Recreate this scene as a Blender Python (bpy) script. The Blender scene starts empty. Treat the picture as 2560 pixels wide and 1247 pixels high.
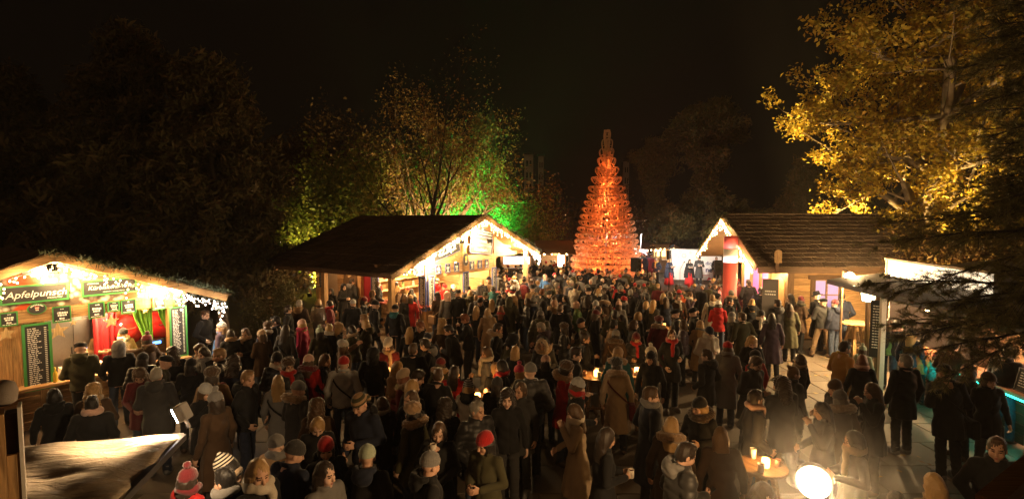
import bpy, bmesh, math, random
import numpy as np
from mathutils import Vector, Matrix
random.seed(7); np.random.seed(7)
R = math.radians
S = bpy.context.scene
COL = S.collection
# ---------------------------------------------------------------- camera, world, exposure
CAM_H = 4.15; F_PX = 1280.0; PITCH = math.atan(75/1280.0)
cd = bpy.data.cameras.new('camera'); cam = bpy.data.objects.new('camera', cd); COL.objects.link(cam)
cd.sensor_width = 36; cd.lens = 18.0; cd.clip_start = .05; cd.clip_end = 600
cam.location = (0, 0, CAM_H); cam.rotation_euler = (math.pi/2-PITCH, 0, 0)
S.camera = cam
S.view_settings.view_transform = 'Standard'; S.view_settings.look = 'None'
S.view_settings.gamma = 1; S.view_settings.use_curve_mapping = False
S.view_settings.exposure = 1.0
w = bpy.data.worlds.new('World'); S.world = w; w.use_nodes = True
bg = w.node_tree.nodes['Background']
bg.inputs[0].default_value = (1.0, .64, .36, 1); bg.inputs[1].default_value = .0012
sl_ = bpy.data.lights.new('night_fill', 'SUN'); sl_.energy = .085; sl_.angle = R(25); sl_.color = (1, .50, .20)     # added faint warm fill from behind the camera, no such source in view
sun = bpy.data.objects.new('night_fill', sl_); COL.objects.link(sun); sun.rotation_euler = (R(52), 0, R(-24))
S.cycles.use_denoising = True
try: S.cycles.denoiser = 'OPENIMAGEDENOISE'
except Exception: pass
S.cycles.max_bounces = 5; S.cycles.diffuse_bounces = 2; S.cycles.glossy_bounces = 2
S.cycles.transmission_bounces = 3; S.cycles.volume_bounces = 0; S.cycles.transparent_max_bounces = 6
S.cycles.sample_clamp_indirect = 3.0; S.cycles.caustics_reflective = False; S.cycles.caustics_refractive = False

def ray(px, py):
    x = (px-1280)/F_PX; y = -(py-623.5)/F_PX
    c, s = math.cos(PITCH), math.sin(PITCH)
    return Vector((x, c+y*s, -s+y*c))
def W(px, py, Y):                 # the world point seen at a pixel, at depth Y
    r = ray(px, py); t = Y/r.y
    return Vector((r.x*t, Y, CAM_H+r.z*t))
def G(px, py, z=0.0):             # the world point seen at a pixel, on the level z
    r = ray(px, py); t = (z-CAM_H)/r.z
    return Vector((r.x*t, r.y*t, z))

# ---------------------------------------------------------------- materials
MATS = {}
def _base(name):
    m = bpy.data.materials.new(name); m.use_nodes = True
    nt = m.node_tree; b = nt.nodes['Principled BSDF']
    return m, nt, b
def fabric(name, col, rough=.85, scale=260, var=.35, bump=.5, sheen=.06, low=3.0):
    if name in MATS: return MATS[name]
    m, nt, b = _base(name); N = nt.nodes.new; L = nt.links.new
    tc = N('ShaderNodeTexCoord')
    n1 = N('ShaderNodeTexNoise'); n1.inputs['Scale'].default_value = low; n1.inputs['Detail'].default_value = 5
    n2 = N('ShaderNodeTexNoise'); n2.inputs['Scale'].default_value = scale; n2.inputs['Detail'].default_value = 2
    L(tc.outputs['Object'], n1.inputs['Vector']); L(tc.outputs['Object'], n2.inputs['Vector'])
    mx = N('ShaderNodeMix'); mx.data_type = 'RGBA'
    a = [c*(1-var) for c in col]; c2 = [min(1, c*(1+var)) for c in col]
    mx.inputs[6].default_value = (*a, 1); mx.inputs[7].default_value = (*c2, 1)
    ad = N('ShaderNodeMath'); ad.operation = 'MULTIPLY_ADD'; ad.inputs[1].default_value = .5
    L(n1.outputs[0], ad.inputs[0])
    h = N('ShaderNodeMath'); h.operation = 'MULTIPLY'; h.inputs[1].default_value = .5; L(n2.outputs[0], h.inputs[0])
    L(h.outputs[0], ad.inputs[2]); L(ad.outputs[0], mx.inputs[0]); L(mx.outputs[2], b.inputs['Base Color'])
    b.inputs['Roughness'].default_value = rough; b.inputs['Specular IOR Level'].default_value = .25
    b.inputs['Sheen Weight'].default_value = sheen
    bp = N('ShaderNodeBump'); bp.inputs['Strength'].default_value = bump; bp.inputs['Distance'].default_value = .004
    L(ad.outputs[0], bp.inputs['Height']); L(bp.outputs[0], b.inputs['Normal'])
    MATS[name] = m; return m
def plain(name, col, rough=.5, metal=0, var=.15, scale=20, bump=.1, spec=.5):
    if name in MATS: return MATS[name]
    m = fabric(name, col, rough, scale, var, bump, 0, scale*.2)
    b = m.node_tree.nodes['Principled BSDF']; b.inputs['Metallic'].default_value = metal
    b.inputs['Specular IOR Level'].default_value = spec
    return m
def emit(name, col, strength, sample=True):
    if name in MATS: return MATS[name]
    m, nt, b = _base(name)
    b.inputs['Base Color'].default_value = (*[min(.8, c) for c in col], 1)
    b.inputs['Emission Color'].default_value = (*col, 1); b.inputs['Emission Strength'].default_value = strength
    if not sample:
        try: m.cycles.emission_sampling = 'NONE'
        except Exception: pass
    MATS[name] = m; return m
def wood(name, col, axis=0, rough=.6, stretch=14, var=.45, scale=3.0):
    if name in MATS: return MATS[name]
    m, nt, b = _base(name); N = nt.nodes.new; L = nt.links.new
    tc = N('ShaderNodeTexCoord'); mp = N('ShaderNodeMapping')
    sc = [stretch]*3; sc[axis] = 1.0
    mp.inputs['Scale'].default_value = sc
    oi = N('ShaderNodeObjectInfo')
    va = N('ShaderNodeVectorMath'); va.operation = 'ADD'
    cm = N('ShaderNodeCombineXYZ'); mu = N('ShaderNodeMath'); mu.operation = 'MULTIPLY'; mu.inputs[1].default_value = 37
    L(oi.outputs['Random'], mu.inputs[0])
    for i in range(3): L(mu.outputs[0], cm.inputs[i])
    L(tc.outputs['Object'], mp.inputs['Vector']); L(mp.outputs[0], va.inputs[0]); L(cm.outputs[0], va.inputs[1])
    n = N('ShaderNodeTexNoise'); n.inputs['Scale'].default_value = scale; n.inputs['Detail'].default_value = 6
    n.inputs['Distortion'].default_value = .8
    L(va.outputs[0], n.inputs['Vector'])
    cr = N('ShaderNodeValToRGB'); e = cr.color_ramp.elements
    e[0].position = .3; e[1].position = .72
    e[0].color = (*[c*(1-var)*.9 for c in col], 1); e[1].color = (*[min(1, c*(1+var*.5)) for c in col], 1)
    L(n.outputs[0], cr.inputs[0])
    hv = N('ShaderNodeHueSaturation'); L(cr.outputs[0], hv.inputs['Color'])
    mr = N('ShaderNodeMapRange'); mr.inputs[3].default_value = .72; mr.inputs[4].default_value = 1.2
    L(oi.outputs['Random'], mr.inputs[0]); L(mr.outputs[0], hv.inputs['Value'])
    L(hv.outputs[0], b.inputs['Base Color'])
    b.inputs['Roughness'].default_value = rough; b.inputs['Specular IOR Level'].default_value = .3
    bp = N('ShaderNodeBump'); bp.inputs['Strength'].default_value = .35; bp.inputs['Distance'].default_value = .01
    L(n.outputs[0], bp.inputs['Height']); L(bp.outputs[0], b.inputs['Normal'])
    MATS[name] = m; return m
def leafmat(name, cols, rough=.6, trans=.3):
    if name in MATS: return MATS[name]
    m, nt, b = _base(name); N = nt.nodes.new; L = nt.links.new
    g = N('ShaderNodeNewGeometry'); cr = N('ShaderNodeValToRGB'); el = cr.color_ramp.elements
    while len(el) < len(cols): el.new(.5)
    for i, c in enumerate(cols):
        el[i].position = i/(len(cols)-1); el[i].color = (*c, 1)
    L(g.outputs['Random Per Island'], cr.inputs[0]); L(cr.outputs[0], b.inputs['Base Color'])
    b.inputs['Roughness'].default_value = rough
    b.inputs['Specular IOR Level'].default_value = .3
    if trans:
        t = N('ShaderNodeBsdfTranslucent'); L(cr.outputs[0], t.inputs[0])
        ms = N('ShaderNodeMixShader'); ms.inputs[0].default_value = trans
        out = nt.nodes['Material Output']
        L(b.outputs[0], ms.inputs[1]); L(t.outputs[0], ms.inputs[2]); L(ms.outputs[0], out.inputs[0])
    MATS[name] = m; return m

# ---------------------------------------------------------------- objects
def tag(o, label=None, cat=None, group=None, kind=None):
    if label: o['label'] = label
    if cat: o['category'] = cat
    if group: o['group'] = group
    if kind: o['kind'] = kind
    return o
def empty(name, label=None, cat=None, loc=(0, 0, 0), rz=0, group=None):
    o = bpy.data.objects.new(name, None); COL.objects.link(o)
    o.empty_display_size = .1
    o.location = loc; o.rotation_euler = (0, 0, rz)
    return tag(o, label, cat, group)
def link(name, me, parent=None, loc=None, rot=None):
    o = bpy.data.objects.new(name, me); COL.objects.link(o)
    if parent: o.parent = parent
    if loc is not None: o.location = loc
    if rot is not None: o.rotation_euler = rot
    return o
def meshdata(name, v, f, mat=None, smooth=False):
    me = bpy.data.meshes.new(name); me.from_pydata([tuple(p) for p in v], [], f)
    if mat: me.materials.append(mat)
    if smooth: me.shade_smooth()
    return me
def npmesh(name, v, q, mat=None, smooth=True):     # numpy verts + quads
    me = bpy.data.meshes.new(name); k = q.shape[1]
    me.vertices.add(len(v)); me.vertices.foreach_set('co', np.asarray(v, np.float32).ravel())
    me.loops.add(q.size); me.loops.foreach_set('vertex_index', q.astype(np.int32).ravel())
    me.polygons.add(len(q)); me.polygons.foreach_set('loop_start', np.arange(0, q.size, k, dtype=np.int32))
    me.update(calc_edges=True)
    if smooth: me.shade_smooth()
    if mat: me.materials.append(mat)
    return me
class MB:
    def __init__(s): s.v = []; s.f = []; s.mi = []
    def add(s, v, f, mi=0):
        b = len(s.v); s.v += [tuple(p) for p in v]; s.f += [[i+b for i in q] for q in f]; s.mi += [mi]*len(f); return s
    def box(s, x0, x1, y0, y1, z0, z1, M=None, mi=0, jit=0):
        v = [Vector((x, y, z)) for z in (z0, z1) for y in (y0, y1) for x in (x0, x1)]
        if jit: v = [p+Vector([random.uniform(-jit, jit) for _ in range(3)]) for p in v]
        if M is not None: v = [M @ p for p in v]
        return s.add(v, [(0, 2, 3, 1), (4, 5, 7, 6), (0, 1, 5, 4), (2, 6, 7, 3), (0, 4, 6, 2), (1, 3, 7, 5)], mi)
    def beam(s, a, b, wd, ht, up=(0, 0, 1), mi=0):
        a = Vector(a); b = Vector(b); d = (b-a); n = d.normalized(); up = Vector(up)
        if abs(n.dot(up)) > .98: up = Vector((0, 1, 0))
        sx = n.cross(up).normalized()*(wd/2); sz = sx.cross(n).normalized()*(ht/2)
        v = [p+i*sx+j*sz for p in (a, b) for j in (-1, 1) for i in (-1, 1)]
        return s.add(v, [(0, 1, 3, 2), (4, 6, 7, 5), (0, 4, 5, 1), (2, 3, 7, 6), (0, 2, 6, 4), (1, 5, 7, 3)], mi)
    def tube(s, pts, rad, n=6, caps=True, mi=0):
        pts = [Vector(p) for p in pts]; m = len(pts)
        if not hasattr(rad, '__len__'): rad = [rad]*m
        v = []; f = []; ref = Vector((.31, .2, .93))
        for i, p in enumerate(pts):
            t = (pts[min(i+1, m-1)]-pts[max(i-1, 0)])
            t = t.normalized() if t.length > 1e-9 else Vector((0, 0, 1))
            if abs(t.dot(ref)) > .97: a = t.cross(Vector((1, 0, 0)))
            else: a = t.cross(ref)
            a.normalize(); b = t.cross(a)
            for k in range(n):
                th = 2*math.pi*k/n
                v.append(p+rad[i]*(math.cos(th)*a+math.sin(th)*b))
        for i in range(m-1):
            for k in range(n):
                k2 = (k+1) % n; f.append((i*n+k, i*n+k2, (i+1)*n+k2, (i+1)*n+k))
        if caps: f.append(tuple(range(n-1, -1, -1))); f.append(tuple(range((m-1)*n, m*n)))
        return s.add(v, f, mi)
    def lathe(s, prof, n=16, c=(0, 0, 0), M=None, mi=0):    # prof: (r, z)
        v = []; f = []; c = Vector(c); m = len(prof)
        for r, z in prof:
            for k in range(n):
                th = 2*math.pi*k/n; p = Vector((r*math.cos(th), r*math.sin(th), z))+c
                v.append(M @ p if M is not None else p)
        for i in range(m-1):
            for k in range(n):
                k2 = (k+1) % n; f.append((i*n+k, i*n+k2, (i+1)*n+k2, (i+1)*n+k))
        f.append(tuple(range(n-1, -1, -1))); f.append(tuple(range((m-1)*n, m*n)))
        return s.add(v, f, mi)
    def prism(s, poly, y0, y1, M=None, mi=0):     # poly in (x, z), pushed along y
        n = len(poly)
        v = [Vector((x, y, z)) for y in (y0, y1) for x, z in poly]
        if M is not None: v = [M @ p for p in v]
        f = [tuple(range(n)), tuple(range(2*n-1, n-1, -1))]
        for i in range(n):
            j = (i+1) % n; f.append((j, i, n+i, n+j))
        return s.add(v, f, mi)
    def data(s, name, *mats, smooth=False):
        me = meshdata(name, s.v, s.f, None, smooth)
        for m in mats: me.materials.append(m)
        if any(s.mi): me.polygons.foreach_set('material_index', s.mi)
        return me
    def build(s, name, mats, parent=None, loc=None, rot=None, smooth=False):
        if not isinstance(mats, (list, tuple)): mats = [mats]
        return link(name, s.data(name, *mats, smooth=smooth), parent, loc, rot)
def bevel(o, wd=.006, seg=2):
    m = o.modifiers.new('bevel', 'BEVEL'); m.width = wd; m.segments = seg; m.limit_method = 'ANGLE'; return o
def text(s, size, mat, parent, loc, rot=(R(90), 0, 0), shear=0, ext=.003, align='CENTER', name='lettering', sx=1.0, off=0):
    c = bpy.data.curves.new('lettering', 'FONT'); c.body = s; c.size = size; c.shear = shear; c.extrude = ext
    c.align_x = align; c.align_y = 'CENTER'; c.resolution_u = 3; c.offset = off
    c.materials.append(mat)
    t = bpy.data.objects.new('t', c); me = bpy.data.meshes.new_from_object(t); bpy.data.objects.remove(t)
    if not me.materials: me.materials.append(mat)
    o = link(name, me, parent, loc, rot); o.scale = (sx, 1, 1)
    return o
def lamp(kind, power, col, loc, parent=None, size=.05, tgt=None, spot=60, blend=.5, name='lamp_light'):
    l = bpy.data.lights.new(name, kind); l.energy = power; l.color = col
    if kind == 'AREA': l.size = size
    else: l.shadow_soft_size = size
    if kind == 'SPOT': l.spot_size = R(spot); l.spot_blend = blend
    o = bpy.data.objects.new(name, l); COL.objects.link(o); o.location = loc
    if parent: o.parent = parent
    if tgt is not None: o.rotation_euler = (Vector(tgt)-Vector(loc)).to_track_quat('-Z', 'Y').to_euler()
    return o
# ---------------------------------------------------------------- smooth bodies: distance fields -> one continuous mesh
def axis(lo, hi, step, bands):
    out = [lo]
    while out[-1] < hi:
        t = out[-1]; st = step
        for a, b, s in bands:
            if a <= t < b: st = min(st, s)
            elif t < a < t+st: st = min(st, max(a-t, s))
        out.append(t+st)
    return np.array(out)
class Field:
    def __init__(s, lo, hi, step, bx=(), by=(), bz=()):
        s.ax = [axis(lo[i], hi[i], step, b) for i, b in enumerate((bx, by, bz))]
        s.f = np.full([len(a) for a in s.ax], .5, np.float32)
    def sub(s, lo, hi):
        sl = []
        for i in range(3):
            a = max(0, np.searchsorted(s.ax[i], lo[i])-1); b = min(len(s.ax[i]), np.searchsorted(s.ax[i], hi[i])+1)
            if b-a < 1: return None
            sl.append(slice(a, b))
        g = np.meshgrid(*[s.ax[i][sl[i]] for i in range(3)], indexing='ij')
        return tuple(sl), g
    def comb(s, sl, d, k, op='u'):
        a = s.f[sl]; d = d.astype(np.float32)
        if op == 'u':
            if k <= 0: s.f[sl] = np.minimum(a, d); return
            h = np.clip(.5+.5*(a-d)/k, 0, 1); s.f[sl] = a*(1-h)+d*h-k*h*(1-h)
        elif op == 's':
            d = -d; h = np.clip(.5-.5*(a-d)/max(k, 1e-5), 0, 1); s.f[sl] = a*(1-h)+d*h+k*h*(1-h)
    def cone(s, a, b, r0, r1, k=.02, op='u'):
        a = np.array(a, float); b = np.array(b, float); m = max(r0, r1)+k+.06
        q = s.sub(np.minimum(a, b)-m, np.maximum(a, b)+m)
        if q is None: return
        sl, (x, y, z) = q; d = b-a; L2 = max(d@d, 1e-9)
        t = np.clip(((x-a[0])*d[0]+(y-a[1])*d[1]+(z-a[2])*d[2])/L2, 0, 1)
        dd = np.sqrt((x-a[0]-t*d[0])**2+(y-a[1]-t*d[1])**2+(z-a[2]-t*d[2])**2)-(r0+(r1-r0)*t)
        s.comb(sl, dd, k, op)
    def ell(s, c, r, M=None, k=.02, op='u'):         # ellipsoid, in frame M if given
        c = np.array(c, float); r = np.array(r, float); m = max(r)+k+.06
        wc = c if M is None else np.array(M @ Vector(c))
        q = s.sub(wc-m, wc+m)
        if q is None: return
        sl, (x, y, z) = q
        if M is not None:
            I = np.array(M.inverted())
            x, y, z = [I[i][0]*x+I[i][1]*y+I[i][2]*z+I[i][3] for i in range(3)]
        x = (x-c[0])/r[0]; y = (y-c[1])/r[1]; z = (z-c[2])/r[2]
        k0 = np.sqrt(x*x+y*y+z*z); k1 = np.sqrt((x/r[0])**2+(y/r[1])**2+(z/r[2])**2)+1e-9
        s.comb(sl, k0*(k0-1)/k1, k, op)
    def loft(s, sec, k=.02, op='u', fold=None):      # sec: (z, cx, cy, ax, ay)
        sec = np.array(sorted(sec), float); m = .1
        q = s.sub((min(sec[:, 1]-sec[:, 3])-m, min(sec[:, 2]-sec[:, 4])-m, sec[0, 0]-m),
                  (max(sec[:, 1]+sec[:, 3])+m, max(sec[:, 2]+sec[:, 4])+m, sec[-1, 0]+m))
        if q is None: return
        sl, (x, y, z) = q; zz = z
        cx, cy, ax, ay = [np.interp(zz, sec[:, 0], sec[:, i]) for i in (1, 2, 3, 4)]
        u = (x-cx)/ax; v = (y-cy)/ay; rho = np.sqrt(u*u+v*v)
        d = (rho-1)*np.minimum(ax, ay)
        if fold is not None: d = d+fold(np.arctan2(v, u), z)
        d = np.maximum(d, np.maximum(sec[0, 0]-z, z-sec[-1, 0]))
        s.comb(sl, d, k, op)
    def noise(s, amp, freq, seed=0, n=5, zs=1.0):
        r = np.random.RandomState(seed); x, y, z = [s.ax[i].reshape([-1 if j == i else 1 for j in range(3)]) for i in range(3)]
        t = 0
        for _ in range(n):
            k = r.normal(size=3)*freq; k[2] *= zs
            t = t+np.sin(k[0]*x+k[1]*y+k[2]*z+r.rand()*6)
        s.f += (amp/n**.5*t).astype(np.float32)
    def cut(s, axis_i, lo=None, hi=None):
        c = s.ax[axis_i].reshape([-1 if j == axis_i else 1 for j in range(3)])
        if lo is not None: s.f = np.maximum(s.f, lo-c)
        if hi is not None: s.f = np.maximum(s.f, c-hi)
    def mesh(s, name, mat=None):
        f = s.f.copy()
        for i in range(3):
            sl = [slice(None)]*3
            sl[i] = 0; f[tuple(sl)] = .5; sl[i] = -1; f[tuple(sl)] = .5
        ins = f < 0; nx, ny, nz = f.shape
        cnt = np.zeros((nx-1, ny-1, nz-1), np.int8)
        for i in (0, 1):
            for j in (0, 1):
                for k in (0, 1): cnt += ins[i:nx-1+i, j:ny-1+j, k:nz-1+k]
        act = (cnt > 0) & (cnt < 8)
        idx = np.full(act.shape, -1, np.int64); cells = np.argwhere(act); idx[act] = np.arange(len(cells))
        P = np.zeros((len(cells), 3)); C = np.zeros(len(cells))
        cor = [(i, j, k) for i in (0, 1) for j in (0, 1) for k in (0, 1)]
        val = {c: f[cells[:, 0]+c[0], cells[:, 1]+c[1], cells[:, 2]+c[2]] for c in cor}
        def pos(c): return np.stack([s.ax[i][cells[:, i]+c[i]] for i in range(3)], 1)
        for a in range(3):
            for c in cor:
                if c[a]: continue
                c2 = list(c); c2[a] = 1; c2 = tuple(c2)
                v0, v1 = val[c], val[c2]; m = (v0 < 0) != (v1 < 0)
                t = np.where(m, v0/np.where(v0 == v1, 1, v0-v1), 0)[:, None]
                p = pos(c)*(1-t)+pos(c2)*t
                P[m] += p[m]; C[m] += 1
        P /= np.maximum(C, 1)[:, None]
        Q = []
        for a in range(3):
            b, c = [(1, 2), (2, 0), (0, 1)][a]
            sl0 = [slice(None)]*3; sl1 = [slice(None)]*3
            sl0[a] = slice(0, -1); sl1[a] = slice(1, None)
            for q in (b, c): sl0[q] = slice(1, -1); sl1[q] = slice(1, -1)
            A = ins[tuple(sl0)]; B = ins[tuple(sl1)]
            e = np.argwhere(A != B); flip = A[tuple(e.T)]
            base = e.copy(); base[:, b] += 1; base[:, c] += 1
            def cell(db, dc):
                q = base.copy(); q[:, b] += db; q[:, c] += dc
                return idx[q[:, 0], q[:, 1], q[:, 2]]
            q = np.stack([cell(-1, -1), cell(0, -1), cell(0, 0), cell(-1, 0)], 1)
            q[~flip] = q[~flip][:, ::-1]
            Q.append(q)
        Q = np.concatenate(Q)
        return npmesh(name, P, Q, mat)
# ---------------------------------------------------------------- people: bodies, clothes, hair
def mir(p): return (-p[0], p[1], p[2])
ARM = dict(
 down=((.265, -.03, 1.15), (.265, .06, .91)), hold=((.25, -.01, 1.16), (.075, .25, 1.17)), low=((.26, -.02, 1.14), (.10, .27, 1.05)),
 pocket=((.285, -.07, 1.15), (.205, .13, .99)), eat=((.25, .12, 1.19), (.055, .20, 1.41)), point=((.29, .20, 1.38), (.25, .43, 1.50)),
 cross=((.25, .06, 1.15), (-.06, .20, 1.15)), table=((.25, .10, 1.15), (.20, .35, 1.10)), sing=((.25, .02, 1.16), (.12, .30, 1.20)))
LEG = dict(stand=((.10, .02, .49), (.105, -.01, .085), (.10, .02, .49), (.105, -.01, .085)),
 ease=((.11, .06, .49), (.14, .02, .085), (.10, .0, .49), (.10, -.02, .085)),
 walk=((.10, .16, .50), (.10, .19, .085), (.10, -.02, .48), (.10, -.24, .11)),
 wide=((.17, .03, .49), (.25, .0, .085), (.17, .02, .49), (.25, -.02, .085)))
# name: sex, right arm, left arm, legs, lean, head yaw, head pitch
POSE = dict(
 ms=('m', 'down', 'down', 'stand', .0, 14, -4), mr=('m', 'pocket', 'pocket', 'ease', .0, -24, -6), mh=('m', 'hold', 'pocket', 'ease', .05, 8, -14),
 mb=('m', 'hold', 'low', 'stand', .10, 0, -20), me=('m', 'eat', 'low', 'ease', .10, 6, -22), mw=('m', 'cross', 'cross', 'wide', .04, 28, -8),
 mt=('m', 'table', 'hold', 'ease', .20, 30, -18), mk=('m', 'down', 'hold', 'walk', .07, -8, -4), mg=('m', 'sing', 'sing', 'stand', .0, 0, -12),
 fs=('f', 'down', 'down', 'stand', .0, -12, -4), fh=('f', 'hold', 'hold', 'ease', .04, 16, -10), fp=('f', 'pocket', 'hold', 'ease', .02, -30, -6),
 fe=('f', 'eat', 'low', 'stand', .06, 10, -14), fl=('f', 'low', 'low', 'ease', .14, 6, -30), fo=('f', 'point', 'pocket', 'ease', .04, -14, 2),
 fg=('f', 'sing', 'sing', 'stand', .0, 0, -12), fc=('f', 'cross', 'cross', 'ease', .0, 4, -4))
ARCH = {}
def fr(v): return np.array(v, float)
def pose_joints(p):
    sex, ra, la, lg, lean, hy, hp = POSE[p]; wd = 1.0 if sex == 'm' else .88
    sh = lambda q: (q[0], q[1]+lean*max(0, q[2]-.95), q[2])
    J = dict(sex=sex, lean=lean, wd=wd)
    for s, a in ((1, ra), (-1, la)):
        e, wr = ARM[a]
        J['s%d' % s] = sh((s*.178*wd, -.005, 1.415)); J['e%d' % s] = sh((s*e[0]*(.93 if sex == 'f' else 1), e[1], e[2]))
        J['w%d' % s] = sh((s*wr[0], wr[1], wr[2]))
    k1, a1, k2, a2 = LEG[lg]
    J['k1'], J['a1'], J['k-1'], J['a-1'] = k1, a1, mir(k2), mir(a2)
    J['h1'] = (.085, 0, .91); J['h-1'] = (-.085, 0, .91)
    piv = Vector(sh((0, -.012, 1.525)))
    J['head'] = Matrix.Translation(piv) @ Matrix.Rotation(R(hy), 4, 'Z') @ Matrix.Rotation(R(hp-lean*25), 4, 'X')
    J['neck'] = Matrix.Translation(Vector(sh((0, -.012, 1.47)))) @ Matrix.Rotation(-lean*.8, 4, 'X')
    J['sh'] = sh; return J
def hand(F, el, wr, curl):
    el, wr = Vector(el), Vector(wr); d = (wr-el).normalized()
    o = Vector((1 if wr.x >= 0 else -1, 0, 0))               # back of the hand faces outwards
    n = (o-d*o.dot(d)).normalized(); s = d.cross(n)            # s runs across the knuckles
    tw = Vector((0, .35, 1)); sg = 1 if s.dot(tw) > 0 else -1     # thumb up / forward
    M = Matrix(((s.x, d.x, n.x, wr.x), (s.y, d.y, n.y, wr.y), (s.z, d.z, n.z, wr.z), (0, 0, 0, 1)))
    F.ell((0, .045, 0), (.040, .055, .017), M, k=.012)
    for i, ln in enumerate((.9, 1.0, .95, .76)):
        x = (.03-.0205*i)*sg
        a = M @ Vector((x, .085, 0)); c1 = curl*.7; c2 = curl*1.7
        b = a+M.to_3x3() @ Vector((0, math.cos(c1), -math.sin(c1)))*.043*ln
        c = b+M.to_3x3() @ Vector((0, math.cos(c2), -math.sin(c2)))*.040*ln
        F.cone(a, b, .0095, .0088, .003); F.cone(b, c, .0088, .0075, .003)
    a = M @ Vector((.028*sg, .025, -.004)); b = M @ Vector((.056*sg, .062, -.016)); c = M @ Vector((.055*sg, .094, -.030))
    F.cone(a, b, .0125, .0105, .006); F.cone(b, c, .0105, .0085, .004)
    return M
SKIN = [fabric('skin_fair', (.56, .34, .24), .5, 300, .08, .1, 0), fabric('skin_tan', (.46, .27, .18), .5, 300, .08, .1, 0), fabric('skin_pale', (.62, .41, .31), .5, 300, .08, .1, 0)]
M_EYE = plain('eye_dark', (.035, .02, .012), .25); M_LIP = plain('lip', (.36, .13, .10), .5); M_BROW = fabric('brow_hair', (.05, .03, .02))
def body_mesh(p):
    J = pose_joints(p); H = J['head']; f = J['sex'] == 'f'
    hc = H @ Vector((0, 0, .1)); bx = [(hc.x-.1, hc.x+.1, .0075)]; by = [(hc.y-.12, hc.y+.13, .0075)]; bz = [(hc.z-.17, hc.z+.13, .0068)]
    hm = []
    for s in (1, -1):
        el, wr = Vector(J['e%d' % s]), Vector(J['w%d' % s]); c = wr+(wr-el).normalized()*.08
        for b, i in ((bx, 0), (by, 1), (bz, 2)): b.append((c[i]-.085, c[i]+.085, .0095))
    F = Field((-.48, -.36, -.01), (.48, .72, 1.80), .026, bx, by, bz); sh = J['sh']
    wd = J['wd']
    for s in (1, -1):
        F.cone(J['h%d' % s], J['k%d' % s], .075, .052, .03); F.cone(J['k%d' % s], J['a%d' % s], .052, .038, .02)
        a = fr(J['a%d' % s]); F.ell((a[0], a[1]+.05, .045), (.036, .10, .034), k=.02)
        F.cone(J['s%d' % s], J['e%d' % s], .05*wd, .04*wd, .03); F.cone(J['e%d' % s], J['w%d' % s], .04*wd, .027, .015)
        hand(F, J['e%d' % s], J['w%d' % s], .75)
    F.loft([(z, 0, J['lean']*max(0, z-.95), ax*wd, ay*wd) for z, ax, ay in ((.84, .13, .1), (.95, .15, .11), (1.08, .13, .09), (1.28, .155, .105), (1.40, .14, .09), (1.46, .07, .06))], .03)
    F.cone(H @ Vector((0, -.005, -.11)), H @ Vector((0, .008, .05)), .058*(.9 if f else 1), .053*(.88 if f else 1), .02)
    F.ell((0, .004, .115), (.075, .096, .098), H, .02)
    F.ell((0, .042, .038), (.054 if not f else .050, .058, .072), H, .03)
    F.ell((0, .080, -.018), (.024 if not f else .019, .018, .018), H, .018)
    for s in (1, -1):
        F.ell((s*.040, .068, .045), (.025, .030, .030), H, .02)
        F.ell((s*.077, .0, .070), (.010, .022, .032), H, .008)
    F.cone(H @ Vector((-.034, .087, .100)), H @ Vector((.034, .087, .100)), .013, .013, .014)
    for s in (1, -1): F.ell((s*.031, .106, .082), (.018, .014, .011), H, .008, 's')
    for s in (1, -1): F.ell((s*.031, .083, .082), (.0135, .0135, .0125), H, .003)
    F.cone(H @ Vector((0, .096, .088)), H @ Vector((0, .120, .046)), .008, .0135, .012)
    F.ell((0, .112, .040), (.017, .010, .009), H, .008)
    F.ell((0, .0985, .016), (.021, .008, .006), H, .004); F.ell((0, .097, .004), (.018, .008, .0065), H, .004)
    me = F.mesh('body', SKIN[0]); me.materials.append(M_EYE); me.materials.append(M_LIP); me.materials.append(M_BROW)
    n = len(me.polygons); c = np.zeros(n*3, np.float32); me.polygons.foreach_get('center', c); c = c.reshape(-1, 3)
    I = np.array(H.inverted()); q = c @ I[:3, :3].T+I[:3, 3]; mi = np.zeros(n, np.int32); ax = np.abs(q[:, 0])
    mi[(np.abs(ax-.031) < .014) & (np.abs(q[:, 2]-.082) < .0065) & (q[:, 1] > .075)] = 1
    mi[(ax < .021) & (np.abs(q[:, 2]-.010) < .011) & (q[:, 1] > .0985)] = 2
    mi[(ax > .012) & (ax < .052) & (np.abs(q[:, 2]-.1045) < .0055) & (q[:, 1] > .07)] = 3
    me.polygons.foreach_set('material_index', mi)
    return me, J
PROF = dict(m=((1.0, .183, .138), (1.1, .180, .132), (1.25, .195, .142), (1.36, .186, .128), (1.43, .13, .095), (1.475, .078, .078)),
            f=((1.0, .178, .138), (1.08, .152, .118), (1.25, .170, .140), (1.36, .160, .115), (1.43, .115, .086), (1.475, .070, .072)))
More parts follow.
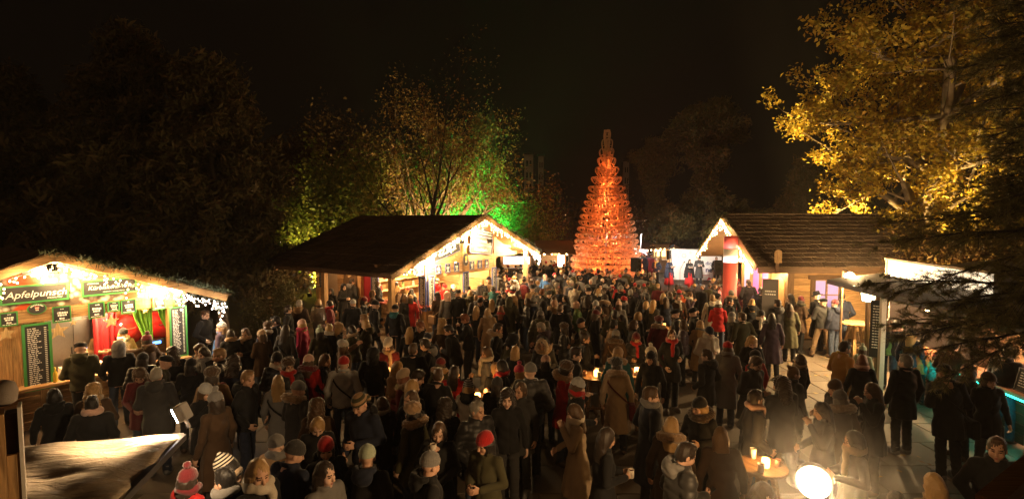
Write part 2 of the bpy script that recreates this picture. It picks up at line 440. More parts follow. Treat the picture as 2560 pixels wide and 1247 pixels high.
def coat_mesh(p, style):
    J = pose_joints(p); sex = J['sex']; L_ = J['lean']; puff = style == 'puffer'; g = .012 if puff else 0
    hem = dict(jacket=.86, puffer=.84, coat=.66, long=.44, cape=.50)[style]; wd = J['wd']
    F = Field((-.52, -.40, hem-.08), (.52, .66, 1.66), .0185); sh = J['sh']
    sec = [(z, 0, L_*max(0, z-.95), ax+g, ay+g) for z, ax, ay in PROF[sex]]
    lgw = .05 if POSE[p][3] in ('walk', 'wide') else 0
    low = {.86: ((.86, .190, .148),), .84: ((.84, .185, .148), (.9, .20, .158)), .66: ((.66, .215, .175), (.86, .205, .162)),
           .44: ((.44, .245+lgw, .225+lgw), (.66, .225+lgw*.5, .195+lgw*.5), (.86, .206, .164)), .50: ((.5, .33, .27), (.86, .29, .22))}[hem]
    sec += [(z, 0, .0, ax, ay) for z, ax, ay in low]
    ph = (hash(p) % 7)
    fold = (lambda th, z: .010*np.sin(9*th+ph)*np.clip((1.02-z)/.4, 0, 1)+.004*np.sin(5*th+z*38)*np.clip((z-.95)/.1, 0, 1)) if not puff else None
    if style == 'cape':
        fold = lambda th, z: .016*np.sin(11*th)*np.clip((1.35-z)/.5, 0, 1)
        sec = [(z, 0, -.02, ax, ay) for z, ax, ay in ((.5, .34, .24), (.9, .31, .2), (1.2, .27, .17), (1.36, .2, .13), (1.44, .12, .09), (1.475, .075, .075))]
    F.loft(sec, .02, fold=fold)
    r = (.068, .060, .050) if not puff else (.080, .074, .060)
    r = [q*(.92 if sex == 'f' else 1) for q in r]
    for s in (1, -1):
        F.cone(sh((s*.06, -.005, 1.425)), J['s%d' % s], .052, r[0], .04)
        F.cone(J['s%d' % s], J['e%d' % s], r[0], r[1], .022)
        e, wv = Vector(J['e%d' % s]), Vector(J['w%d' % s]); F.cone(e, wv-(wv-e).normalized()*.015, r[1], r[2], .02)
    N = J['neck']
    for i in range(10):                                  # stand-up collar, open at the throat
        t0, t1 = R(100+34*i), R(100+34*(i+1))
        if i in (9,): continue
        q = lambda t: N @ Vector((.078*math.cos(t), .082*math.sin(t), .035+.012*math.sin(t)*-1))
        F.cone(q(t0), q(t1), .021, .021, .012)
    if puff:
        z = F.ax[2].reshape(1, 1, -1); F.f -= (.015*(np.abs(np.sin(np.pi*z/.09))**.6-.6)).astype(np.float32)
        F.noise(.002, 30, 3)
    else: F.noise(.0045, 22, hash((p, style)) % 97, zs=1.3)
    x, y, z = [F.ax[i].reshape([-1 if j == i else 1 for j in range(3)]) for i in range(3)]
    F.f += (.010*np.exp(-(x/.010)**2)*(y > .02)*(z < 1.40)).astype(np.float32)          # front closure
    return F.mesh(style)
def legs_mesh(p, shoes):
    J = pose_joints(p)
    if shoes:
        F = Field((-.45, -.45, -.02), (.45, .5, .30), .013)
        for s in (1, -1):
            a = fr(J['a%d' % s]); yaw = s*-.12; b = a[2]-.085
            M = Matrix.Translation(Vector((a[0], a[1], b))) @ Matrix.Rotation(yaw, 4, 'Z')
            F.ell((0, .055, .055), (.056, .142, .056), M, .02); F.ell((0, .09, .022), (.055, .125, .026), M, .02)
            F.cone((a[0], a[1], a[2]+.07), (a[0], a[1], a[2]-.02), .058, .060, .02)
        F.cut(2, lo=.0); return F.mesh('shoes')
    F = Field((-.42, -.42, .03), (.42, .45, 1.06), .017)
    for s in (1, -1):
        F.cone(J['h%d' % s], J['k%d' % s], .086, .070, .02); F.cone(J['k%d' % s], fr(J['a%d' % s])+(0, 0, -.01), .070, .064, .02)
    F.loft([(.86, 0, 0, .158, .115), (1.0, 0, 0, .152, .108)], .03)
    F.noise(.004, 30, 5, zs=1.6); return F.mesh('trousers')
# head pieces, in the head's own frame
HP = {}
def head_piece(kind):
    if kind in HP: return HP[kind]
    lo, hi = (-.24, -.26, -.36), (.24, .24, .34); st = .0078
    F = Field(lo, hi, st)
    if kind in ('beanie', 'stripes', 'slouch', 'bandana'):
        z0 = .108
        F.loft([(z0, 0, .002, .086, .106), (.15, 0, .002, .088, .107), (.19, 0, -.002, .076, .092), (.215, 0, -.006, .052, .062), (.236, 0, -.008, .014, .016)], .01,
               fold=lambda th, z: .0022*np.sin(26*th))
        if kind != 'bandana': F.loft([(z0-.008, 0, .002, .091, .112), (z0+.036, 0, .002, .092, .112)], .012)
        if kind == 'slouch': F.ell((0, -.06, .19), (.085, .085, .068), None, .03)
        if kind == 'stripes': F.loft([(.20, 0, -.01, .06, .07), (.27, 0, -.02, .008, .01)], .02)
        if kind == 'bandana': F.ell((.03, -.11, .09), (.05, .03, .06), None, .03)
    elif kind == 'pompom':
        F.ell((0, -.012, .262), (.042, .042, .040), None, 0); F.noise(.004, 120, 2)
    elif kind == 'cap':
        F.ell((0, .008, .165), (.094, .118, .052), None, .02); F.loft([(.11, 0, 0, .086, .106), (.17, 0, 0, .086, .106)], .02); F.ell((0, .125, .135), (.060, .045, .010), None, .012)
    elif kind == 'hat':
        F.loft([(.12, 0, 0, .088, .108), (.20, 0, 0, .082, .100), (.245, 0, 0, .074, .09)], .02); F.loft([(.118, 0, 0, .15, .165), (.130, 0, 0, .152, .168)], .01)
    elif kind == 'furhat':
        F.ell((0, -.005, .165), (.112, .125, .088), None, .02); F.ell((0, .16, .05), (.1, .08, .065), None, .01, 's'); F.noise(.007, 90, 4)
    elif kind == 'headband':
        F.loft([(.095, 0, .002, .087, .107), (.155, 0, .002, .087, .107)], .01)
    elif kind == 'hood':
        F.ell((0, -.022, .105), (.110, .128, .135), None, .03); F.loft([(-.10, 0, -.02, .115, .11), (.05, 0, -.02, .105, .12)], .04)
        F.ell((0, .135, .065), (.074, .12, .105), None, .012, 's'); F.noise(.004, 40, 8)
    elif kind == 'furrim':
        for i in range(20):
            t0, t1 = 2*math.pi*i/20, 2*math.pi*(i+1)/20
            q = lambda t: (.098*math.cos(t), .075-.02*math.sin(t), .065+.128*math.sin(t))
            F.cone(q(t0), q(t1), .036, .036, .01)
        F.noise(.008, 90, 5)
    else:
        F.ell((0, -.004, .122), (.081, .101, .100), None, .02)
        if kind in ('long', 'pony', 'curly', 'bob'):
            F.ell((0, -.03, .05), (.087, .085, .11), None, .03)
        if kind == 'long':
            F.loft([(-.20, 0, -.055, .085, .045), (-.05, 0, -.045, .100, .062), (.08, 0, -.02, .086, .085)], .03)
        if kind == 'bob': F.loft([(-.075, 0, -.015, .100, .085), (.08, 0, -.01, .088, .092)], .03)
        if kind == 'curly':
            F.loft([(-.16, 0, -.05, .12, .075), (0, 0, -.03, .118, .10), (.10, 0, -.01, .10, .105)], .04); F.ell((0, -.01, .14), (.10, .112, .10), None, .02)
        if kind == 'bun': F.ell((0, -.085, .205), (.040, .040, .036), None, .012)
        if kind == 'pony': F.cone((0, -.10, .13), (0, -.125, -.06), .035, .022, .03)
        if kind in ('short', 'bun', 'pony'): F.ell((0, -.02, .07), (.079, .082, .075), None, .02)
        if kind == 'short': F.ell((0, .05, .195), (.055, .045, .026), None, .02)
        if kind == 'fringe':
            F.ell((0, 0, .22), (.1, .12, .075), None, .01, 's')
        fz = .105 if kind in ('long', 'bob', 'curly') else .098
        F.ell((0, .125, .028), (.072 if kind != 'short' else .085, .098 if kind != 'short' else .100, fz), None, .012, 's')
        if kind == 'short':
            F.ell((0, .045, -.02), (.12, .085, .085), None, .01, 's'); F.cut(2, lo=.0)
        F.noise(.0030 if kind != 'curly' else .010, 60, 6, zs=.35 if kind != 'curly' else 1)
        x, y = F.ax[0].reshape(-1, 1, 1), F.ax[1].reshape(1, -1, 1)
        if kind != 'curly': F.f += (.0028*np.sin(34*np.arctan2(x, y+.02))).astype(np.float32)
    HP[kind] = F.mesh(kind); return HP[kind]
def neck_piece(kind):
    if kind in HP: return HP[kind]
    F = Field((-.3, -.34, -.42), (.3, .3, .22), .010)
    if kind == 'scarf':
        for i in range(16):
            t0, t1 = 2*math.pi*i/16, 2*math.pi*(i+1)/16
            q = lambda t: (.086*math.cos(t), .012+.090*math.sin(t), .045-.016*math.sin(t)+.006*math.sin(3*t))
            F.cone(q(t0), q(t1), .042, .042, .02)
        F.cone((.035, .125, .02), (.055, .150, -.24), .034, .036, .02); F.noise(.006, 36, 4, zs=1.5)
    elif kind == 'fur_collar':
        for i in range(16):
            t0, t1 = 2*math.pi*i/16, 2*math.pi*(i+1)/16
            q = lambda t: (.125*math.cos(t), -.035+.120*math.sin(t), .030-.035*math.sin(t))
            F.cone(q(t0), q(t1), .052, .052, .02)
        F.noise(.008, 85, 5)
    elif kind == 'hood_down':
        F.ell((0, -.125, -.01), (.120, .068, .105), None, .03); F.ell((0, -.10, .075), (.075, .055, .05), None, .02, 's')
        for i in range(8):
            t0, t1 = R(180+22.5*i), R(180+22.5*(i+1))
            q = lambda t: (.105*math.cos(t), -.045+.10*math.sin(t), .045)
            F.cone(q(t0), q(t1), .028, .028, .02)
        F.noise(.005, 34, 6)
    HP[kind] = F.mesh(kind); return HP[kind]
def beard_mesh():
    if 'beard' in HP: return HP['beard']
    F = Field((-.1, -.04, -.1), (.1, .16, .1), .006)
    F.ell((0, .046, .012), (.0585, .0625, .064), None, .01); F.ell((0, .080, -.022), (.034, .024, .026), None, .02); F.cone((-.022, .1, .026), (.022, .1, .026), .0085, .0085, .01)
    F.ell((0, .107, .010), (.020, .014, .009), None, .004, 's'); F.ell((0, .09, .085), (.048, .08, .052), None, .01, 's')
    F.cut(2, hi=.045); F.cut(1, lo=.015); F.noise(.0018, 160, 7); HP['beard'] = F.mesh('beard'); return HP['beard']
def glasses_mesh():
    if 'glasses' in HP: return HP['glasses']
    b = MB()
    for s in (1, -1):
        b.tube([(s*.032+.021*math.cos(t), .116, .082+.016*math.sin(t)) for t in [2*math.pi*i/10 for i in range(11)]], .0022, 4)
        b.tube([(s*.053, .115, .086), (s*.076, .09, .088), (s*.079, .0, .078)], .002, 4)
    b.tube([(-.011, .116, .086), (.011, .116, .086)], .0022, 4)
    HP['glasses'] = b.data('glasses', plain('glasses_black', (.01, .01, .01), .3)); return HP['glasses']

CLOTH = dict(bk=(.010, .010, .011), nv=(.014, .018, .034), dg=(.035, .034, .034), gy=(.16, .155, .15), lg=(.34, .34, .33), br=(.060, .034, .018), ol=(.050, .046, .022),
 rd=(.33, .012, .012), pk=(.50, .05, .12), rp=(.42, .02, .08), cr=(.55, .49, .40), wh=(.66, .65, .62), tn=(.30, .19, .10), bl=(.05, .14, .36), wn=(.11, .012, .016),
 te=(.03, .12, .13), og=(.52, .10, .03), gn=(.07, .13, .04), pu=(.060, .040, .058), bg=(.36, .27, .18), mu=(.30, .16, .04), pg=(.34, .40, .30), pb=(.54, .34, .27), jn=(.045, .062, .10), kh=(.22, .15, .085), ye=(.5, .34, .08))
CNAME = dict(bk='black', nv='navy', dg='dark grey', gy='grey', lg='light grey', br='brown', ol='olive', rd='red', pk='pink', rp='raspberry', cr='cream', wh='white', tn='tan', bl='blue',
 wn='wine red', te='teal', og='orange', gn='green', pu='plum grey', bg='beige', mu='mustard brown', pg='pale green', pb='peach', jn='jeans', kh='khaki', ye='yellow')
HAIR = dict(bk=(.008, .006, .005), dk=(.022, .013, .008), br=(.065, .034, .015), bd=(.36, .22, .085), gy=(.22, .20, .17), rd=(.16, .05, .018), tn=(.18, .10, .04))
HNAME = dict(bk='black', dk='dark', br='brown', bd='blond', gy='grey', rd='auburn', tn='light brown')
def cm(k, s=''): return fabric('cloth_'+k+s, CLOTH[k], .85, 240, .3, .6)
def km(k): return fabric('knit_'+k, CLOTH[k], .95, 190, .3, 1.0, .3, 60)
def pm(k): 
    m = fabric('quilt_'+k, CLOTH[k], .5, 120, .3, .35, .1); m.node_tree.nodes['Principled BSDF'].inputs['Specular IOR Level'].default_value = .4; return m
def hm(k):
    m = fabric('hair_'+k, HAIR[k], .5, 400, .35, .5, .1, 30); m.node_tree.nodes['Principled BSDF'].inputs['Specular IOR Level'].default_value = .4; return m
def furm(k): return fabric('fur_'+k, CLOTH[k], 1, 500, .5, 1.0, .5, 90)
def stripes_mat(name, c1, c2, n):
    if name in MATS: return MATS[name]
    m = fabric(name, c1); nt = m.node_tree; N = nt.nodes.new; L = nt.links.new
    tc = N('ShaderNodeTexCoord'); sp = N('ShaderNodeSeparateXYZ'); L(tc.outputs['Object'], sp.inputs[0])
    a = N('ShaderNodeMath'); a.operation = 'MULTIPLY'; a.inputs[1].default_value = n; L(sp.outputs[2], a.inputs[0])
    s = N('ShaderNodeMath'); s.operation = 'SINE'; L(a.outputs[0], s.inputs[0])
    g = N('ShaderNodeMath'); g.operation = 'GREATER_THAN'; g.inputs[1].default_value = 0; L(s.outputs[0], g.inputs[0])
    mx = N('ShaderNodeMix'); mx.data_type = 'RGBA'; mx.inputs[6].default_value = (*c1, 1); mx.inputs[7].default_value = (*c2, 1); L(g.outputs[0], mx.inputs[0])
    L(mx.outputs[2], nt.nodes['Principled BSDF'].inputs['Base Color']); return m
def arch(p):
    if p not in ARCH:
        me, J = body_mesh(p); ARCH[p] = dict(J=J, body=me, coat={}, tr=legs_mesh(p, False), sh=legs_mesh(p, True))
    return ARCH[p]
def omat(o, m):
    if not o.data.materials: o.data.materials.append(m)
    o.material_slots[0].link = 'OBJECT'; o.material_slots[0].material = m; return o
PEOPLE = []
def person(px, py, h, yaw, p, coat, head, extra='', legs='bk', at=None, mirror=None, note=None, base_z=0.0):
    """head top seen at pixel (px, py) for a person h metres tall (or standing at `at`)"""
    A = arch(p); J = A['J']; style, col = coat.split(':'); sc = h/1.755
    tall = .0
    hs = head.split('+')
    for q in hs:
        k = q.split(':')[0]
        tall = max(tall, dict(pom=.11, beanie=.03, stripes=.05, slouch=.04, hat=.04, furhat=.05, hood=.04).get(k, .012))
    top = J['head'] @ Vector((0, -.01, .215+tall))
    fx = -1 if (mirror if mirror is not None else random.random() < .5) else 1
    Rz = Matrix.Rotation(R(yaw), 4, 'Z')
    off = Rz @ Vector((top.x*fx*sc, top.y*sc, 0))
    if at is None:
        g = G(px, py, top.z*sc+base_z); loc = Vector((g.x-off.x, g.y-off.y, base_z))
    else: loc = Vector(at)
    r = empty('person', None, 'person', loc, R(yaw)); r.scale = (sc*fx, sc, sc)
    omat(link('body', A['body'], r), random.choice(SKIN))
    if style not in A['coat']: A['coat'][style] = coat_mesh(p, style)
    nm = dict(jacket='jacket', puffer='quilted_jacket', coat='coat', long='long_coat', cape='cape')[style]
    c = omat(link(nm, A['coat'][style], r), pm(col) if style == 'puffer' else cm(col))
    if legs == 'skirt':
        b = MB(); b.lathe([(.17, 1.02), (.19, .9), (.26, .5), (.33, .06), (.31, .05)], 24)
        for i, v in enumerate(b.v):
            a = math.atan2(v[1], v[0]); k = 1+.05*math.sin(12*a)*(1.02-v[2]); b.v[i] = (v[0]*k, v[1]*k*.9, v[2])
        b.build('skirt', cm('rd', 'skirt'), r, smooth=True)
    else:
        omat(link('trousers', A['tr'], r), cm(legs, 'tr')); omat(link('shoes', A['sh'], r), plain(*random.choice([('shoe_black', (.012, .011, .010), .4), ('shoe_brown', (.05, .025, .012), .5), ('shoe_grey', (.08, .08, .08), .6)])))
    H = J['head']; hd = []; hascap = any(q.split(':')[0] in ('beanie', 'pom', 'stripes', 'slouch', 'bandana', 'cap', 'hat', 'furhat', 'hood', 'furhood') for q in hs)
    def onhead(name, me, m, par=r):
        o = link(name, me, par); o.matrix_local = H; return omat(o, m)
    for q in hs:
        k, cl = (q.split(':')+['dk'])[:2]
        if k in ('short', 'long', 'bob', 'bun', 'curly', 'pony', 'fringe'):
            kk = 'bob' if (hascap and k == 'short') else k
            if hascap and k == 'short': continue
            onhead('hair', head_piece(kk), hm(cl)); hd.append({'short': 'short %s hair', 'long': 'long %s hair', 'bob': 'bobbed %s hair', 'bun': '%s hair in a bun', 'curly': 'curly %s hair', 'pony': '%s ponytail', 'fringe': 'thinning %s hair'}[k] % HNAME[cl])
        elif k == 'bald': hd.append('shaved head')
        elif k in ('beanie', 'stripes', 'slouch'):
            m = km(cl) if k != 'stripes' else stripes_mat('stripe_knit_'+cl, CLOTH[cl], CLOTH['bk'] if cl != 'lg' else CLOTH['dg'], 190)
            onhead('beanie', head_piece(k), m); hd.append({'beanie': '%s beanie', 'stripes': 'striped %s beanie', 'slouch': 'slouchy %s beanie'}[k] % CNAME[cl])
        elif k == 'pom':
            b = onhead('beanie', head_piece('beanie'), km(cl)); o = link('pompom', head_piece('pompom'), b); omat(o, furm(cl)); hd.append('%s bobble hat' % CNAME[cl])
        elif k == 'bandana': onhead('bandana', head_piece('bandana'), stripes_mat('camo_cloth', CLOTH['ol'], CLOTH['tn'], 90)); hd.append('camouflage bandana')
        elif k == 'cap': onhead('flat_cap', head_piece('cap'), cm(cl, 'cap')); hd.append('%s flat cap' % CNAME[cl])
        elif k == 'hat': onhead('brimmed_hat', head_piece('hat'), cm(cl, 'cap')); hd.append('%s brimmed hat' % CNAME[cl])
        elif k == 'furhat': onhead('fur_hat', head_piece('furhat'), furm(cl)); hd.append('%s fur hat' % CNAME[cl])
        elif k == 'headband': onhead('headband', head_piece('headband'), km(cl)); hd.append('%s headband' % CNAME[cl])
        elif k == 'hood': onhead('hood', head_piece('hood'), cm(cl)); hd.append('%s hood up' % CNAME[cl])
        elif k == 'furhood':
            b = onhead('hood', head_piece('hood'), cm(cl)); omat(link('fur_rim', head_piece('furrim'), b), furm('bg')); hd.append('fur-edged %s hood up' % CNAME[cl])
    ex = []
    for q in extra.split():
        k, cl = (q.split(':')+[col])[:2]
        if k in ('scarf', 'fur', 'hoodn'):
            nm2 = dict(scarf='scarf', fur='fur_collar', hoodn='hood')[k]
            o = link(nm2, neck_piece(dict(scarf='scarf', fur='fur_collar', hoodn='hood_down')[k]), r); o.matrix_local = J['neck']
            omat(o, km(cl) if k == 'scarf' else furm(cl) if k == 'fur' else cm(cl)); ex.append({'scarf': '%s scarf', 'fur': '%s fur collar', 'hoodn': '%s hood down'}[k] % CNAME[cl])
        elif k == 'beard': onhead('beard', beard_mesh(), hm(hs[0].split(':')[1] if hs[0].split(':')[0] in ('short', 'curly') else 'dk')); ex.append('beard')
        elif k == 'glasses': o = link('glasses', glasses_mesh(), r); o.matrix_local = H; ex.append('glasses')
        elif k in ('mug', 'plate', 'bag', 'pack', 'songbook', 'phone'): ex.append(k)
    gname = dict(jacket='jacket', puffer='quilted jacket', coat='coat', long='long coat', cape='cape')[style]
    desc = dict(coat='%s %s' % (CNAME[col], gname), head=' and '.join(hd), ex=[e for e in ex if e in ('beard', 'glasses') or ' ' in e], held=[e for e in ex if e in ('mug', 'plate', 'bag', 'pack', 'songbook', 'phone')])
    r['_i'] = len(PEOPLE); PEOPLE.append(dict(o=r, d=desc, p=p, sc=sc, fx=fx, yaw=yaw, loc=loc, note=note, col=col, legs=legs, style=style))
    return r
# ---------------------------------------------------------------- ground
WOODL = wood('pine_boards', (.50, .30, .13)); WOODV = wood('pine_upright', (.50, .30, .13), axis=2)
WOODY = wood('pine_joists', (.44, .26, .12), axis=1)
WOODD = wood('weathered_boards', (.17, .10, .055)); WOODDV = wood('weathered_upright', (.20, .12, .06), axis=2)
SHING = wood('dark_shingle', (.115, .072, .042), axis=1, rough=.8, stretch=8); SHING2 = wood('grey_shingle', (.13, .09, .058), axis=1, rough=.85, stretch=8)
BLACK = plain('black_paint', (.012, .012, .013), .5); METAL = plain('grey_metal', (.25, .25, .26), .35, 1); BOARD = plain('chalkboard', (.016, .017, .018), .6, 0, .4, 9)
GREEN = plain('green_paint', (.04, .22, .05), .45); BLUEP = plain('blue_paint', (.05, .09, .30), .45); CHALK = plain('chalk', (.75, .74, .70), .9)
def ground_mat():
    m = fabric('ground_earth', (.070, .052, .036), .95, 30, .4, .8, 0, .5); return m
gm = MB(); n = 24
gx = [-300, -120, -60]+list(np.linspace(-30, 30, 13))+[60, 120, 300]; gy = [-40, -10]+list(np.linspace(0, 60, 13))+[120, 250, 500]
v = [(x, y, -.015) for y in gy for x in gx]; W_ = len(gx)
f = [(j*W_+i, j*W_+i+1, (j+1)*W_+i+1, (j+1)*W_+i) for j in range(len(gy)-1) for i in range(W_-1)]
ground = link('ground', meshdata('ground', v, f, ground_mat())); tag(ground, kind='structure')
def slab_mat():
    m = fabric('paving_stone', (.135, .105, .075), .7, 45, .35, .5, 0, .9); nt = m.node_tree; b = nt.nodes['Principled BSDF']
    oi = nt.nodes.new('ShaderNodeObjectInfo'); hv = nt.nodes.new('ShaderNodeHueSaturation'); mr = nt.nodes.new('ShaderNodeMapRange')
    mr.inputs[3].default_value = .72; mr.inputs[4].default_value = 1.22; nt.links.new(oi.outputs['Random'], mr.inputs[0]); nt.links.new(mr.outputs[0], hv.inputs['Value'])
    src = b.inputs['Base Color'].links[0].from_socket; nt.links.new(src, hv.inputs['Color']); nt.links.new(hv.outputs[0], b.inputs['Base Color'])
    b.inputs['Specular IOR Level'].default_value = .4; return m
SLAB = slab_mat()
slabs = []
for q in range(4):
    b = MB(); e = .006; w2, d2 = .595, .445
    j = [random.uniform(-.004, .004) for _ in range(4)]
    lo = [(-w2, -d2, -.06), (w2, -d2, -.06), (w2, d2, -.06), (-w2, d2, -.06)]
    mid = [(-w2, -d2, -.012), (w2, -d2, -.012), (w2, d2, -.012), (-w2, d2, -.012)]
    top = [(-w2+.012, -d2+.012, j[0]), (w2-.012, -d2+.012, j[1]), (w2-.012, d2-.012, j[2]), (-w2+.012, d2-.012, j[3])]
    b.add(lo+mid+top, [(0, 1, 5, 4), (1, 2, 6, 5), (2, 3, 7, 6), (3, 0, 4, 7), (4, 5, 9, 8), (5, 6, 10, 9), (6, 7, 11, 10), (7, 4, 8, 11), (8, 9, 10, 11)])
    slabs.append(b.data('paving_slab', SLAB))
cnt = 0
for row in range(21):
    y = 2.6+row*.9
    for col in range(-9, 15):
        x = col*1.2+(.6 if row % 2 else 0)+.4
        px = 1280+1280*x/y
        if px < 330 or px > 2660 or cnt >= 298 or (y > 17.6 and x > 8) : continue
        if y > 11.5 and (x < 1.0 or x > 11): continue
        o = link('paving_slab', slabs[(row*7+col*3) % 4], ground, (x, y, -.002+random.uniform(-.003, .003)), (0, 0, random.choice([0, math.pi])+random.uniform(-.004, .004))); cnt += 1
# fallen leaves on the ground by the cabin
b = MB()
for i in range(1500):
    x = random.uniform(2.5, 14); y = random.uniform(4, 17.2)
    if (y < 13 or x < 6.5) and random.random() < .7: continue
    a = random.uniform(0, 6.28); s = random.uniform(.03, .07); z = .012+random.uniform(0, .015)
    p = [Vector((math.cos(a+k*1.57)*s*(1 if k % 2 else .6), math.sin(a+k*1.57)*s*(1 if k % 2 else .6), random.uniform(-.003, .015))) for k in range(4)]
    b.add([(x+q.x, y+q.y, z+q.z) for q in p], [(0, 1, 2, 3)])
tag(b.build('fallen_leaves', leafmat('fallen_leaf', [(.30, .17, .04), (.20, .09, .03), (.40, .30, .08)])), kind='stuff')

# ---------------------------------------------------------------- shared builders
BULB = emit('fairy_bulb', (1.0, .62, .26), 9, False); BULBW = emit('fairy_bulb_white', (1.0, .74, .62), 9, False)
LEDW = emit('led_face', (1.0, .86, .62), 60, False)
_ico = bmesh.new(); bmesh.ops.create_icosphere(_ico, subdivisions=1, radius=1.0)
def bulb_data(rad, mat):
    me = bpy.data.meshes.new('bulb'); bm = _ico.copy(); bmesh.ops.scale(bm, vec=(rad, rad, rad*1.3), verts=bm.verts); bm.to_mesh(me); me.materials.append(mat); return me
WIRE = plain('wire_green', (.012, .02, .012), .6)
def fairy(label, M, a, b, n, drop, rad, mat=None, power=30, seed=1, col=(1, .62, .27), nl=3, off=-.06):
    """icicle lights hung from a roof edge a-b (frame M); every bulb is a part"""
    r = empty('fairy_lights', label, 'fairy lights', (0, 0, 0)); r.matrix_world = M
    a, b = Vector(a), Vector(b); rn = random.Random(seed); me = bulb_data(rad, mat or BULB); wb = MB(); done = 0; k = 0
    wb.tube([a.lerp(b, t/8)+Vector((0, off, -.03*math.sin(t*2.4)**2)) for t in range(9)], .006, 4, False)
    ns = max(4, n//3)
    while done < n:
        t = (k+.5)/ns+rn.uniform(-.01, .01); k += 1; m = min(n-done, rn.choice([1, 2, 3, 3, 4, 5])); dl = drop*rn.uniform(.4, 1.15)*m/5+.04
        top = a.lerp(b, t % 1.0)+Vector((0, off, 0)); pts = [top]
        for i in range(m):
            p = top+Vector((rn.uniform(-.03, .03), rn.uniform(-.02, .02), -.03-dl*(i+rn.uniform(.3, .9))/m)); pts.append(p)
            link('bulb', me, r, p); done += 1
        wb.tube(pts, .003, 3, False)
    wb.build('wire', WIRE, r)
    for i in range(nl):
        p = a.lerp(b, (i+.5)/nl)+Vector((0, off-.06, -drop*.5)); lamp('POINT', power/nl, col, p, r, .06)
    return r
GARL = leafmat('garland_green', [(.012, .022, .008), (.022, .036, .012), (.035, .045, .015)], .6, 0)
def garland(label, M, a, b, rad=.10, seed=3, n=1100):
    r = random.Random(seed); a, b = Vector(a), Vector(b); g = MB()
    for i in range(n):
        t = r.random(); p = a.lerp(b, t)+Vector((r.gauss(0, rad*.5), r.gauss(0, rad*.5), r.gauss(0, rad*.5)))
        d = Vector((r.gauss(0, 1), r.gauss(0, 1), r.gauss(0, 1))).normalized(); s = d.cross(Vector((.3, .5, .8))).normalized()*.009; L_ = r.uniform(.05, .12)
        g.add([p-s, p+s, p+s*.4+d*L_, p-s*.4+d*L_], [(0, 1, 2, 3)])
    o = g.build('garland', GARL); o.matrix_world = M; tag(o, label, 'garland'); return o
def planks_h(parent, x0, x1, z0, z1, y, n, mat, th=.03, gap=.012, wind=()):
    """horizontal boards in the plane y, with openings (x0, x1, z0, z1) left free"""
    h = (z1-z0)/n
    for i in range(n):
        a, b = z0+i*h, z0+(i+1)*h-gap; segs = [(x0, x1)]
        for wx0, wx1, wz0, wz1 in wind:
            if b > wz0+.02 and a < wz1-.02:
                ns = []
                for s0, s1 in segs:
                    if wx0 > s0: ns.append((s0, min(s1, wx0)))
                    if wx1 < s1: ns.append((max(s0, wx1), s1))
                segs = [q for q in ns if q[1]-q[0] > .03]
        for s0, s1 in segs:
            d = random.uniform(-.004, .004); cx = (s0+s1)/2
            MB().box(s0-cx, s1-cx, 0, th, 0, b-a, jit=.0015).build('plank', mat, parent, (cx, y+d, a))
def planks_v(parent, x0, x1, z0, z1, y, n, mat, th=.025, gap=.008):
    w_ = (x1-x0)/n
    for i in range(n):
        MB().box(-w_/2+gap/2, w_/2-gap/2, 0, th, 0, z1-z0, jit=.0015).build('plank', mat, parent, (x0+(i+.5)*w_, y+random.uniform(-.004, .004), z0))
def shingle_roof(parent, e0, e1, r0, r1, rows, cols, mat, name='shingle', th=.035, lap=1.35, skip=None):
    """courses of separate shingles on the slope e0-e1 (eave) to r0-r1 (ridge)"""
    e0, e1, r0, r1 = map(Vector, (e0, e1, r0, r1)); c = 0; up = (r0-e0).normalized(); al = (e1-e0).normalized(); nrm = al.cross(up)
    if nrm.z < 0: nrm = -nrm
    for i in range(rows):
        t0, t1 = i/rows, min(1.0, (i+lap)/rows); A0, A1 = e0.lerp(r0, t0), e1.lerp(r1, t0); B0, B1 = e0.lerp(r0, t1), e1.lerp(r1, t1)
        off = .5*(i % 2); k = -off
        while k < cols:
            u0 = max(0, (k+random.uniform(-.05, .05))/cols) if k > -off else 0; u1 = min(1, (k+1)/cols-.004); k += 1
            if u1-u0 < .01: continue
            lift = th*random.uniform(.9, 1.25); sl = random.uniform(-.02, .03)
            p = [A0.lerp(A1, u0)-up*sl, A0.lerp(A1, u1)-up*sl, B0.lerp(B1, u1), B0.lerp(B1, u0)]
            o = p[0].copy(); b_ = MB()
            vs = [p[0]+nrm*lift, p[1]+nrm*lift, p[2]+nrm*.006, p[3]+nrm*.006, p[0]+nrm*.002, p[1]+nrm*.002, p[2]-nrm*.01, p[3]-nrm*.01]
            b_.add([q-o for q in vs], [(0, 1, 2, 3), (4, 7, 6, 5), (0, 4, 5, 1), (1, 5, 6, 2), (2, 6, 7, 3), (3, 7, 4, 0)])
            b_.build(name, mat, parent, o); c += 1
    return c
def frameM(loc, rz): return Matrix.Translation(Vector(loc)) @ Matrix.Rotation(rz, 4, 'Z')
def chalk_rows(b, x0, x1, z0, z1, n, y, seed=1, h=.4, cols=True):
    """rows of illegibly small chalk strokes"""
    r = random.Random(seed); dz = (z1-z0)/n
    for i in range(n):
        z = z1-(i+.5)*dz; x = x0; end = x0+(x1-x0)*r.uniform(.45, .72) if cols else x1
        while x < end-.01:
            l = min(r.uniform(.02, .06), end-x); b.box(x, x+l, y-.002, y, z-dz*h*.5, z+dz*h*.5*r.uniform(.6, 1)); x += l+r.uniform(.008, .018)
        if cols: b.box(x1-(x1-x0)*.13, x1, y-.002, y, z-dz*h*.45, z+dz*h*.45)
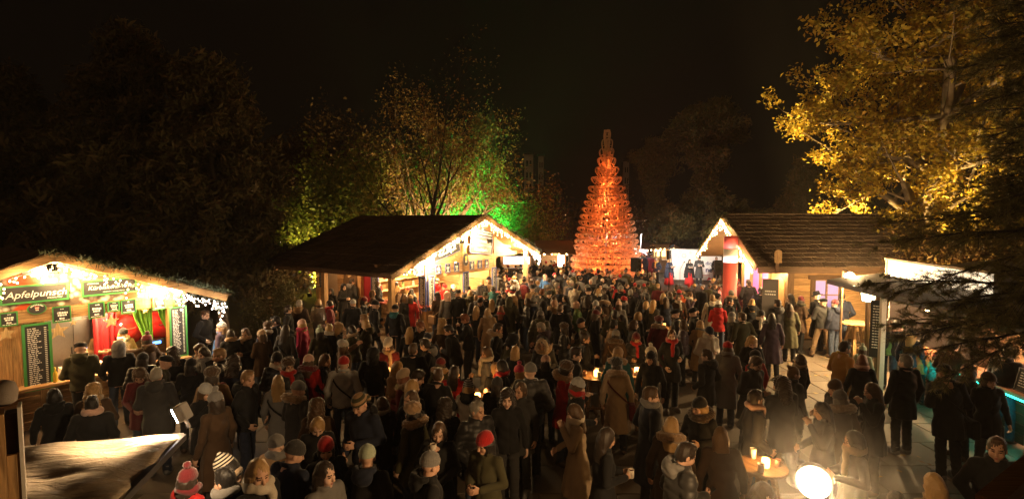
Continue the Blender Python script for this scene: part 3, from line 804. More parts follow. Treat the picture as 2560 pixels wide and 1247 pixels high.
def sign(name, label, M, w_, h_, edge, fr=.035, rows=0, seed=1, rot=0, lines=None, th=.03, cols=True, pad=.06):
    """framed board standing in the plane y=0 of M, centred; -y is the side one reads"""
    r = empty(name, label, 'sign'); r.matrix_world = M @ Matrix.Rotation(rot, 4, 'Y')
    b = MB(); x, z = w_/2, h_/2
    b.box(-x, x, -th, 0, z-fr, z).box(-x, x, -th, 0, -z, -z+fr).box(-x, -x+fr, -th, 0, -z+fr, z-fr).box(x-fr, x, -th, 0, -z+fr, z-fr)
    b.build('frame', edge, r); MB().box(-x+fr, x-fr, -th*.55, -.001, -z+fr, z-fr).build('board', BOARD, r)
    if rows:
        c = MB(); chalk_rows(c, -x+fr+pad*.6, x-fr-pad*.5, -z+fr+pad, z-fr-pad*.6, rows, -th*.55-.001, seed, .42, cols); tag(c.build('chalk_writing', CHALK, r), kind='stuff')
    for s, sz, dx, dz, shr in (lines or []): text(s, sz, CHALK, r, (dx, -th*.55-.002, dz), shear=shr)
    return r
def price_sign(label, M, w_, h_, edge, seed, fr=.022):
    r = sign('price_sign', label, M, w_, h_, edge, fr, th=.02); c = MB(); rr = random.Random(seed); y = -.0125
    for z, ww, hh in ((.33, .14, .05), (.10, .5, .13), (-.05, .42, .11), (-.25, .26, .11), (-.38, .7, .04)):
        x = -ww*w_/2
        while x < ww*w_/2:
            l = rr.uniform(.015, .04); c.box(x, x+l, y-.002, y, z*h_-hh*h_/2, z*h_+hh*h_/2*rr.uniform(.5, 1)); x += l+.008
    tag(c.build('chalk_writing', CHALK, r), kind='stuff'); return r
def floodlight(label, M, sz=.16, power=200, col=(1, .68, .32), spot=120, soft=.06, face=None):
    """housing with a bright face looking along -y of M"""
    r = empty('floodlight', label, 'floodlight'); r.matrix_world = M; s = sz/2
    b = MB(); b.box(-s, s, 0, sz*.45, -s*.8, s*.8)
    for i in range(5): b.box(-s*.8+i*s*.36, -s*.8+i*s*.36+.008, sz*.45, sz*.62, -s*.6, s*.6)
    b.build('housing', BLACK, r); MB().box(-s*.88, s*.88, -.006, -.001, -s*.68, s*.68).build('led_face', face or LEDW, r)
    k = MB(); k.box(-s-.012, -s-.004, sz*.1, sz*.2, -s*1.25, .02).box(s+.004, s+.012, sz*.1, sz*.2, -s*1.25, .02).box(-s-.012, s+.012, sz*.1, sz*.2, -s*1.25-.012, -s*1.25); k.build('bracket', METAL, r)
    lamp('SPOT', power, col, (0, -.03, 0), r, soft, spot=spot, blend=.8).rotation_euler = (R(-90), 0, 0)
    return r
STAR = [(math.cos(R(90+36*i))*(1 if i % 2 == 0 else .42), math.sin(R(90+36*i))*(1 if i % 2 == 0 else .42)) for i in range(10)]
def star(label, M, s):
    r = empty('hanging_star', label, 'star'); r.matrix_world = M
    b = MB(); b.prism([(x*s, z*s) for x, z in STAR], -.012, .012); b.build('star_body', wood('star_wood', (.62, .45, .22), axis=2), r)
    MB().tube([(0, 0, s), (0, 0, s+.22)], .003, 4).build('cord', WIRE, r)

def LP(M, px, py, y0=0.0):        # a point of the picture on the stall's wall plane y = y0: local x and z
    r = ray(px, py); u = M.to_3x3() @ Vector((1, 0, 0)); o = M @ Vector((0, y0, 0))
    x = -(o.x*r.y-o.y*r.x)/(u.x*r.y-u.y*r.x); t = (o.y+x*u.y)/r.y
    return x, CAM_H+r.z*t
def RECT(M, px0, px1, py0, py1, y0=0.0):   # centre x, centre z, width, height of a board seen there
    pc, yc = (px0+px1)/2, (py0+py1)/2
    return (LP(M, pc, yc, y0)[0], LP(M, pc, yc, y0)[1], LP(M, px1, yc, y0)[0]-LP(M, px0, yc, y0)[0], LP(M, pc, py0, y0)[1]-LP(M, pc, py1, y0)[1])
# ---------------------------------------------------------------- left punch stall with green-framed boards
AL = math.atan2(.813, .582); ML = frameM((-7.9, 12.1, 0), AL)
st = empty('market_stall', 'timber punch stall with green-framed chalkboards, red vats and green curtains', 'market stall'); st.matrix_world = ML
XA = -2.42; ZA = 3.50; SL = .374; OV = .75; XR = .72; XL = -5.9      # gable apex, slope, overhang
def zroof(x): return ZA-abs(x-XA)*SL
for x in (-.22, -2.50, -5.2):
    MB().box(-.06, .06, -.0, .12, 0, 2.35).build('post', WOODV, st, (x, 0, 0))
MB().box(-5.3, .1, -.02, .10, 2.14, 2.36).build('beam', WOODL, st)
planks_h(st, -5.2, 0, .02, .84, .02, 5, WOODDV if 0 else WOODL)
MB().box(-5.25, .08, -.32, .50, .86, .91).build('counter', WOODL, st)
planks_v(st, -3.2, -2.54, .91, 2.14, .03, 5, WOODV)
# gable boards, cut to the roof line
for i in range(22):
    xa, xb = -5.2+i*.24, -5.2+(i+1)*.24-.008
    if xa > .02: continue
    MB().prism([(xa, 2.36), (xb, 2.36), (xb, zroof(xb)-.07), (xa, zroof(xa)-.07)], .02, .045).build('plank', WOODV, st)
# back and side walls
planks_h(st, -5.2, .06, .0, 2.9, 2.6, 9, WOODL)
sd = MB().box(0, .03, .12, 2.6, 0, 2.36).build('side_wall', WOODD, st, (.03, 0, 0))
# roof: two slopes of boards and shingles
for sgn, xe in ((1, XR), (-1, XL)):
    b = MB(); b.prism([(XA, ZA), (xe, zroof(xe)), (xe, zroof(xe)-.05), (XA, ZA-.05)], -OV, 2.9); b.build('roof_deck', WOODY, st)
    b = MB(); b.beam((XA, -OV-.02, ZA-.05), (xe, -OV-.02, zroof(xe)-.05), .04, .17); b.build('barge_board', WOODL, st)
    shingle_roof(st, (xe+sgn*.05, -OV-.04, zroof(xe)-.0), (xe+sgn*.05, 2.95, zroof(xe)), (XA, -OV-.04, ZA+.02), (XA, 2.95, ZA+.02), 6, 8, SHING)
for x in (-4.4, -.2): MB().beam((x, -OV, zroof(x)-.13), (x, 2.6, zroof(x)-.13), .09, .12).build('rafter', WOODY, st)
# printed banner of berries in the gable
m = fabric('berry_print', (.42, .36, .28), .5, 60, .3, 0, 0)
nt = m.node_tree; bb = nt.nodes['Principled BSDF']; vo = nt.nodes.new('ShaderNodeTexVoronoi'); vo.inputs['Scale'].default_value = 9; nz = nt.nodes.new('ShaderNodeTexNoise'); nz.inputs['Scale'].default_value = 1.6
tcn = nt.nodes.new('ShaderNodeTexCoord'); nt.links.new(tcn.outputs['Object'], vo.inputs['Vector']); nt.links.new(tcn.outputs['Object'], nz.inputs['Vector'])
cr = nt.nodes.new('ShaderNodeValToRGB'); e = cr.color_ramp.elements; e[0].position = .1; e[0].color = (.62, .56, .44, 1); e[1].position = .62; e[1].color = (.10, .07, .045, 1); nt.links.new(vo.outputs['Distance'], cr.inputs[0])
c2 = nt.nodes.new('ShaderNodeValToRGB'); e = c2.color_ramp.elements; e[0].position = .54; e[0].color = (0, 0, 0, 1); e[1].position = .6; e[1].color = (1, 1, 1, 1); nt.links.new(nz.outputs[0], c2.inputs[0])
mx = nt.nodes.new('ShaderNodeMix'); mx.data_type = 'RGBA'; mx.inputs[7].default_value = (.45, .07, .02, 1); nt.links.new(c2.outputs[0], mx.inputs[0]); nt.links.new(cr.outputs[0], mx.inputs[6]); nt.links.new(mx.outputs[2], bb.inputs['Base Color'])
bn = MB(); bn.prism([(-4.6, 2.40), (-.75, 2.40), (-.75, zroof(-.75)-.2), (XA, ZA-.2), (-4.6, zroof(-4.6)-.2)], .002, .016)
tag(bn.build('printed_banner', m), 'berry-patterned banner filling the gable of the green-framed stall', 'banner').matrix_world = ML
# emblem disc in the gable
eo = empty('gable_emblem', 'round pale emblem with two leaves high in the berry banner', 'emblem'); eo.matrix_world = ML @ Matrix.Translation((LP(ML, 88, 676)[0], -.01, LP(ML, 88, 676)[1]))
MB().lathe([(.0, 0), (.13, 0), (.13, .012), (0, .012)], 24, M=Matrix.Rotation(R(90), 4, 'X')).build('disc', plain('emblem_pale', (.6, .57, .5)), eo)
for s in (-1, 1): MB().lathe([(0, 0), (.085, 0), (.085, .01), (0, .01)], 16, M=Matrix.Translation((s*.12, -.014, -.02)) @ Matrix.Scale(.8, 4, (0, 0, 1)) @ Matrix.Rotation(R(90), 4, 'X')).build('leaf', plain('emblem_grey', (.22, .21, .19)), eo)
SG = lambda x, z, y=-.035: ML @ Matrix.Translation((x, y, z))
X, Z, W1, H1 = RECT(ML, 1, 175, 709, 757, -.035)
sign('name_sign', 'green-framed sign reading Apfelpunsch', SG(X, Z), W1, .36, GREEN, lines=[('Apfelpunsch', .185, .02, -.01, .28), ('SPEZIALITÄT', .042, W1*.28, -.11, .2)])
X, Z, W1, H1 = RECT(ML, 205, 344, 697, 735, -.035)
sign('name_sign', 'green-framed sign reading Kürbiskern-Wrap', SG(X, Z), W1, .34, GREEN, lines=[('Kürbiskern-Wrap', .118, .04, -.005, .28), ('STEIRISCHER', .035, -W1*.3, .09, .2), ('VOLLKORN | GEMÜSE | FRISCH', .028, .06, -.10, .2)])
PS = [(-2, 45, 780, 815, 'with the widest frame, next to the oval sign'), (130, 178, 765, 805, 'hung beside the big wooden star'), (220, 262, 755, 795, 'over the red curtain'), (302, 340, 748, 783, 'over the inner green curtain'), (381, 415, 740, 773, 'over the outer green curtain')]
for i, (a, b, c, d, wh) in enumerate(PS):
    X, Z, W1, H1 = RECT(ML, a, b, c, d, -.05); price_sign('square green-framed price board '+wh, SG(X, Z, -.05), W1, H1, GREEN, i+3)
X, Z, W1, H1 = RECT(ML, 268, 299, 753, 778, -.05); price_sign('smallest green-framed price board under the Kürbiskern-Wrap sign', SG(X, Z, -.05), W1, H1, GREEN, 21)
X, Z, W1, H1 = RECT(ML, 434, 457, 739, 760, -.05); price_sign('tiny green-framed price board on the corner post above tall menu', SG(X, Z, -.05), W1, H1, GREEN, 22)
ov = empty('oval_sign', 'oval black sign with green rim and red striped cup', 'sign'); X, Z, W1, H1 = RECT(ML, 67, 117, 753, 790, -.06); ov.matrix_world = SG(X, Z, -.06) @ Matrix.Scale(W1/.49, 4)
el = Matrix.Scale(.74, 4, (0, 0, 1)) @ Matrix.Rotation(R(90), 4, 'X')
MB().lathe([(0, 0), (.245, 0), (.245, .02), (0, .02)], 28, M=el).build('rim', GREEN, ov)
MB().lathe([(0, .02), (.215, .02), (.215, .026), (0, .026)], 28, M=el).build('board', BOARD, ov)
for i in range(4): MB().box(-.055+.006*i, .055-.006*i, -.036, -.028, .05-.035*i, .078-.035*i).build('cup_stripe', plain('stripe_red', (.5, .05, .03)) if i % 2 == 0 else CHALK, ov)
for i in range(9): 
    a = R(150-15*i); MB().box(-.012, .012, -.034, -.028, -.018, .018, M=Matrix.Translation((.165*math.cos(a), 0, .11*math.sin(a)+.02)) @ Matrix.Rotation(-(a-R(90)), 4, 'Y')).build('chalk_mark', CHALK, ov)
X, Z, W1, H1 = RECT(ML, 57, 132, 807, 975, -.09); sign('menu_board', 'wide green-framed menu chalkboard nearest the wooden gate post', SG(X, Z, -.09), W1, H1, GREEN, .045, 30, 4)
X, Z, W1, H1 = RECT(ML, 424, 468, 765, 892, -.09); sign('menu_board', 'narrow green-framed menu chalkboard beside the green curtain', SG(X, Z, -.09), W1, H1, GREEN, .035, 32, 9)
for i, (px, py, s, lb) in enumerate([(15, 834, .14, 'wooden star hanging at the near end of the green-framed stall'), (145, 827, .18, 'large wooden star hanging right beside the wide menu chalkboard'), (183, 806, .07, 'small orange-lit wooden star above the bottles'), (278, 803, .15, 'wooden star hanging in front of the red curtain'), (363, 776, .07, 'tiny wooden star between the two green curtains')]):
    X, Z = LP(ML, px, py, -.10); star(lb, ML @ Matrix.Translation((X, -.10, Z)), s)
CX = lambda px, y=.2: LP(ML, px, 800, y)[0]
# inside: vats, curtains, shelf, bottles, till
def curtain(label, M, w_, h_, mat, gather, seed):
    r = random.Random(seed); n = 40; v = []; f = []
    for j in range(13):
        t = j/12; ww = w_*(1-(gather[0])*math.sin(min(1, t/gather[1])*math.pi/2)**2) if gather else w_
        for i in range(n+1):
            u = i/n; x = (u if not gather or gather[2] < 0 else 1-u)
            xx = x*ww if not gather or gather[2] < 0 else w_-x*ww
            v.append((xx, .03*math.sin(u*26+seed)*(1-.3*t)+.01*math.sin(u*9), -t*h_))
        if j: f += [((j-1)*(n+1)+i, (j-1)*(n+1)+i+1, j*(n+1)+i+1, j*(n+1)+i) for i in range(n)]
    me = meshdata('curtain', v, f, mat, True); o = link('curtain', me); o.matrix_world = M; m_ = o.modifiers.new('t', 'SOLIDIFY'); m_.thickness = .004
    return tag(o, label, 'curtain')
CG = fabric('curtain_green', (.14, .34, .03), .7, 200, .2, .3); CR = fabric('curtain_red', (.30, .012, .02), .7, 200, .2, .3)
curtain('dark red curtain hanging behind the bar of the green-framed stall', ML @ Matrix.Translation((CX(232, .95), .95, 2.1)), .45, 1.3, CR, None, 2)
curtain('lime green curtain tied back above the till', ML @ Matrix.Translation((CX(332, .25), .25, 2.12)), .38, .8, CG, (.5, 1.0, 1), 3)
curtain('long lime green curtain beside the narrow menu board', ML @ Matrix.Translation((CX(393, .16), .16, 2.12)), .36, 1.25, CG, (.72, .75, 1), 5)
VAT = plain('vat_red', (.30, .008, .012), .12, 0, .1)
for x, s, lb in ((CX(308, 1.35), .36, 'large glossy red punch vat behind the smiling vendor'), (CX(385, 1.35), .34, 'dark glossy red punch vat between the green curtains')):
    r = empty('punch_vat', lb, 'vat'); r.matrix_world = ML @ Matrix.Translation((x, 1.35, 1.50))
    b = MB(); b.lathe([(0, -.5), (.5*s, -.5), (.86*s, -.40), (s, -.15), (s, .15), (.86*s, .40), (.5*s, .5), (0, .5)], 28, M=Matrix.Rotation(R(90), 4, 'X')); b.build('drum', VAT, r, smooth=True)
    MB().tube([(-.22*s, -.52, .2*s), (-.2*s, -.56, .2*s), (.2*s, -.56, .28*s), (.22*s, -.52, .28*s)], .012, 6).build('handle', METAL, r)
    MB().box(-s*.7, s*.7, -.3, .3, -1.5, -s*.8).build('stand', WOODD, r)
MB().box(-2.45, -1.75, 1.9, 1.93, 1.9, 1.93).build('shelf', WOODL, st)
def bottle(label, M, col, h=.30, cap=(.1, .2, .6)):
    r = empty('bottle', label, 'bottle'); r.matrix_world = M
    b = MB(); b.lathe([(.034, 0), (.036, .01), (.036, h*.6), (.014, h*.78), (.013, h*.96), (0, h*.96)], 12); b.build('glass', plain('glass_'+label[:6], col, .1), r, smooth=True)
    MB().lathe([(.016, h*.93), (.016, h), (0, h)], 10).build('cap', plain('cap_'+label[:6], cap, .4), r)
bottle('amber bottle with red cap on the stall counter', ML @ Matrix.Translation((CX(187), .12, 1.09)), (.5, .25, .05), .34, (.5, .05, .05))
bottle('clear bottle with blue cap on the stall counter', ML @ Matrix.Translation((CX(192), .16, 1.09)), (.6, .6, .55), .32, (.05, .12, .6))
bottle('tall pale bottle with blue cap near the grey-hatted vendor', ML @ Matrix.Translation((CX(213), .20, 1.09)), (.6, .5, .3), .34, (.05, .12, .6))
bottle('yellow bottle on a ledge beside the wide menu board', ML @ Matrix.Translation((CX(131,-.2), -.2, .912)), (.6, .42, .06), .30, (.6, .5, .1))
cr_ = empty('display_case', 'small pale counter display under the bottles', 'display'); cr_.matrix_world = ML @ Matrix.Translation((CX(196), .15, .912))
MB().box(-.35, .35, -.15, .15, 0, .18).build('case', plain('case_white', (.7, .66, .58), .4), cr_); MB().box(-.22, .12, -.153, -.151, .03, .14).build('panel', plain('case_red', (.35, .03, .02)), cr_)
tl = empty('cash_till', 'cash till with a glowing blue display on the counter', 'till'); tl.matrix_world = ML @ Matrix.Translation((CX(388,.1), .1, .912))
MB().box(-.15, .15, -.1, .16, .0, .12).build('base', BLACK, tl); MB().box(-.015, .015, .0, .03, .12, .34).build('stem', BLACK, tl)
MB().box(-.15, .15, -.02, .04, .34, .46).build('display', BLACK, tl); MB().box(-.11, .09, -.024, -.021, .36, .42).build('screen', emit('till_blue', (.05, .25, 1.0), 5), tl)
fk = empty('refrigerator', 'tall grey metal refrigerator behind the stall counter', 'refrigerator'); fk.matrix_world = ML @ Matrix.Translation((CX(170,1.5), 1.5, 0))
MB().box(-.42, .42, -.3, .3, .05, 1.95).build('cabinet', METAL, fk); MB().box(-.40, -.01, -.33, -.302, .1, 1.9).build('door', METAL, fk); MB().box(.01, .40, -.33, -.302, .1, 1.9).build('door', METAL, fk)
MB().box(-.05, -.03, -.36, -.33, .9, 1.3).build('handle', BLACK, fk)
# lights of the stall
floodlight('black floodlight hung under the apex of the berry gable', ML @ Matrix.Translation((LP(ML, 133, 668, -.72)[0], -.72, LP(ML, 133, 668, -.72)[1])) @ Matrix.Rotation(R(180-30), 4, 'Z'), .16, 430, (1, .64, .27), 115)
for x, p in ((-1.3, 210), (-3.9, 110)): 
    r = empty('ceiling_lamp', 'bare ceiling lamp inside the green-framed stall, '+('over the vendors' if x > -2 else 'at its near end'), 'lamp'); r.matrix_world = ML @ Matrix.Translation((x, .75, 2.3))
    MB().lathe([(0, 0), (.05, 0), (.06, .05), (0, .09)], 12).build('shade', emit('warm_lamp', (1, .75, .4), 12, False), r, smooth=True); lamp('POINT', p, (1, .62, .27), (0, 0, -.1), r, .1)
r = empty('tube_lamp', 'bright tube lamp under the eave beside the Kürbiskern-Wrap sign', 'lamp'); r.matrix_world = ML @ Matrix.Translation((LP(ML, 405, 722, -.2)[0], -.22, 2.55))
MB().box(-.3, .3, -.02, .02, -.015, .015).build('tube', emit('tube_light', (1, .8, .5), 40, False), r); MB().box(-.32, .32, -.03, .03, .016, .04).build('housing', METAL, r); lamp('POINT', 110, (1, .62, .26), (0, -.05, -.06), r, .12)
E = lambda x, dz=-.16: (x, -OV+.02, zroof(x)+dz)
fairy('icicle lights along the berry gable from its apex towards the corner', ML, E(XA), E(-.5), 62, .30, .017, power=45, seed=4, nl=3)
fairy('icicle lights hanging off the outer eave end of the green-framed stall', ML, E(-.45), E(XR), 58, .46, .015, BULBW, power=45, seed=8, nl=2, col=(1, .8, .6))
fairy('icicle lights along the near half of the berry gable', ML, E(XA), E(-4.4), 60, .30, .017, power=50, seed=11, nl=2)
garland('fir garland on the barge boards of the green-framed stall', ML, (XA-.2, -OV-.03, ZA+.06), (XR+.1, -OV-.03, zroof(XR)+.08), .07, 5, 1100)

# ---------------------------------------------------------------- middle food stall
AC = math.atan2(.842, .54); MC = frameM((-3.05, 18.3, 0), AC); WC = 4.27
cs = empty('market_stall', 'large open food stall with a shingled roof and blue-edged signs', 'market stall'); cs.matrix_world = MC
XM = WC/2; ZC = 4.32; SC = .385; OC = 1.0; XE0 = XM-4.85; XE1 = XM+4.25; DB = 5.9
def zc(x): return ZC-abs(x-XM)*SC
for x, y in ((0, 0), (WC, 0), (XM, 0), (0, 3.4), (0, 6.0), (WC, 3.4)): MB().box(-.09, .09, -.09+.09, .09+.09, 0, 2.52).build('post', WOODV, cs, (x, y, 0))
for x, y in ((XE0+.35, -OC+.35), (XE1-.45, -OC+.45), (XE0+.35, 2.6), (XE0+.35, 5.9)): MB().box(-.08, .08, -.08, .08, 0, zc(x)-.1).build('post', WOODV, cs, (x, y, 0))
MB().box(-.1, WC+.1, -.03, .10, 2.5, 2.72).build('beam', WOODL, cs)
MB().box(XE0+.3, XE1-.3, -OC+.28, -OC+.42, zc(XE0+.35)-.12, zc(XE0+.35)+.06).build('tie_beam', WOODL, cs) if 0 else None
MB().box(WC+.1, XE1-.35, -.02, .10, 2.56, 2.72).build('beam', WOODL, cs)
MB().box(XE0+.35, -.1, -.02, .10, 2.56, 2.70).build('beam', WOODL, cs)
planks_h(cs, .09, WC-.09, .05, 1.0, .0, 5, WOODL)
MB().box(-.12, WC+.12, -.34, .6, 1.02, 1.07).build('counter', plain('counter_red', (.24, .05, .035), .35), cs)
planks_h(cs, .09, WC-.09, 2.02, 2.5, .01, 3, WOODL)
for i in range(19):
    xa, xb = i*WC/19, (i+1)*WC/19-.008
    MB().prism([(xa, 2.72), (xb, 2.72), (xb, min(zc(xb), ZC)-.1), (xa, min(zc(xa), ZC)-.1)], .02, .05).build('plank', WOODV, cs)
MB().box(XM-.11, XM+.11, -.05, .015, 2.72, ZC-.25).build('king_post', WOODV, cs)
MB().box(WC-.11, WC+.11, -.05, .015, 2.6, zc(WC)-.1).build('post', WOODV, cs)
MB().beam((WC+.1, -.03, 3.1), (XE1-.9, -.03, zc(XE1-.9)-.1), .05, .1).build('brace', WOODL, cs)
b = MB(); b.prism([(WC+.1, 2.72), (XE1-.4, 2.62), (WC+.1, zc(WC+.1)-.1)], .03, .05); b.build('gable_panel', WOODL, cs)
# side wall facing the path
SW = MC @ Matrix.Rotation(R(-90), 4, 'Z')      # its x runs towards the front corner, -y looks out
sw = empty('side_wall_group', None); sw.parent = cs; sw.matrix_local = Matrix.Rotation(R(-90), 4, 'Z'); sw.name = 'side_wall'
planks_h(sw, -6.0, -.1, .05, 2.5, .0, 10, WOODL, wind=((-2.6, -.15, 1.0, 2.1), (-3.45, -2.8, .9, 2.0), (-5.6, -4.9, .3, 2.05), (-4.55, -3.7, .05, 2.1)))
MB().box(-2.7, -.1, -.3, .35, .97, 1.02).build('counter', plain('counter_red', (.24, .05, .035)), sw)
MB().box(-3.45, -2.8, .05, .08, .9, 2.0).build('curtain', CR, sw)
for x in (-3.48, -2.83): MB().box(x, x+.06, -.03, .03, .88, 2.04).build('window_frame', WOODV, sw)
MB().box(-3.7, -2.3, -.05, .0, 2.06, 2.12).build('rail', WOODD, sw)
MB().box(-4.55, -3.7, .04, .08, .05, 2.1).build('door', WOODDV, sw)
MB().box(-5.6, -4.9, .03, .05, .3, 2.05).build('panel', plain('pale_board', (.42, .32, .20), .6), sw)
# back wall, inside shelves with goods
planks_h(cs, .1, WC, .05, 2.5, 3.0, 8, WOODL)
SHC = [(.45, .06, .03), (.5, .4, .1), (.1, .2, .06), (.6, .5, .36), (.3, .05, .03), (.5, .2, .05)]
for k, z in enumerate((1.35, 1.75, 2.1)):
    MB().box(.2, WC-.2, 2.55, 2.95, z-.03, z).build('shelf', WOODL, cs)
SHN = ['red', 'yellow', 'green', 'cream', 'dark red', 'orange']
for k in range(18):
    z = (1.35, 1.75, 2.1)[k % 3]; x = .35+.2*k+random.uniform(-.03, .03); c = SHC[k//3 % 6]
    o = empty('storage_jar', '%s lidded jar on the %s back shelf of the food stall' % (SHN[k//3 % 6], ('lowest', 'middle', 'top')[k % 3]), 'jar', (0, 0, 0), 0, 'jars on the back shelves of the food stall'); o.matrix_world = MC @ Matrix.Translation((x, 2.75, z))
    MB().lathe([(.05, 0), (.055, .02), (.055, .17), (.04, .2)], 10).build('jar_body', plain('jar_%d' % SHC.index(c), c, .3), o, smooth=True); MB().lathe([(.043, .2), (.043, .23), (0, .23)], 10).build('lid', METAL, o)
fw_ = empty('far_wall'); fw_.parent = cs; fw_.matrix_local = Matrix.Translation((WC-.1, 0, 0)) @ Matrix.Rotation(R(90), 4, 'Z'); planks_h(fw_, .2, 3.0, .05, 2.5, .0, 8, WOODL)
hp = empty('hot_plate', 'steel hot plate with pans on the food stall counter', 'hot plate'); hp.matrix_world = MC @ Matrix.Translation((3.1, .25, 1.07))
MB().box(-.7, .7, -.25, .25, 0, .09).build('plate_body', METAL, hp)
for x in (-.4, .1, .48): MB().lathe([(0, .095), (.17, .095), (.19, .15), (.18, .15), (.165, .105), (0, .105)], 18, (x, 0, 0)).build('pan', plain('pan_steel', (.4, .4, .4), .3, 1), hp, smooth=True)
bottle('green-tipped squeeze bottle on the food stall counter', MC @ Matrix.Translation((3.3, -.12, 1.07)), (.5, .45, .3), .30, (.03, .4, .05))
SC_ = lambda x, z, y=-.06: MC @ Matrix.Translation((x, y, z))
for lb, q, rot, ln in (('tilted black sign reading Vogelnudeln Pfanne on the bright gable', (1083, 1150, 616, 644), -13, 'Vogelnudeln Pfanne'), ('upper tilted black sign hidden in glare on the bright gable', (1113, 1150, 594, 612), -14, ''),
      ('black sign reading Kartoffelpuffer, lower side of the bright gable', (1174, 1230, 617, 632), 6, 'Kartoffelpuffer'), ('black sign reading Bratwurst in the glare of the bright gable', (1176, 1231, 594, 611), 8, 'Bratwurst'), ('topmost black sign under the apex of the bright gable', (1178, 1231, 573, 590), 9, '')):
    X, Z, W1, H1 = RECT(MC, *q, -.07); sign('name_sign', lb, SC_(X, Z, -.07), W1, .32, BLUEP, .015, rot=R(rot), rows=0 if ln else 2, cols=False, lines=[(ln, min(.17, W1/len(ln)*1.55), .03, 0, .1)] if ln else None)
for i, (a, b, c, d, wh) in enumerate(((1089, 1102, 662, 685, 'nearest the corner menu boards'), (1113, 1125, 659, 682, 'second along from the corner menu boards'), (1135, 1147, 656, 679, 'just before the oval crest sign'), (1174, 1185, 652, 674, 'just past the oval crest sign'), (1194, 1204, 650, 671, 'over the hot plate'), (1212, 1221, 648, 669, 'nearest the far corner post'))):
    X, Z, W1, H1 = RECT(MC, a, b, c, d, -.05); price_sign('upright blue-edged price board '+wh, SC_(X, Z, -.05), W1, H1, BLUEP, 30+i, .02)
price_sign('blue-edged price board under the low eave beside the corner post', SC_(-.45, 2.42, -.05), .42, .48, BLUEP, 41, .02)
price_sign('blue-edged price board high over the side serving hatch', SW @ Matrix.Translation((-1.2, -.06, 2.32)), .44, .42, BLUEP, 42, .02)
cv = empty('oval_sign', 'small oval crest sign with a yellow coat of arms', 'sign'); X, Z, W1, H1 = RECT(MC, 1157, 1171, 635, 662, -.1); cv.matrix_world = SC_(X, Z, -.10) @ Matrix.Scale(W1/.40, 4); el = Matrix.Scale(1.45, 4, (0, 0, 1)) @ Matrix.Rotation(R(90), 4, 'X')
MB().lathe([(0, 0), (.20, 0), (.20, .02), (0, .02)], 28, M=el).build('rim', METAL, cv); MB().lathe([(0, .02), (.18, .02), (.18, .026), (0, .026)], 28, M=el).build('board', BOARD, cv)
for z, c in ((.10, (.7, .5, .05)), (.0, (.6, .42, .06)), (-.09, (.45, .4, .35))): MB().box(-.07, .07, -.036, -.028, z-.035, z+.04).build('crest_piece', plain('crest_%d' % int(z*100), c), cv)
MB().box(-.15, -.05, .0, .1, 0, 0.1) if 0 else None
X, Z, W1, H1 = RECT(MC, 1069, 1086, 689, 775, -.10); sign('menu_board', 'tall blue-edged menu board on the front of the corner post', SC_(X, Z, -.10), W1, H1, BLUEP, .03, 26, 12)
X, Z, W1, H1 = RECT(SW, 1048, 1066, 691, 777, -.10); sign('menu_board', 'tall blue-edged menu board on the side of the corner post', SW @ Matrix.Translation((X, -.10, Z)), W1, H1, BLUEP, .03, 26, 14)
X, Z, W1, H1 = RECT(MC, 1229, 1240, 668, 732, -.10); sign('menu_board', 'blue-edged menu board at the far end of the food counter', SC_(X, Z, -.10), W1, H1, BLUEP, .03, 26, 15)
X, Z, W1, H1 = RECT(MC, 1158, 1171, 679, 730, -.10); sign('menu_board', 'blue-edged menu board on the middle post of the food counter', SC_(X, Z, -.10), W1, H1, BLUEP, .03, 26, 16)
sign('menu_board', 'blue-edged menu board half hidden behind the eave post', SW @ Matrix.Translation((-2.62, -.06, 1.7)), .42, .9, BLUEP, .03, 18, 17)
sign('menu_board', 'dim menu board on the far side wall near the sapling', SW @ Matrix.Translation((-5.75, -.06, 1.7)), .40, .8, METAL, .03, 16, 18)
# roof
e0 = (XE0, -OC, zc(XE0)); e1 = (XE0, DB, zc(XE0)); r0 = (XM, -OC, ZC); r1 = (XM, DB, ZC)
for xe in (XE0, XE1):
    b = MB(); b.prism([(XM, ZC-.01), (xe, zc(xe)-.01), (xe, zc(xe)-.06), (XM, ZC-.06)], -OC, DB); b.build('roof_deck', WOODY, cs)
    MB().beam((XM, -OC-.025, ZC-.06), (xe, -OC-.025, zc(xe)-.06), .04, .18).build('barge_board', WOODL, cs)
    for y in (1.0, 3.0, 5.0): MB().beam((XM, y, ZC-.13), (xe, y, zc(xe)-.13), .07, .12).build('rafter', WOODL, cs)
    MB().beam((xe*.999, -OC, zc(xe)-.03), (xe*.999, DB, zc(xe)-.03), .03, .14).build('eave_board', WOODD, cs)
shingle_roof(cs, e0, e1, r0, r1, 9, 15, SHING, th=.065)
shingle_roof(cs, (XE1, DB, zc(XE1)), (XE1, -OC, zc(XE1)), r1, r0, 10, 8, SHING)
floodlight('white-hot floodlight in front of the food stall gable', MC @ Matrix.Translation((2.75, -.75, 3.30)) @ Matrix.Rotation(R(180), 4, 'Z'), .2, 620, (1, .68, .30), 125)
floodlight('black floodlight with orange back among the fairy lights', MC @ Matrix.Translation((.75, -.95, 3.36)) @ Matrix.Rotation(R(172), 4, 'Z'), .18, 330, (1, .66, .28), 120)
def bulb_lamp(label, M, rad, power, col=(1, .63, .27), st_=60, drop=.25):
    r = empty('bulb_lamp', label, 'lamp'); r.matrix_world = M
    MB().lathe([(0, -rad), (rad*.7, -rad*.75), (rad, 0), (rad*.7, rad*.75), (.02, rad*1.2)], 14).build('bulb', emit('bulb_%d' % st_, col, st_, False), r, smooth=True)
    MB().tube([(0, 0, rad*1.1), (0, 0, rad*1.1+drop)], .012, 6).build('holder', BLACK, r); lamp('POINT', power, col, (0, -rad*1.1, -rad*1.3), r, rad); return r
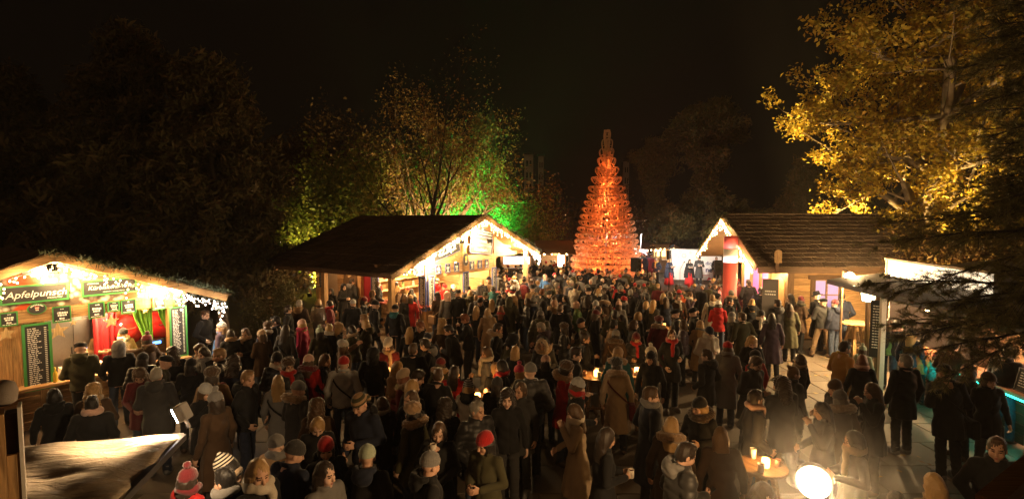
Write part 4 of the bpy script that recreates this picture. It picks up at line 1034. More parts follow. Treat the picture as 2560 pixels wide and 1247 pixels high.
bulb_lamp('round glowing bulb under the open side of the food stall roof', MC @ Matrix.Translation((WC+1.15, -.55, 3.02)), .07, 420)
bulb_lamp('bright bulb at the front corner post of the food stall', MC @ Matrix.Translation((-.1, -.32, 2.72)), .06, 380)
for x, y, lb in ((1.2, 1.2, 'over the serving counter'), (3.2, 1.3, 'over the hot plate')): bulb_lamp('inside bulb of the food stall '+lb, MC @ Matrix.Translation((x, y, 2.35)), .05, 200)
bulb_lamp('inside bulb of the food stall near the side hatch', MC @ Matrix.Translation((.9, 2.2, 2.3)), .05, 240, (1, .74, .42))
bulb_lamp('dim bulb on the side wall of the food stall over the drinkers', MC @ Matrix.Translation((-1.1, 3.9, 2.45)), .03, 40, (1, .55, .25), 20)
EC = lambda x, dz=-.14: (x, -OC, zc(x)+dz)
fairy('icicle lights on the near roof slope of the food stall', MC, EC(XM), EC(XE0+.1), 130, .30, .020, power=60, seed=21, nl=4)
fairy('icicle lights on the far roof slope of the food stall', MC, EC(XM), EC(XE1-.6), 110, .28, .020, power=60, seed=22, nl=4)
fairy('dense icicle lights at the low far end of the food stall roof', MC, EC(XE1-.65), EC(XE1), 46, .42, .024, BULBW, power=50, seed=23, nl=1, col=(1, .8, .7))
garland('fir garland on the far slope of the food stall', MC, (XM, -OC-.03, ZC+.05), (XE1, -OC-.03, zc(XE1)+.05), .06, 6, 900)
garland('fir garland on the near slope of the food stall', MC, (XM, -OC-.03, ZC+.02), (XE0, -OC-.03, zc(XE0)+.02), .05, 7, 700)
# ---------------------------------------------------------------- log cabin at the right with the porch lights
cb = empty('log_cabin', 'log cabin with a big shingled roof and a paned window', 'cabin'); KX, KY = 9.55, 17.5; MK = frameM((KX, KY, 0), 0); cb.matrix_world = MK
LEN = 5.6; DEP = 4.2; RZ = 4.32; EZ = 2.60
wx0 = LP(MK, 2037, 720)[0]; wx1 = LP(MK, 2097, 720)[0]
planks_h(cb, .12, LEN, .04, 2.62, .0, 11, WOODL, wind=((wx0, wx1, 1.02, 2.04),))
for x in (0.0,): MB().box(-.10, .12, -.05, .10, 0, 2.66).build('corner_post', WOODDV, cb, (x, 0, 0))
MB().box(-.1, LEN, -.06, .0, 2.52, 2.68).build('wall_plate', WOODL, cb)
wf = MB(); wfo = link('window', None, cb); wf.box(wx0-.16, wx0, -.05, .06, .92, 2.12).build('frame', WOODDV, wfo); MB().box(wx1, wx1+.16, -.05, .06, .92, 2.12).build('frame', WOODDV, wfo)
MB().box(wx0-.24, wx1+.24, -.07, .05, 2.10, 2.24).build('lintel', WOODD, wfo); MB().box(wx0-.16, wx1+.16, -.09, .05, .84, .92).build('sill', WOODD, wfo)
xm = (wx0+wx1)/2
s_ = MB(); s_.box(xm-.022, xm+.022, -.02, .03, .94, 2.08)
for a, b in ((wx0+.02, xm-.022), (xm+.022, wx1-.02)):
    s_.box(a, b, -.02, .03, 1.54, 1.575).box(a, b, -.02, .03, .94, .98).box(a, b, -.02, .03, 2.05, 2.08)
s_.build('sash', WOODL, wfo)
PANE = emit('pane_glow', (.36, .27, .52), .45)
for k, (a, b) in enumerate(((wx0, xm-.03), (xm+.03, wx1))):
    for z0, z1 in ((.98, 1.54), (1.575, 2.05)): MB().box(a, b, .03, .036, z0, z1).build('pane', PANE, wfo)
for a, b in ((wx0+.28, wx0+.42), (xm+.04, xm+.2)):
    MB().box(a, b, .06, .08, .95, 2.05).build('inner_curtain', emit('curtain_purple', (.30, .16, .9), .9), wfo) if 0 else None
# left end wall: vertical boards with openings glowing pink, arched door
ew = empty('end_wall'); ew.parent = cb; ew.matrix_local = Matrix.Translation((-.02, 0, 0)) @ Matrix.Rotation(R(-90), 4, 'Z')   # its x runs to the front corner
planks_v(ew, -1.25, -.05, 0, 2.62, 0, 6, WOODV)
MB().box(-4.2, -1.25, 0, .04, 0, .95).build('dado', WOODL, ew); MB().box(-4.2, -1.25, -.03, .05, 2.35, 2.62).build('lintel', WOODL, ew)
for x in (-4.2, -3.5, -2.75, -2.0, -1.3): MB().box(x-.06, x+.06, -.05, .06, 0, 2.62).build('post', WOODV, ew)
PINK = emit('pink_glow', (1.0, .14, .35), .8); LILAC = emit('lilac_glow', (.5, .36, .65), .35)
for i, (a, b, m_) in enumerate(((-3.44, -2.81, LILAC), (-2.69, -2.06, PINK), (-1.94, -1.36, PINK))): MB().box(a, b, .02, .028, .95, 2.35).build('pane', m_, ew)
for i in range(8):
    ya, yb = -4.2+i*.525, -4.2+(i+1)*.525-.01; zt = lambda q: RZ-abs(q+2.1)*(RZ-EZ)/2.75-.12
    MB().prism([(ya, 2.62), (yb, 2.62), (yb, zt(yb)), (ya, zt(ya))], -.01, .02).build('gable_plank', WOODV, ew)
hood_ = MB(); hood_.box(-1.15, -.1, -.30, .0, 2.50, 2.56); hood_.build('door_canopy', WOODL, ew)
def arch_pts(w_, h0, h1): return [(-w_/2, h0), (w_/2, h0)]+[(w_/2*math.cos(R(a)), h1+w_/2*math.sin(R(a))) for a in range(0, 181, 15)]
MB().prism([(x-.62, z) for x, z in arch_pts(.82, .05, 1.75)], -.05, -.005).build('door', WOODV, ew)
MB().box(-.30, -.26, -.10, -.05, .95, 1.15).build('handle', BLACK, ew)
# roof
OVX = -1.45; SK = (RZ-EZ)/2.7
for sg in (-1, 1):
    yr = 2.1; ye = yr+sg*2.75
    b = MB(); M2 = Matrix.Rotation(R(90), 4, 'Z')
    v = [Vector((OVX, yr, RZ)), Vector((LEN+.3, yr, RZ)), Vector((LEN+.3, ye, EZ)), Vector((OVX, ye, EZ))]
    b.add([q for q in v]+[q-Vector((0, 0, .06)) for q in v], [(0, 1, 2, 3), (7, 6, 5, 4), (0, 4, 5, 1), (1, 5, 6, 2), (2, 6, 7, 3), (3, 7, 4, 0)]); b.build('roof_deck', WOODD, cb)
    MB().beam((OVX-.02, yr, RZ-.05), (OVX-.02, ye, EZ-.05), .05, .2, up=(0, 0, 1)).build('barge_board', WOODL, cb)
shingle_roof(cb, (OVX-.03, 2.1-2.80, EZ-.02), (LEN+.3, 2.1-2.80, EZ-.02), (OVX-.03, 2.1, RZ+.02), (LEN+.3, 2.1, RZ+.02), 13, 20, SHING2, th=.045)
MB().box(OVX, LEN+.3, 2.0, 2.2, RZ+.0, RZ+.05).build('ridge_cap', SHING2, cb)
MB().box(OVX, LEN+.3, -.72, -.68, EZ-.22, EZ-.05).build('eave_board', WOODD, cb)
MGB = MK @ Matrix.Translation((OVX-.07, 0, 0)) @ Matrix.Rotation(R(-90), 4, 'Z')    # x = -y
GE = lambda y, dz=-.12: (-y, 0, RZ-abs(y-2.1)*(RZ-EZ)/2.75+dz)
fairy('icicle lights from the cabin gable apex down its front edge', MGB, GE(2.1), GE(-.6), 110, .34, .021, power=60, seed=31, nl=3, off=-.04)
fairy('icicle lights on the rear edge of the cabin gable, behind the column', MGB, GE(2.1), GE(4.6), 80, .34, .021, power=40, seed=32, nl=2, off=-.04)
garland('fir garland around the cabin gable top', MGB, (-1.2, 0, GE(1.2)[2]+.2), (-2.1, 0, RZ+.05), .10, 9, 500)
garland('fir garland on the rear edge of the cabin gable', MGB, (-2.1, 0, RZ+.05), (-4.4, 0, GE(4.4)[2]+.2), .10, 10, 700)
r = empty('rounded_board', 'rounded wooden board standing up above the cabin eave', 'board'); P = W(1945, 657, KY-.78); r.location = P
pb = MB(); pb.prism([(-.115, 0), (.115, 0), (.12, .30), (.10, .39), (.04, .43), (-.04, .43), (-.10, .39), (-.12, .30)], -.02, .02); pb.build('board', WOODV, r); MB().box(-.05, .05, .02, .06, -.35, .25).build('stay', WOODD, r)
def wall_lamp(label, M, rad, power, st_, col=(1, .64, .28)):
    r = empty('wall_lamp', label, 'lamp'); r.matrix_world = M
    MB().lathe([(0, -rad), (rad*.8, -rad*.6), (rad, 0), (rad*.8, rad*.6), (0, rad)], 16).build('globe', emit('globe_%d' % st_, col, st_, False), r, smooth=True)
    MB().tube([(0, .02, rad), (0, .12, rad*1.3), (0, .22, rad*1.3)], .012, 6).build('bracket', BLACK, r); lamp('POINT', power, col, (0, -rad-.03, 0), r, rad); return r
P = W(2124, 691, 14.3); r = wall_lamp('dazzling round lamp on a slim post before the cabin window', frameM(P, R(15)), .13, 1100, 80); MB().tube([(0, .22, .13), (0, .22, -P.z)], .03, 8).build('post', WOODDV, r)
EW = MK @ Matrix.Translation((-.02, 0, 0)) @ Matrix.Rotation(R(-90), 4, 'Z'); X, Z = LP(EW, 1950, 678, -.12); wall_lamp('arched lamp glowing over the cabin end door', EW @ Matrix.Translation((X, -.18, Z)), .075, 90, 40, (1, .70, .32))
X, Z = LP(EW, 1897, 655, -.3); wall_lamp('spot lamp on the pink-lit cabin porch posts', EW @ Matrix.Translation((X, -.25, 2.5)), .06, 90, 40)
X, Z = LP(EW, 1848, 640, -.3); wall_lamp('rear porch lamp of the cabin behind the red column', EW @ Matrix.Translation((X, -.25, 2.5)), .06, 70, 40)
r = empty('info_board', 'dark grey information board standing by the porch door', 'sign'); g_ = W(1927, 690, 16.9); r.location = (g_.x, 16.9, 0); r.rotation_euler = (0, 0, R(-25))
MB().box(-.24, .24, 0, .03, .7, 2.18).build('board', plain('board_grey', (.10, .09, .085), .5), r); MB().box(-.22, -.18, .03, .06, 0, 2).build('leg', METAL, r); MB().box(.18, .22, .03, .06, 0, 2).build('leg', METAL, r)
c = MB(); chalk_rows(c, -.16, .16, 1.62, 1.82, 2, -.001, 3, .5, False); c.build('pale_lettering', CHALK, r)
tt = empty('round_tabletop', 'big round pale tabletop leaning against the cabin wall', 'tabletop'); X, Z = LP(MK, 2145, 780, -.2); tt.matrix_world = MK @ Matrix.Translation((X, -.22, .98)) @ Matrix.Rotation(R(-8), 4, 'X')
MB().lathe([(0, -.02), (.62, -.02), (.64, 0), (.62, .02), (0, .02)], 32, M=Matrix.Rotation(R(90), 4, 'X')).build('disc', WOODL, tt); MB().box(-.05, .05, .02, .06, -.98, .1).build('brace', WOODD, tt)
def a_table(label, loc, rz, rad=.36, h=1.08, legs=4, group=None, mat=None):
    r = empty('high_table', label, 'table', loc, rz, group)
    MB().lathe([(0, h-.04), (rad-.01, h-.04), (rad, h-.03), (rad, h-.005), (rad-.01, h), (0, h)], 28).build('tabletop', mat or WOODL, r)
    for k in range(legs):
        a = 2*math.pi*(k+.5)/legs; c, s = math.cos(a), math.sin(a)
        MB().beam((c*.12, s*.12, h-.05), (c*.30, s*.30, 0), .06, .05).build('leg', mat or WOODV, r)
    MB().beam((-.22, 0, .42), (.22, 0, .42), .05, .04).build('stretcher', mat or WOODL, r); MB().beam((0, -.22, .39), (0, .22, .39), .05, .04).build('stretcher', mat or WOODL, r)
    return r
g_ = G(2150, 905); a_table('pale wooden high table with splayed legs by the cabin lamp', (g_.x, g_.y+.3, 0), .3, .42, 1.12)
for i, (dx, dy, a) in enumerate(((.5, .55, .3), (.2, .85, -.5), (.75, 1.0, 1.0))):
    MB().box(-.55, .55, -.06, .06, 0, .05).build('timber_offcut', WOODL, None, (g_.x+dx-.3, g_.y+dy+.4, .0+.051*i), (0, 0, a)); o = bpy.context.scene.objects[-1]
for o in [q for q in COL.objects if q.name.startswith('timber_offcut')]: tag(o, {'timber_offcut': 'lowest timber offcut of the small pile behind the pale high table', 'timber_offcut.001': 'middle timber offcut of the small pile behind the pale high table'}.get(o.name, 'topmost timber offcut of the small pile behind the pale high table'), 'timber', 'timber offcuts by the cabin wall')

# ---------------------------------------------------------------- bar at the far right, behind the pine
AB = R(-98); MR = frameM((9.75, 12.5, 0), AB)     # x runs along the counter towards the right front
bar = empty('drinks_bar', 'white-roofed drinks bar with teal light under its counter', 'bar'); bar.matrix_world = MR
WHITEP = plain('canvas_white', (.16, .14, .12), .7); DARKP = plain('bar_dark', (.035, .032, .032), .4)
LB = 5.0
planks_h(bar, 0, LB, .06, .98, .0, 5, WOODDV if 0 else wood('bar_front', (.10, .055, .03)))
MB().box(-.05, LB+.1, -.30, .35, 1.0, 1.06).build('counter_top', wood('bar_top', (.28, .12, .05)), bar)
MB().box(0, LB, -.27, -.24, .955, .985).build('light_strip', emit('teal_led', (.03, .85, .62), 3), bar)
for x in np.arange(.3, LB, .65): lamp('POINT', 1.8, (.05, 1, .70), (x, -.36, .90), bar, .05)
for x in (LP(MR, 2207, 790, -1.08)[0], LB): MB().box(-.05, .05, -.05, .05, 0, 2.42).build('post', plain('post_white', (.62, .58, .5), .5), bar, (x, -1.08, 0))
for x in (0, 2.6, LB): MB().box(-.06, .06, -.06, .06, 0, 2.9).build('post', plain('post_white', (.62, .58, .5), .5), bar, (x, 2.6, 0))
v = [(-1.4, -1.2, 2.46), (LB+.6, -1.2, 2.46), (LB+.6, 2.8, 3.05), (-1.4, 2.8, 3.05)]
rb = MB(); rb.add(v+[(x, y, z+.05) for x, y, z in v], [(0, 1, 2, 3), (7, 6, 5, 4), (0, 4, 5, 1), (1, 5, 6, 2), (2, 6, 7, 3), (3, 7, 4, 0)]); rb.build('canopy', WHITEP, bar)
MB().box(-1.42, LB+.6, -1.25, -1.19, 2.38, 2.50).build('canopy_rim', DARKP, bar)
MB().box(-1.14, -1.08, -1.5, 2.8, 2.46, 2.56).build('canopy_rim', DARKP, bar) if 0 else None
MB().box(-1.3, LB, 2.5, 2.55, 0, 2.95).build('back_wall', wood('bar_back', (.34, .19, .11)), bar); MB().box(-1.35, -1.3, .3, 2.5, 0, 2.4).build('end_wall', WHITEP, bar)
MB().box(-.75, 2.6, -.1, .0, 2.70, 3.10).build('light_box', emit('bar_fascia', (1, .78, .52), .8), bar); MB().box(-.82, 2.65, -.14, .02, 3.10, 3.15).build('light_box_rim', WOODL, bar); MB().box(-.80, -.75, -.12, .02, 2.55, 3.10).build('light_box_rim', WOODL, bar)
for i, x in enumerate((.5, 1.6, 2.9)):
    MB().box(x, x+.95, 2.40, 2.46, 1.15, 1.19).build('shelf', WOODL, bar)
for i in range(12):
    x = .55+i*.25; c = SHC[i % 6]
    o = empty('bar_bottle', '%s %s bottle on the back shelf of the drinks bar' % (('tall', 'squat')[i//6], SHN[i % 6]), 'bottle', (0, 0, 0), 0, 'bottles on the back shelf of the bar'); o.matrix_world = MR @ Matrix.Translation((x, 2.30, 1.19)) if 0 else MR @ Matrix.Translation((x, 2.43, 1.19))
    MB().lathe([(.03, 0), (.034, .01), (.034, .17), (.012, .23), (.012, .29), (0, .29)], 10).build('glass', plain('barglass_%d' % (i % 6), c, .15), o, smooth=True)
MB().box(3.55, 4.7, 2.38, 2.44, 1.25, 2.1).build('screen', emit('bar_screen', (1, .86, .72), 3.5), bar)
MB().box(.1, 2.4, 2.36, 2.44, 2.25, 2.62).build('light_panel', emit('bar_panel', (1, .72, .46), 2), bar)
for x, p, c in ((1.0, 60, (1, .58, .32)), (3.2, 70, (1, .48, .22))): lamp('POINT', p, c, (x, .9, 2.25), bar, .15)
bulb_lamp('small warm bulb hanging in the bar behind pine twigs', MR @ Matrix.Translation((1.05, -.2, 2.12)), .045, 30, (1, .70, .35), 40)
bulb_lamp('second warm bulb deeper in the bar near the counter middle', MR @ Matrix.Translation((2.6, .4, 2.05)), .04, 25, (1, .70, .35), 40)
sg_ = sign('menu_board', 'black slanting menu board on the bar counter', MR @ Matrix.Translation((3.75, -.12, 1.28)) @ Matrix.Rotation(R(-12), 4, 'X'), .62, .42, DARKP, .02, 6, 51, cols=False)
sc = empty('post_sign', 'tall dark chalkboard on the post under the lantern', 'sign'); P = W(2196, 800, 11.95); sc.matrix_world = frameM((P.x, P.y, 0), R(-35))
MB().box(-.16, .16, -.03, 0, .9, 2.25).build('board', BOARD, sc); c = MB(); chalk_rows(c, -.11, .11, 1.1, 2.15, 16, -.031, 9, .45, False); tag(c.build('chalk_writing', CHALK, sc), kind='stuff'); MB().box(-.05, .05, .0, .08, 0, 2.35).build('post', WOODDV, sc)
ln = empty('lantern', 'square glass lantern with dark cap hanging by the bar', 'lantern'); P = W(2171, 735, 12.9); ln.location = P; ln.rotation_euler = (0, 0, R(-20))
b = MB(); t_, o_, hh = .19, .13, .19
for k in range(4):
    a0, a1 = R(45+90*k), R(135+90*k); b.tube([(t_*1.2*math.cos(a0), t_*1.2*math.sin(a0), hh), (o_*1.2*math.cos(a0), o_*1.2*math.sin(a0), -hh)], .012, 4); 
    b.tube([(t_*1.2*math.cos(a0), t_*1.2*math.sin(a0), hh), (t_*1.2*math.cos(a1), t_*1.2*math.sin(a1), hh)], .012, 4); b.tube([(o_*1.2*math.cos(a0), o_*1.2*math.sin(a0), -hh), (o_*1.2*math.cos(a1), o_*1.2*math.sin(a1), -hh)], .012, 4)
b.build('frame', BLACK, ln)
q = MB(); 
for z0, z1, r0_, r1_ in ((-hh, hh, o_*1.15, t_*1.15),):
    q.lathe([(r0_, z0), (r1_, z1)], 4, M=Matrix.Rotation(R(45), 4, 'Z'))
q.build('glass', emit('lantern_glass', (1, .80, .45), 5), ln)
MB().lathe([(.36, hh), (.34, hh+.02), (.10, hh+.12), (.03, hh+.18), (0, hh+.18)], 4, M=Matrix.Rotation(R(45), 4, 'Z')).build('cap', BLACK, ln); MB().tube([(0, 0, -hh), (0, 0, -P.z)], .05, 8).build('post', WOODDV, ln)

# ---------------------------------------------------------------- tree of sledges
T0 = W(1514, 700, 33.0); TX, TY = T0.x, 33.0
sb = MB(); HS = .30
for s in (-.17, .17):
    pts = [(.0, s, .02), (.55, s, .0), (.74, s, .03), (.86, s, .11), (.90, s, .21), (.85, s, .285), (.74, s, .30), (.35, s, .28), (.0, s, .27)]
    for a, b_ in zip(pts[:-1], pts[1:]): sb.beam(a, b_, .030, .030)
    for x in (.12, .5): sb.beam((x, s, .02), (x, s, .275), .026, .026)
for x, z in ((.12, .25), (.50, .265), (.80, .295), (.895, .20)): sb.beam((x, -.17, z), (x, .17, z), .028, .028, up=(1, 0, 0))
for s in (-.08, .08): sb.beam((.30, s, .295), (.70, s, .305), .030, .012)
SLW = wood('sledge_ash', (.62, .42, .26), 0, .32, var=.25)
sled = sb.data('sledge', SLW)
tree = empty('sledge_tree', 'tall glowing cone-shaped tree stacked from wooden sledges', 'sledge tree', (TX, TY, 0))
cand = []; LEV = 24; zz = .25
prof = lambda z: np.interp(z, [0, 1.2, 2.6, 3.7, 5.0, 5.8, 6.5, 7.2, 8.2, 9.2], [2.5, 2.3, 2.05, 1.80, 1.42, 1.20, .92, .66, .40, .16])
lv = 0
while zz < 9.15:
    rad = float(prof(zz)); tilt = float(np.interp(zz, [0, 3, 5.4, 6.6, 7.8, 9], [0, 5, 16, 46, 70, 86])); nn = max(3, int(2*math.pi*max(.34, rad-.15)/.47)) if zz < 6.3 else max(4, int(2*math.pi*rad/.66))
    for k in range(nn):
        a = 2*math.pi*(k+.5*(lv % 2))/nn
        ro = rad-.9*math.cos(R(tilt))
        M = Matrix.Rotation(a+random.uniform(-.015, .015), 4, 'Z') @ Matrix.Translation((ro+random.uniform(-.025, .025), 0, zz+random.uniform(-.012, .012))) @ Matrix.Rotation(-R(tilt+random.uniform(-1.5, 1.5)), 4, 'Y') @ Matrix.Rotation(R(random.uniform(-2, 2)), 4, 'Z')
        cand.append((math.sin(a)*rad, M))
    zz += float(np.interp(zz, [0, 5, 6.5, 9], [.37, .40, .54, .60])); lv += 1
cand.sort(key=lambda c: c[0]); rest = MB(); svs = [tuple(v.co) for v in sled.vertices]; sfs = [tuple(p.vertices) for p in sled.polygons]
for i, (_, M) in enumerate(cand):
    if i < 298: o = link('sledge', sled, tree); o.matrix_local = M
    else: rest.add([M @ Vector(v) for v in svs], sfs)
tag(rest.build('rear_sledges', SLW, tree), kind='stuff')
ms = MB(); ms.tube([(0, 0, 0), (0, 0, 8.6)], .07, 8)
for z in (6.05, 5.6): 
    q = prof(z)-.35; ms.tube([(q*math.cos(t), q*math.sin(t), z) for t in [2*math.pi*i/24 for i in range(25)]], .03, 5)
ms.build('mast', METAL, tree)
print('SLEDGES', len(cand), lv)
for z, p in ((.5, 450), (1.5, 500), (2.6, 560), (3.8, 560), (5.0, 480), (6.4, 240), (7.6, 160)): lamp('POINT', p*1.15, (1, .18, .035), (0, 0, z), tree, .12)
for i, a in enumerate((-150, -110, -70, -30)):
    fl = empty('uplight', 'orange uplight at the foot of the sledge tree, '+('outermost on the food stall side', 'second from the food stall side', 'second from the stage side', 'outermost on the stage side')[i], 'uplight', (TX+2.95*math.cos(R(a)), TY+2.95*math.sin(R(a)), .02), 0, 'orange uplights around the sledge tree'); 
    MB().box(-.12, .12, -.12, .12, 0, .12).build('housing', BLACK, fl); MB().box(-.1, .1, -.1, .1, .121, .128).build('led_face', emit('uplight_orange', (1, .4, .1), 20, False), fl)
    lamp('SPOT', 650, (1, .22, .05), (0, 0, .2), fl, .08, tgt=(-2.2*math.cos(R(a)), -2.2*math.sin(R(a)), 4.8), spot=75, blend=.8)

# ---------------------------------------------------------------- stage
MS = frameM((10.75, 34.4, 0), R(-7)); bd = empty('stage_backdrop', 'white stage backdrop with snowflakes and blue writing', 'backdrop'); bd.matrix_world = MS
BKW = plain('backdrop_white', (.74, .74, .74), .6, 0, .03); MB().box(0, 3.3, 0, .06, .1, 2.15).build('panel', BKW, bd)
MB().box(-.2, 3.4, -.3, .3, 2.15, 2.20).build('roof_edge', METAL, bd); 
for x in (0, 3.3): MB().box(x-.04, x+.04, -.02, .08, 0, 2.15).build('post', METAL, bd)
NAVY = plain('print_navy', (.02, .03, .14), .6); GREYB = plain('print_grey', (.25, .33, .42), .6); REDP = plain('print_red', (.5, .02, .03), .6)
text('dio', .34, NAVY, bd, (2.42, -.004, 1.22), off=.004); text('ne', .46, NAVY, bd, (2.44, -.004, .78), off=.012)
def flake(x, z, s):
    b = MB()
    for k in range(8): b.box(-s*.09, s*.09, -.004, -.001, s*.45, s, M=Matrix.Translation((x, 0, z)) @ Matrix.Rotation(R(45*k), 4, 'Y'))
    for k in range(12): b.box(-s*.16, s*.16, -.004, -.001, s*.40, s*.55, M=Matrix.Translation((x, 0, z)) @ Matrix.Rotation(R(30*k), 4, 'Y'))
    b.build('snowflake', GREYB, bd)
for x, z, s in ((.80, 1.72, .20), (.22, 1.78, .14), (.20, 2.03, .10), (.55, 1.98, .12), (1.22, 1.92, .09), (2.5, 1.95, .08), (.45, 1.62, .06)): flake(x, z, s)
MB().box(1.3, 2.5, -.004, -.001, .40, .44).build('red_stripe', REDP, bd); MB().prism([(2.3, .1), (2.45, .32), (2.62, .15)], -.005, -.001).build('red_arrow', REDP, bd)
def pa(label, loc, rz, h):
    r = empty('loudspeaker', label, 'loudspeaker', (loc[0], loc[1], h), rz); b = MB(); b.box(-.22, .22, -.20, .20, 0, .74); bevel(b.build('cabinet', plain('speaker_black', (.02, .02, .021), .6), r), .015)
    MB().box(-.20, .20, -.215, -.201, .03, .71).build('grille', plain('grille_grey', (.045, .045, .045), .5), r)
    for z, q in ((.25, .15), (.56, .07)): MB().lathe([(0, 0), (q, 0), (q*.9, .02), (0, .006)], 20, M=Matrix.Translation((0, -.216, z)) @ Matrix.Rotation(R(90), 4, 'X')).build('cone', BLACK, r)
    s = empty('speaker_stand', label.replace('loudspeaker', 'stand of the loudspeaker'), 'stand', (loc[0], loc[1], 0), rz)
    MB().tube([(0, 0, .1), (0, 0, h-.002)], .025, 8).build('pole', BLACK, s)
    for k in range(3):
        a = R(120*k+30); MB().tube([(0, 0, .7), (.5*math.cos(a), .5*math.sin(a), .0)], .015, 6).build('leg', BLACK, s)
P = W(1590, 660, 27.5); pa('black loudspeaker between the sledge tree and the singers', (P.x, 27.5), R(35), 1.35)
P = W(1797, 672, 26.5); pa('black loudspeaker in front of the white backdrop edge', (P.x, 26.5), R(-18), 1.28)
P = W(1806, 640, 26.9); lp = empty('lighting_pole', 'slim black lighting pole beside the red column', 'pole', (P.x, 26.9, 0)); MB().tube([(0, 0, 0), (0, 0, 2.9)], .035, 8).build('pole', BLACK, lp); MB().box(-.2, .2, -.12, .12, 2.9, 3.15).build('lamp_head', BLACK, lp); MB().box(-.1, .1, -.1, .1, 2.2, 2.5).build('box', BLACK, lp)
lamp('SPOT', 800, (1, .84, .66), (-.2, .1, 3.0), lp, .15, tgt=(-1.6, 6.5, 1.0), spot=75, blend=.7)
lp2 = empty('stage_light', 'stage light on a stand by the sledge tree loudspeaker', 'lamp', (9.0, 29.2, 0)); MB().tube([(0, 0, 0), (0, 0, 2.6)], .03, 8).build('pole', BLACK, lp2); MB().lathe([(0, 0), (.08, 0), (.11, .25), (0, .25)], 12, M=Matrix.Translation((0, 0, 2.6)) @ Matrix.Rotation(R(70), 4, 'Y')).build('lamp_head', BLACK, lp2)
lamp('SPOT', 1000, (1, .86, .70), (.15, .25, 2.6), lp2, .15, tgt=(3.0, 4.6, 1.0), spot=70, blend=.7)
mic = empty('microphone_stand', 'microphone stand between the two women singers', 'microphone', (W(1700, 690, 32.5).x, 32.5, 0)); MB().tube([(0, 0, 0), (0, 0, .95), (.22, 0, 1.4)], .012, 6).build('stand', BLACK, mic); MB().lathe([(0, 0), (.2, 0), (.2, .02), (0, .02)], 16).build('base', BLACK, mic); MB().lathe([(0, 0), (.03, .01), (.035, .09), (0, .12)], 10, M=Matrix.Translation((.22, 0, 1.4)) @ Matrix.Rotation(R(40), 4, 'Y')).build('microphone', BLACK, mic)
# red advertising column
P = W(1825, 700, 18.3); co = empty('advertising_column', 'glowing red advertising column with a white band', 'column', (P.x, 18.3, 0))
RC = plain('column_red', (.62, .10, .085), .5, 0, .08); 
MB().lathe([(.02, .0), (.235, .0), (.24, .1), (.24, 2.62)], 28).build('body', RC, co, smooth=True); MB().lathe([(.243, 2.62), (.243, 3.10)], 28).build('white_band', plain('band_white', (.75, .74, .72), .5), co, smooth=True)
MB().lathe([(.24, 3.10), (.24, 3.48), (.21, 3.56), (0, 3.58)], 28).build('top', RC, co, smooth=True)
ul = empty('uplight', 'pink-white uplight at the foot of the red column', 'uplight', (P.x-.35, 17.75, .0)); MB().box(-.1, .1, -.1, .1, 0, .14).build('housing', BLACK, ul); MB().box(-.08, .08, -.08, .08, .141, .146).build('led_face', emit('uplight_pink', (1, .5, .55), 20, False), ul)
lamp('SPOT', 900, (1, .62, .58), (0, 0, .3), ul, .08, tgt=(.35, .5, 2.2), spot=80, blend=.8)
# street lamp and far stalls
sl = empty('street_lamp', 'slim white street lamp behind the loudspeaker', 'street lamp', (W(1601, 640, 36).x, 36, 0)); MB().tube([(0, 0, 0), (0, 0, 3.0), (.06, 0, 3.12)], .035, 8).build('pole', plain('pole_white', (.6, .6, .6)), sl)
MB().box(-.05, .26, -.08, .08, 3.0, 3.07, M=Matrix.Rotation(R(-22), 4, 'Y')).build('lamp_head', emit('street_white', (.85, .92, 1), 8, False), sl); lamp('POINT', 120, (.95, .95, 1), (.2, -.2, 2.95), sl, .1)
def far_stall(label, px0, px1, pyr, pye, Y, glow, roofm, shape='gable', gl=4, open_=.55):
    a, b = W(px0, pye, Y), W(px1, pye, Y); w_ = b.x-a.x; ze = a.z; zr = W(px0, pyr, Y).z
    r = empty('market_stall', label, 'market stall', (a.x, Y, 0))
    rf = MB(); v = [(-.3, -.8, ze), (w_+.3, -.8, ze), (w_+.3, 1.2, zr), (-.3, 1.2, zr), (w_+.3, 3.2, ze), (-.3, 3.2, ze)]
    rf.add(v+[(x, y, z-.08) for x, y, z in v], [(0, 1, 2, 3), (3, 2, 4, 5), (0, 6, 7, 1), (9, 8, 7, 6), (5, 4, 10, 11), (11, 10, 8, 9), (0, 3, 9, 6), (3, 5, 11, 9), (1, 7, 8, 2), (2, 8, 10, 4)]); rf.build('roof', roofm, r)
    for x in (0, w_): MB().box(x-.06, x+.06, -.06, .06, 0, ze-.06).build('post', WOODDV, r)
    MB().box(0, w_, -.1, .3, .0, 1.0).build('counter', WOODD, r); MB().box(0, w_, 2.2, 2.26, 0, ze-.05).build('back_wall', WOODL, r)
    if glow: MB().box(w_*(1-open_), w_-.1, 2.1, 2.16, 1.1, ze-.15).build('lit_shelf', emit('glow_%s' % (glow,), glow, gl), r)
    lamp('POINT', 60, (1, .8, .55), (w_*.6, .8, ze-.25), r, .2); return r
far_stall('brown-roofed far stall beside the sledge tree with lit goods', 1352, 1424, 603, 632, 31, (1, .82, .58), WOODD, gl=2.5, open_=.30)
far_stall('far stall with a white-lit front behind the street lamp', 1596, 1640, 608, 620, 42, (1, .92, .88), WOODD, gl=3.0, open_=.9)
far_stall('far stall with a warm-lit gable left of the white backdrop', 1652, 1688, 612, 622, 40, (1, .62, .25), WOODL, gl=1.2, open_=.9)
far_stall('distant stall glowing white seen under the food stall roof', 1254, 1330, 618, 636, 33, (.85, .85, 1), WOODD, gl=2.0, open_=.95)
far_stall('distant stall with a string of white lights behind the food stall', 690, 760, 585, 606, 40, (1, .85, .75), WOODD, gl=1.6, open_=.9)
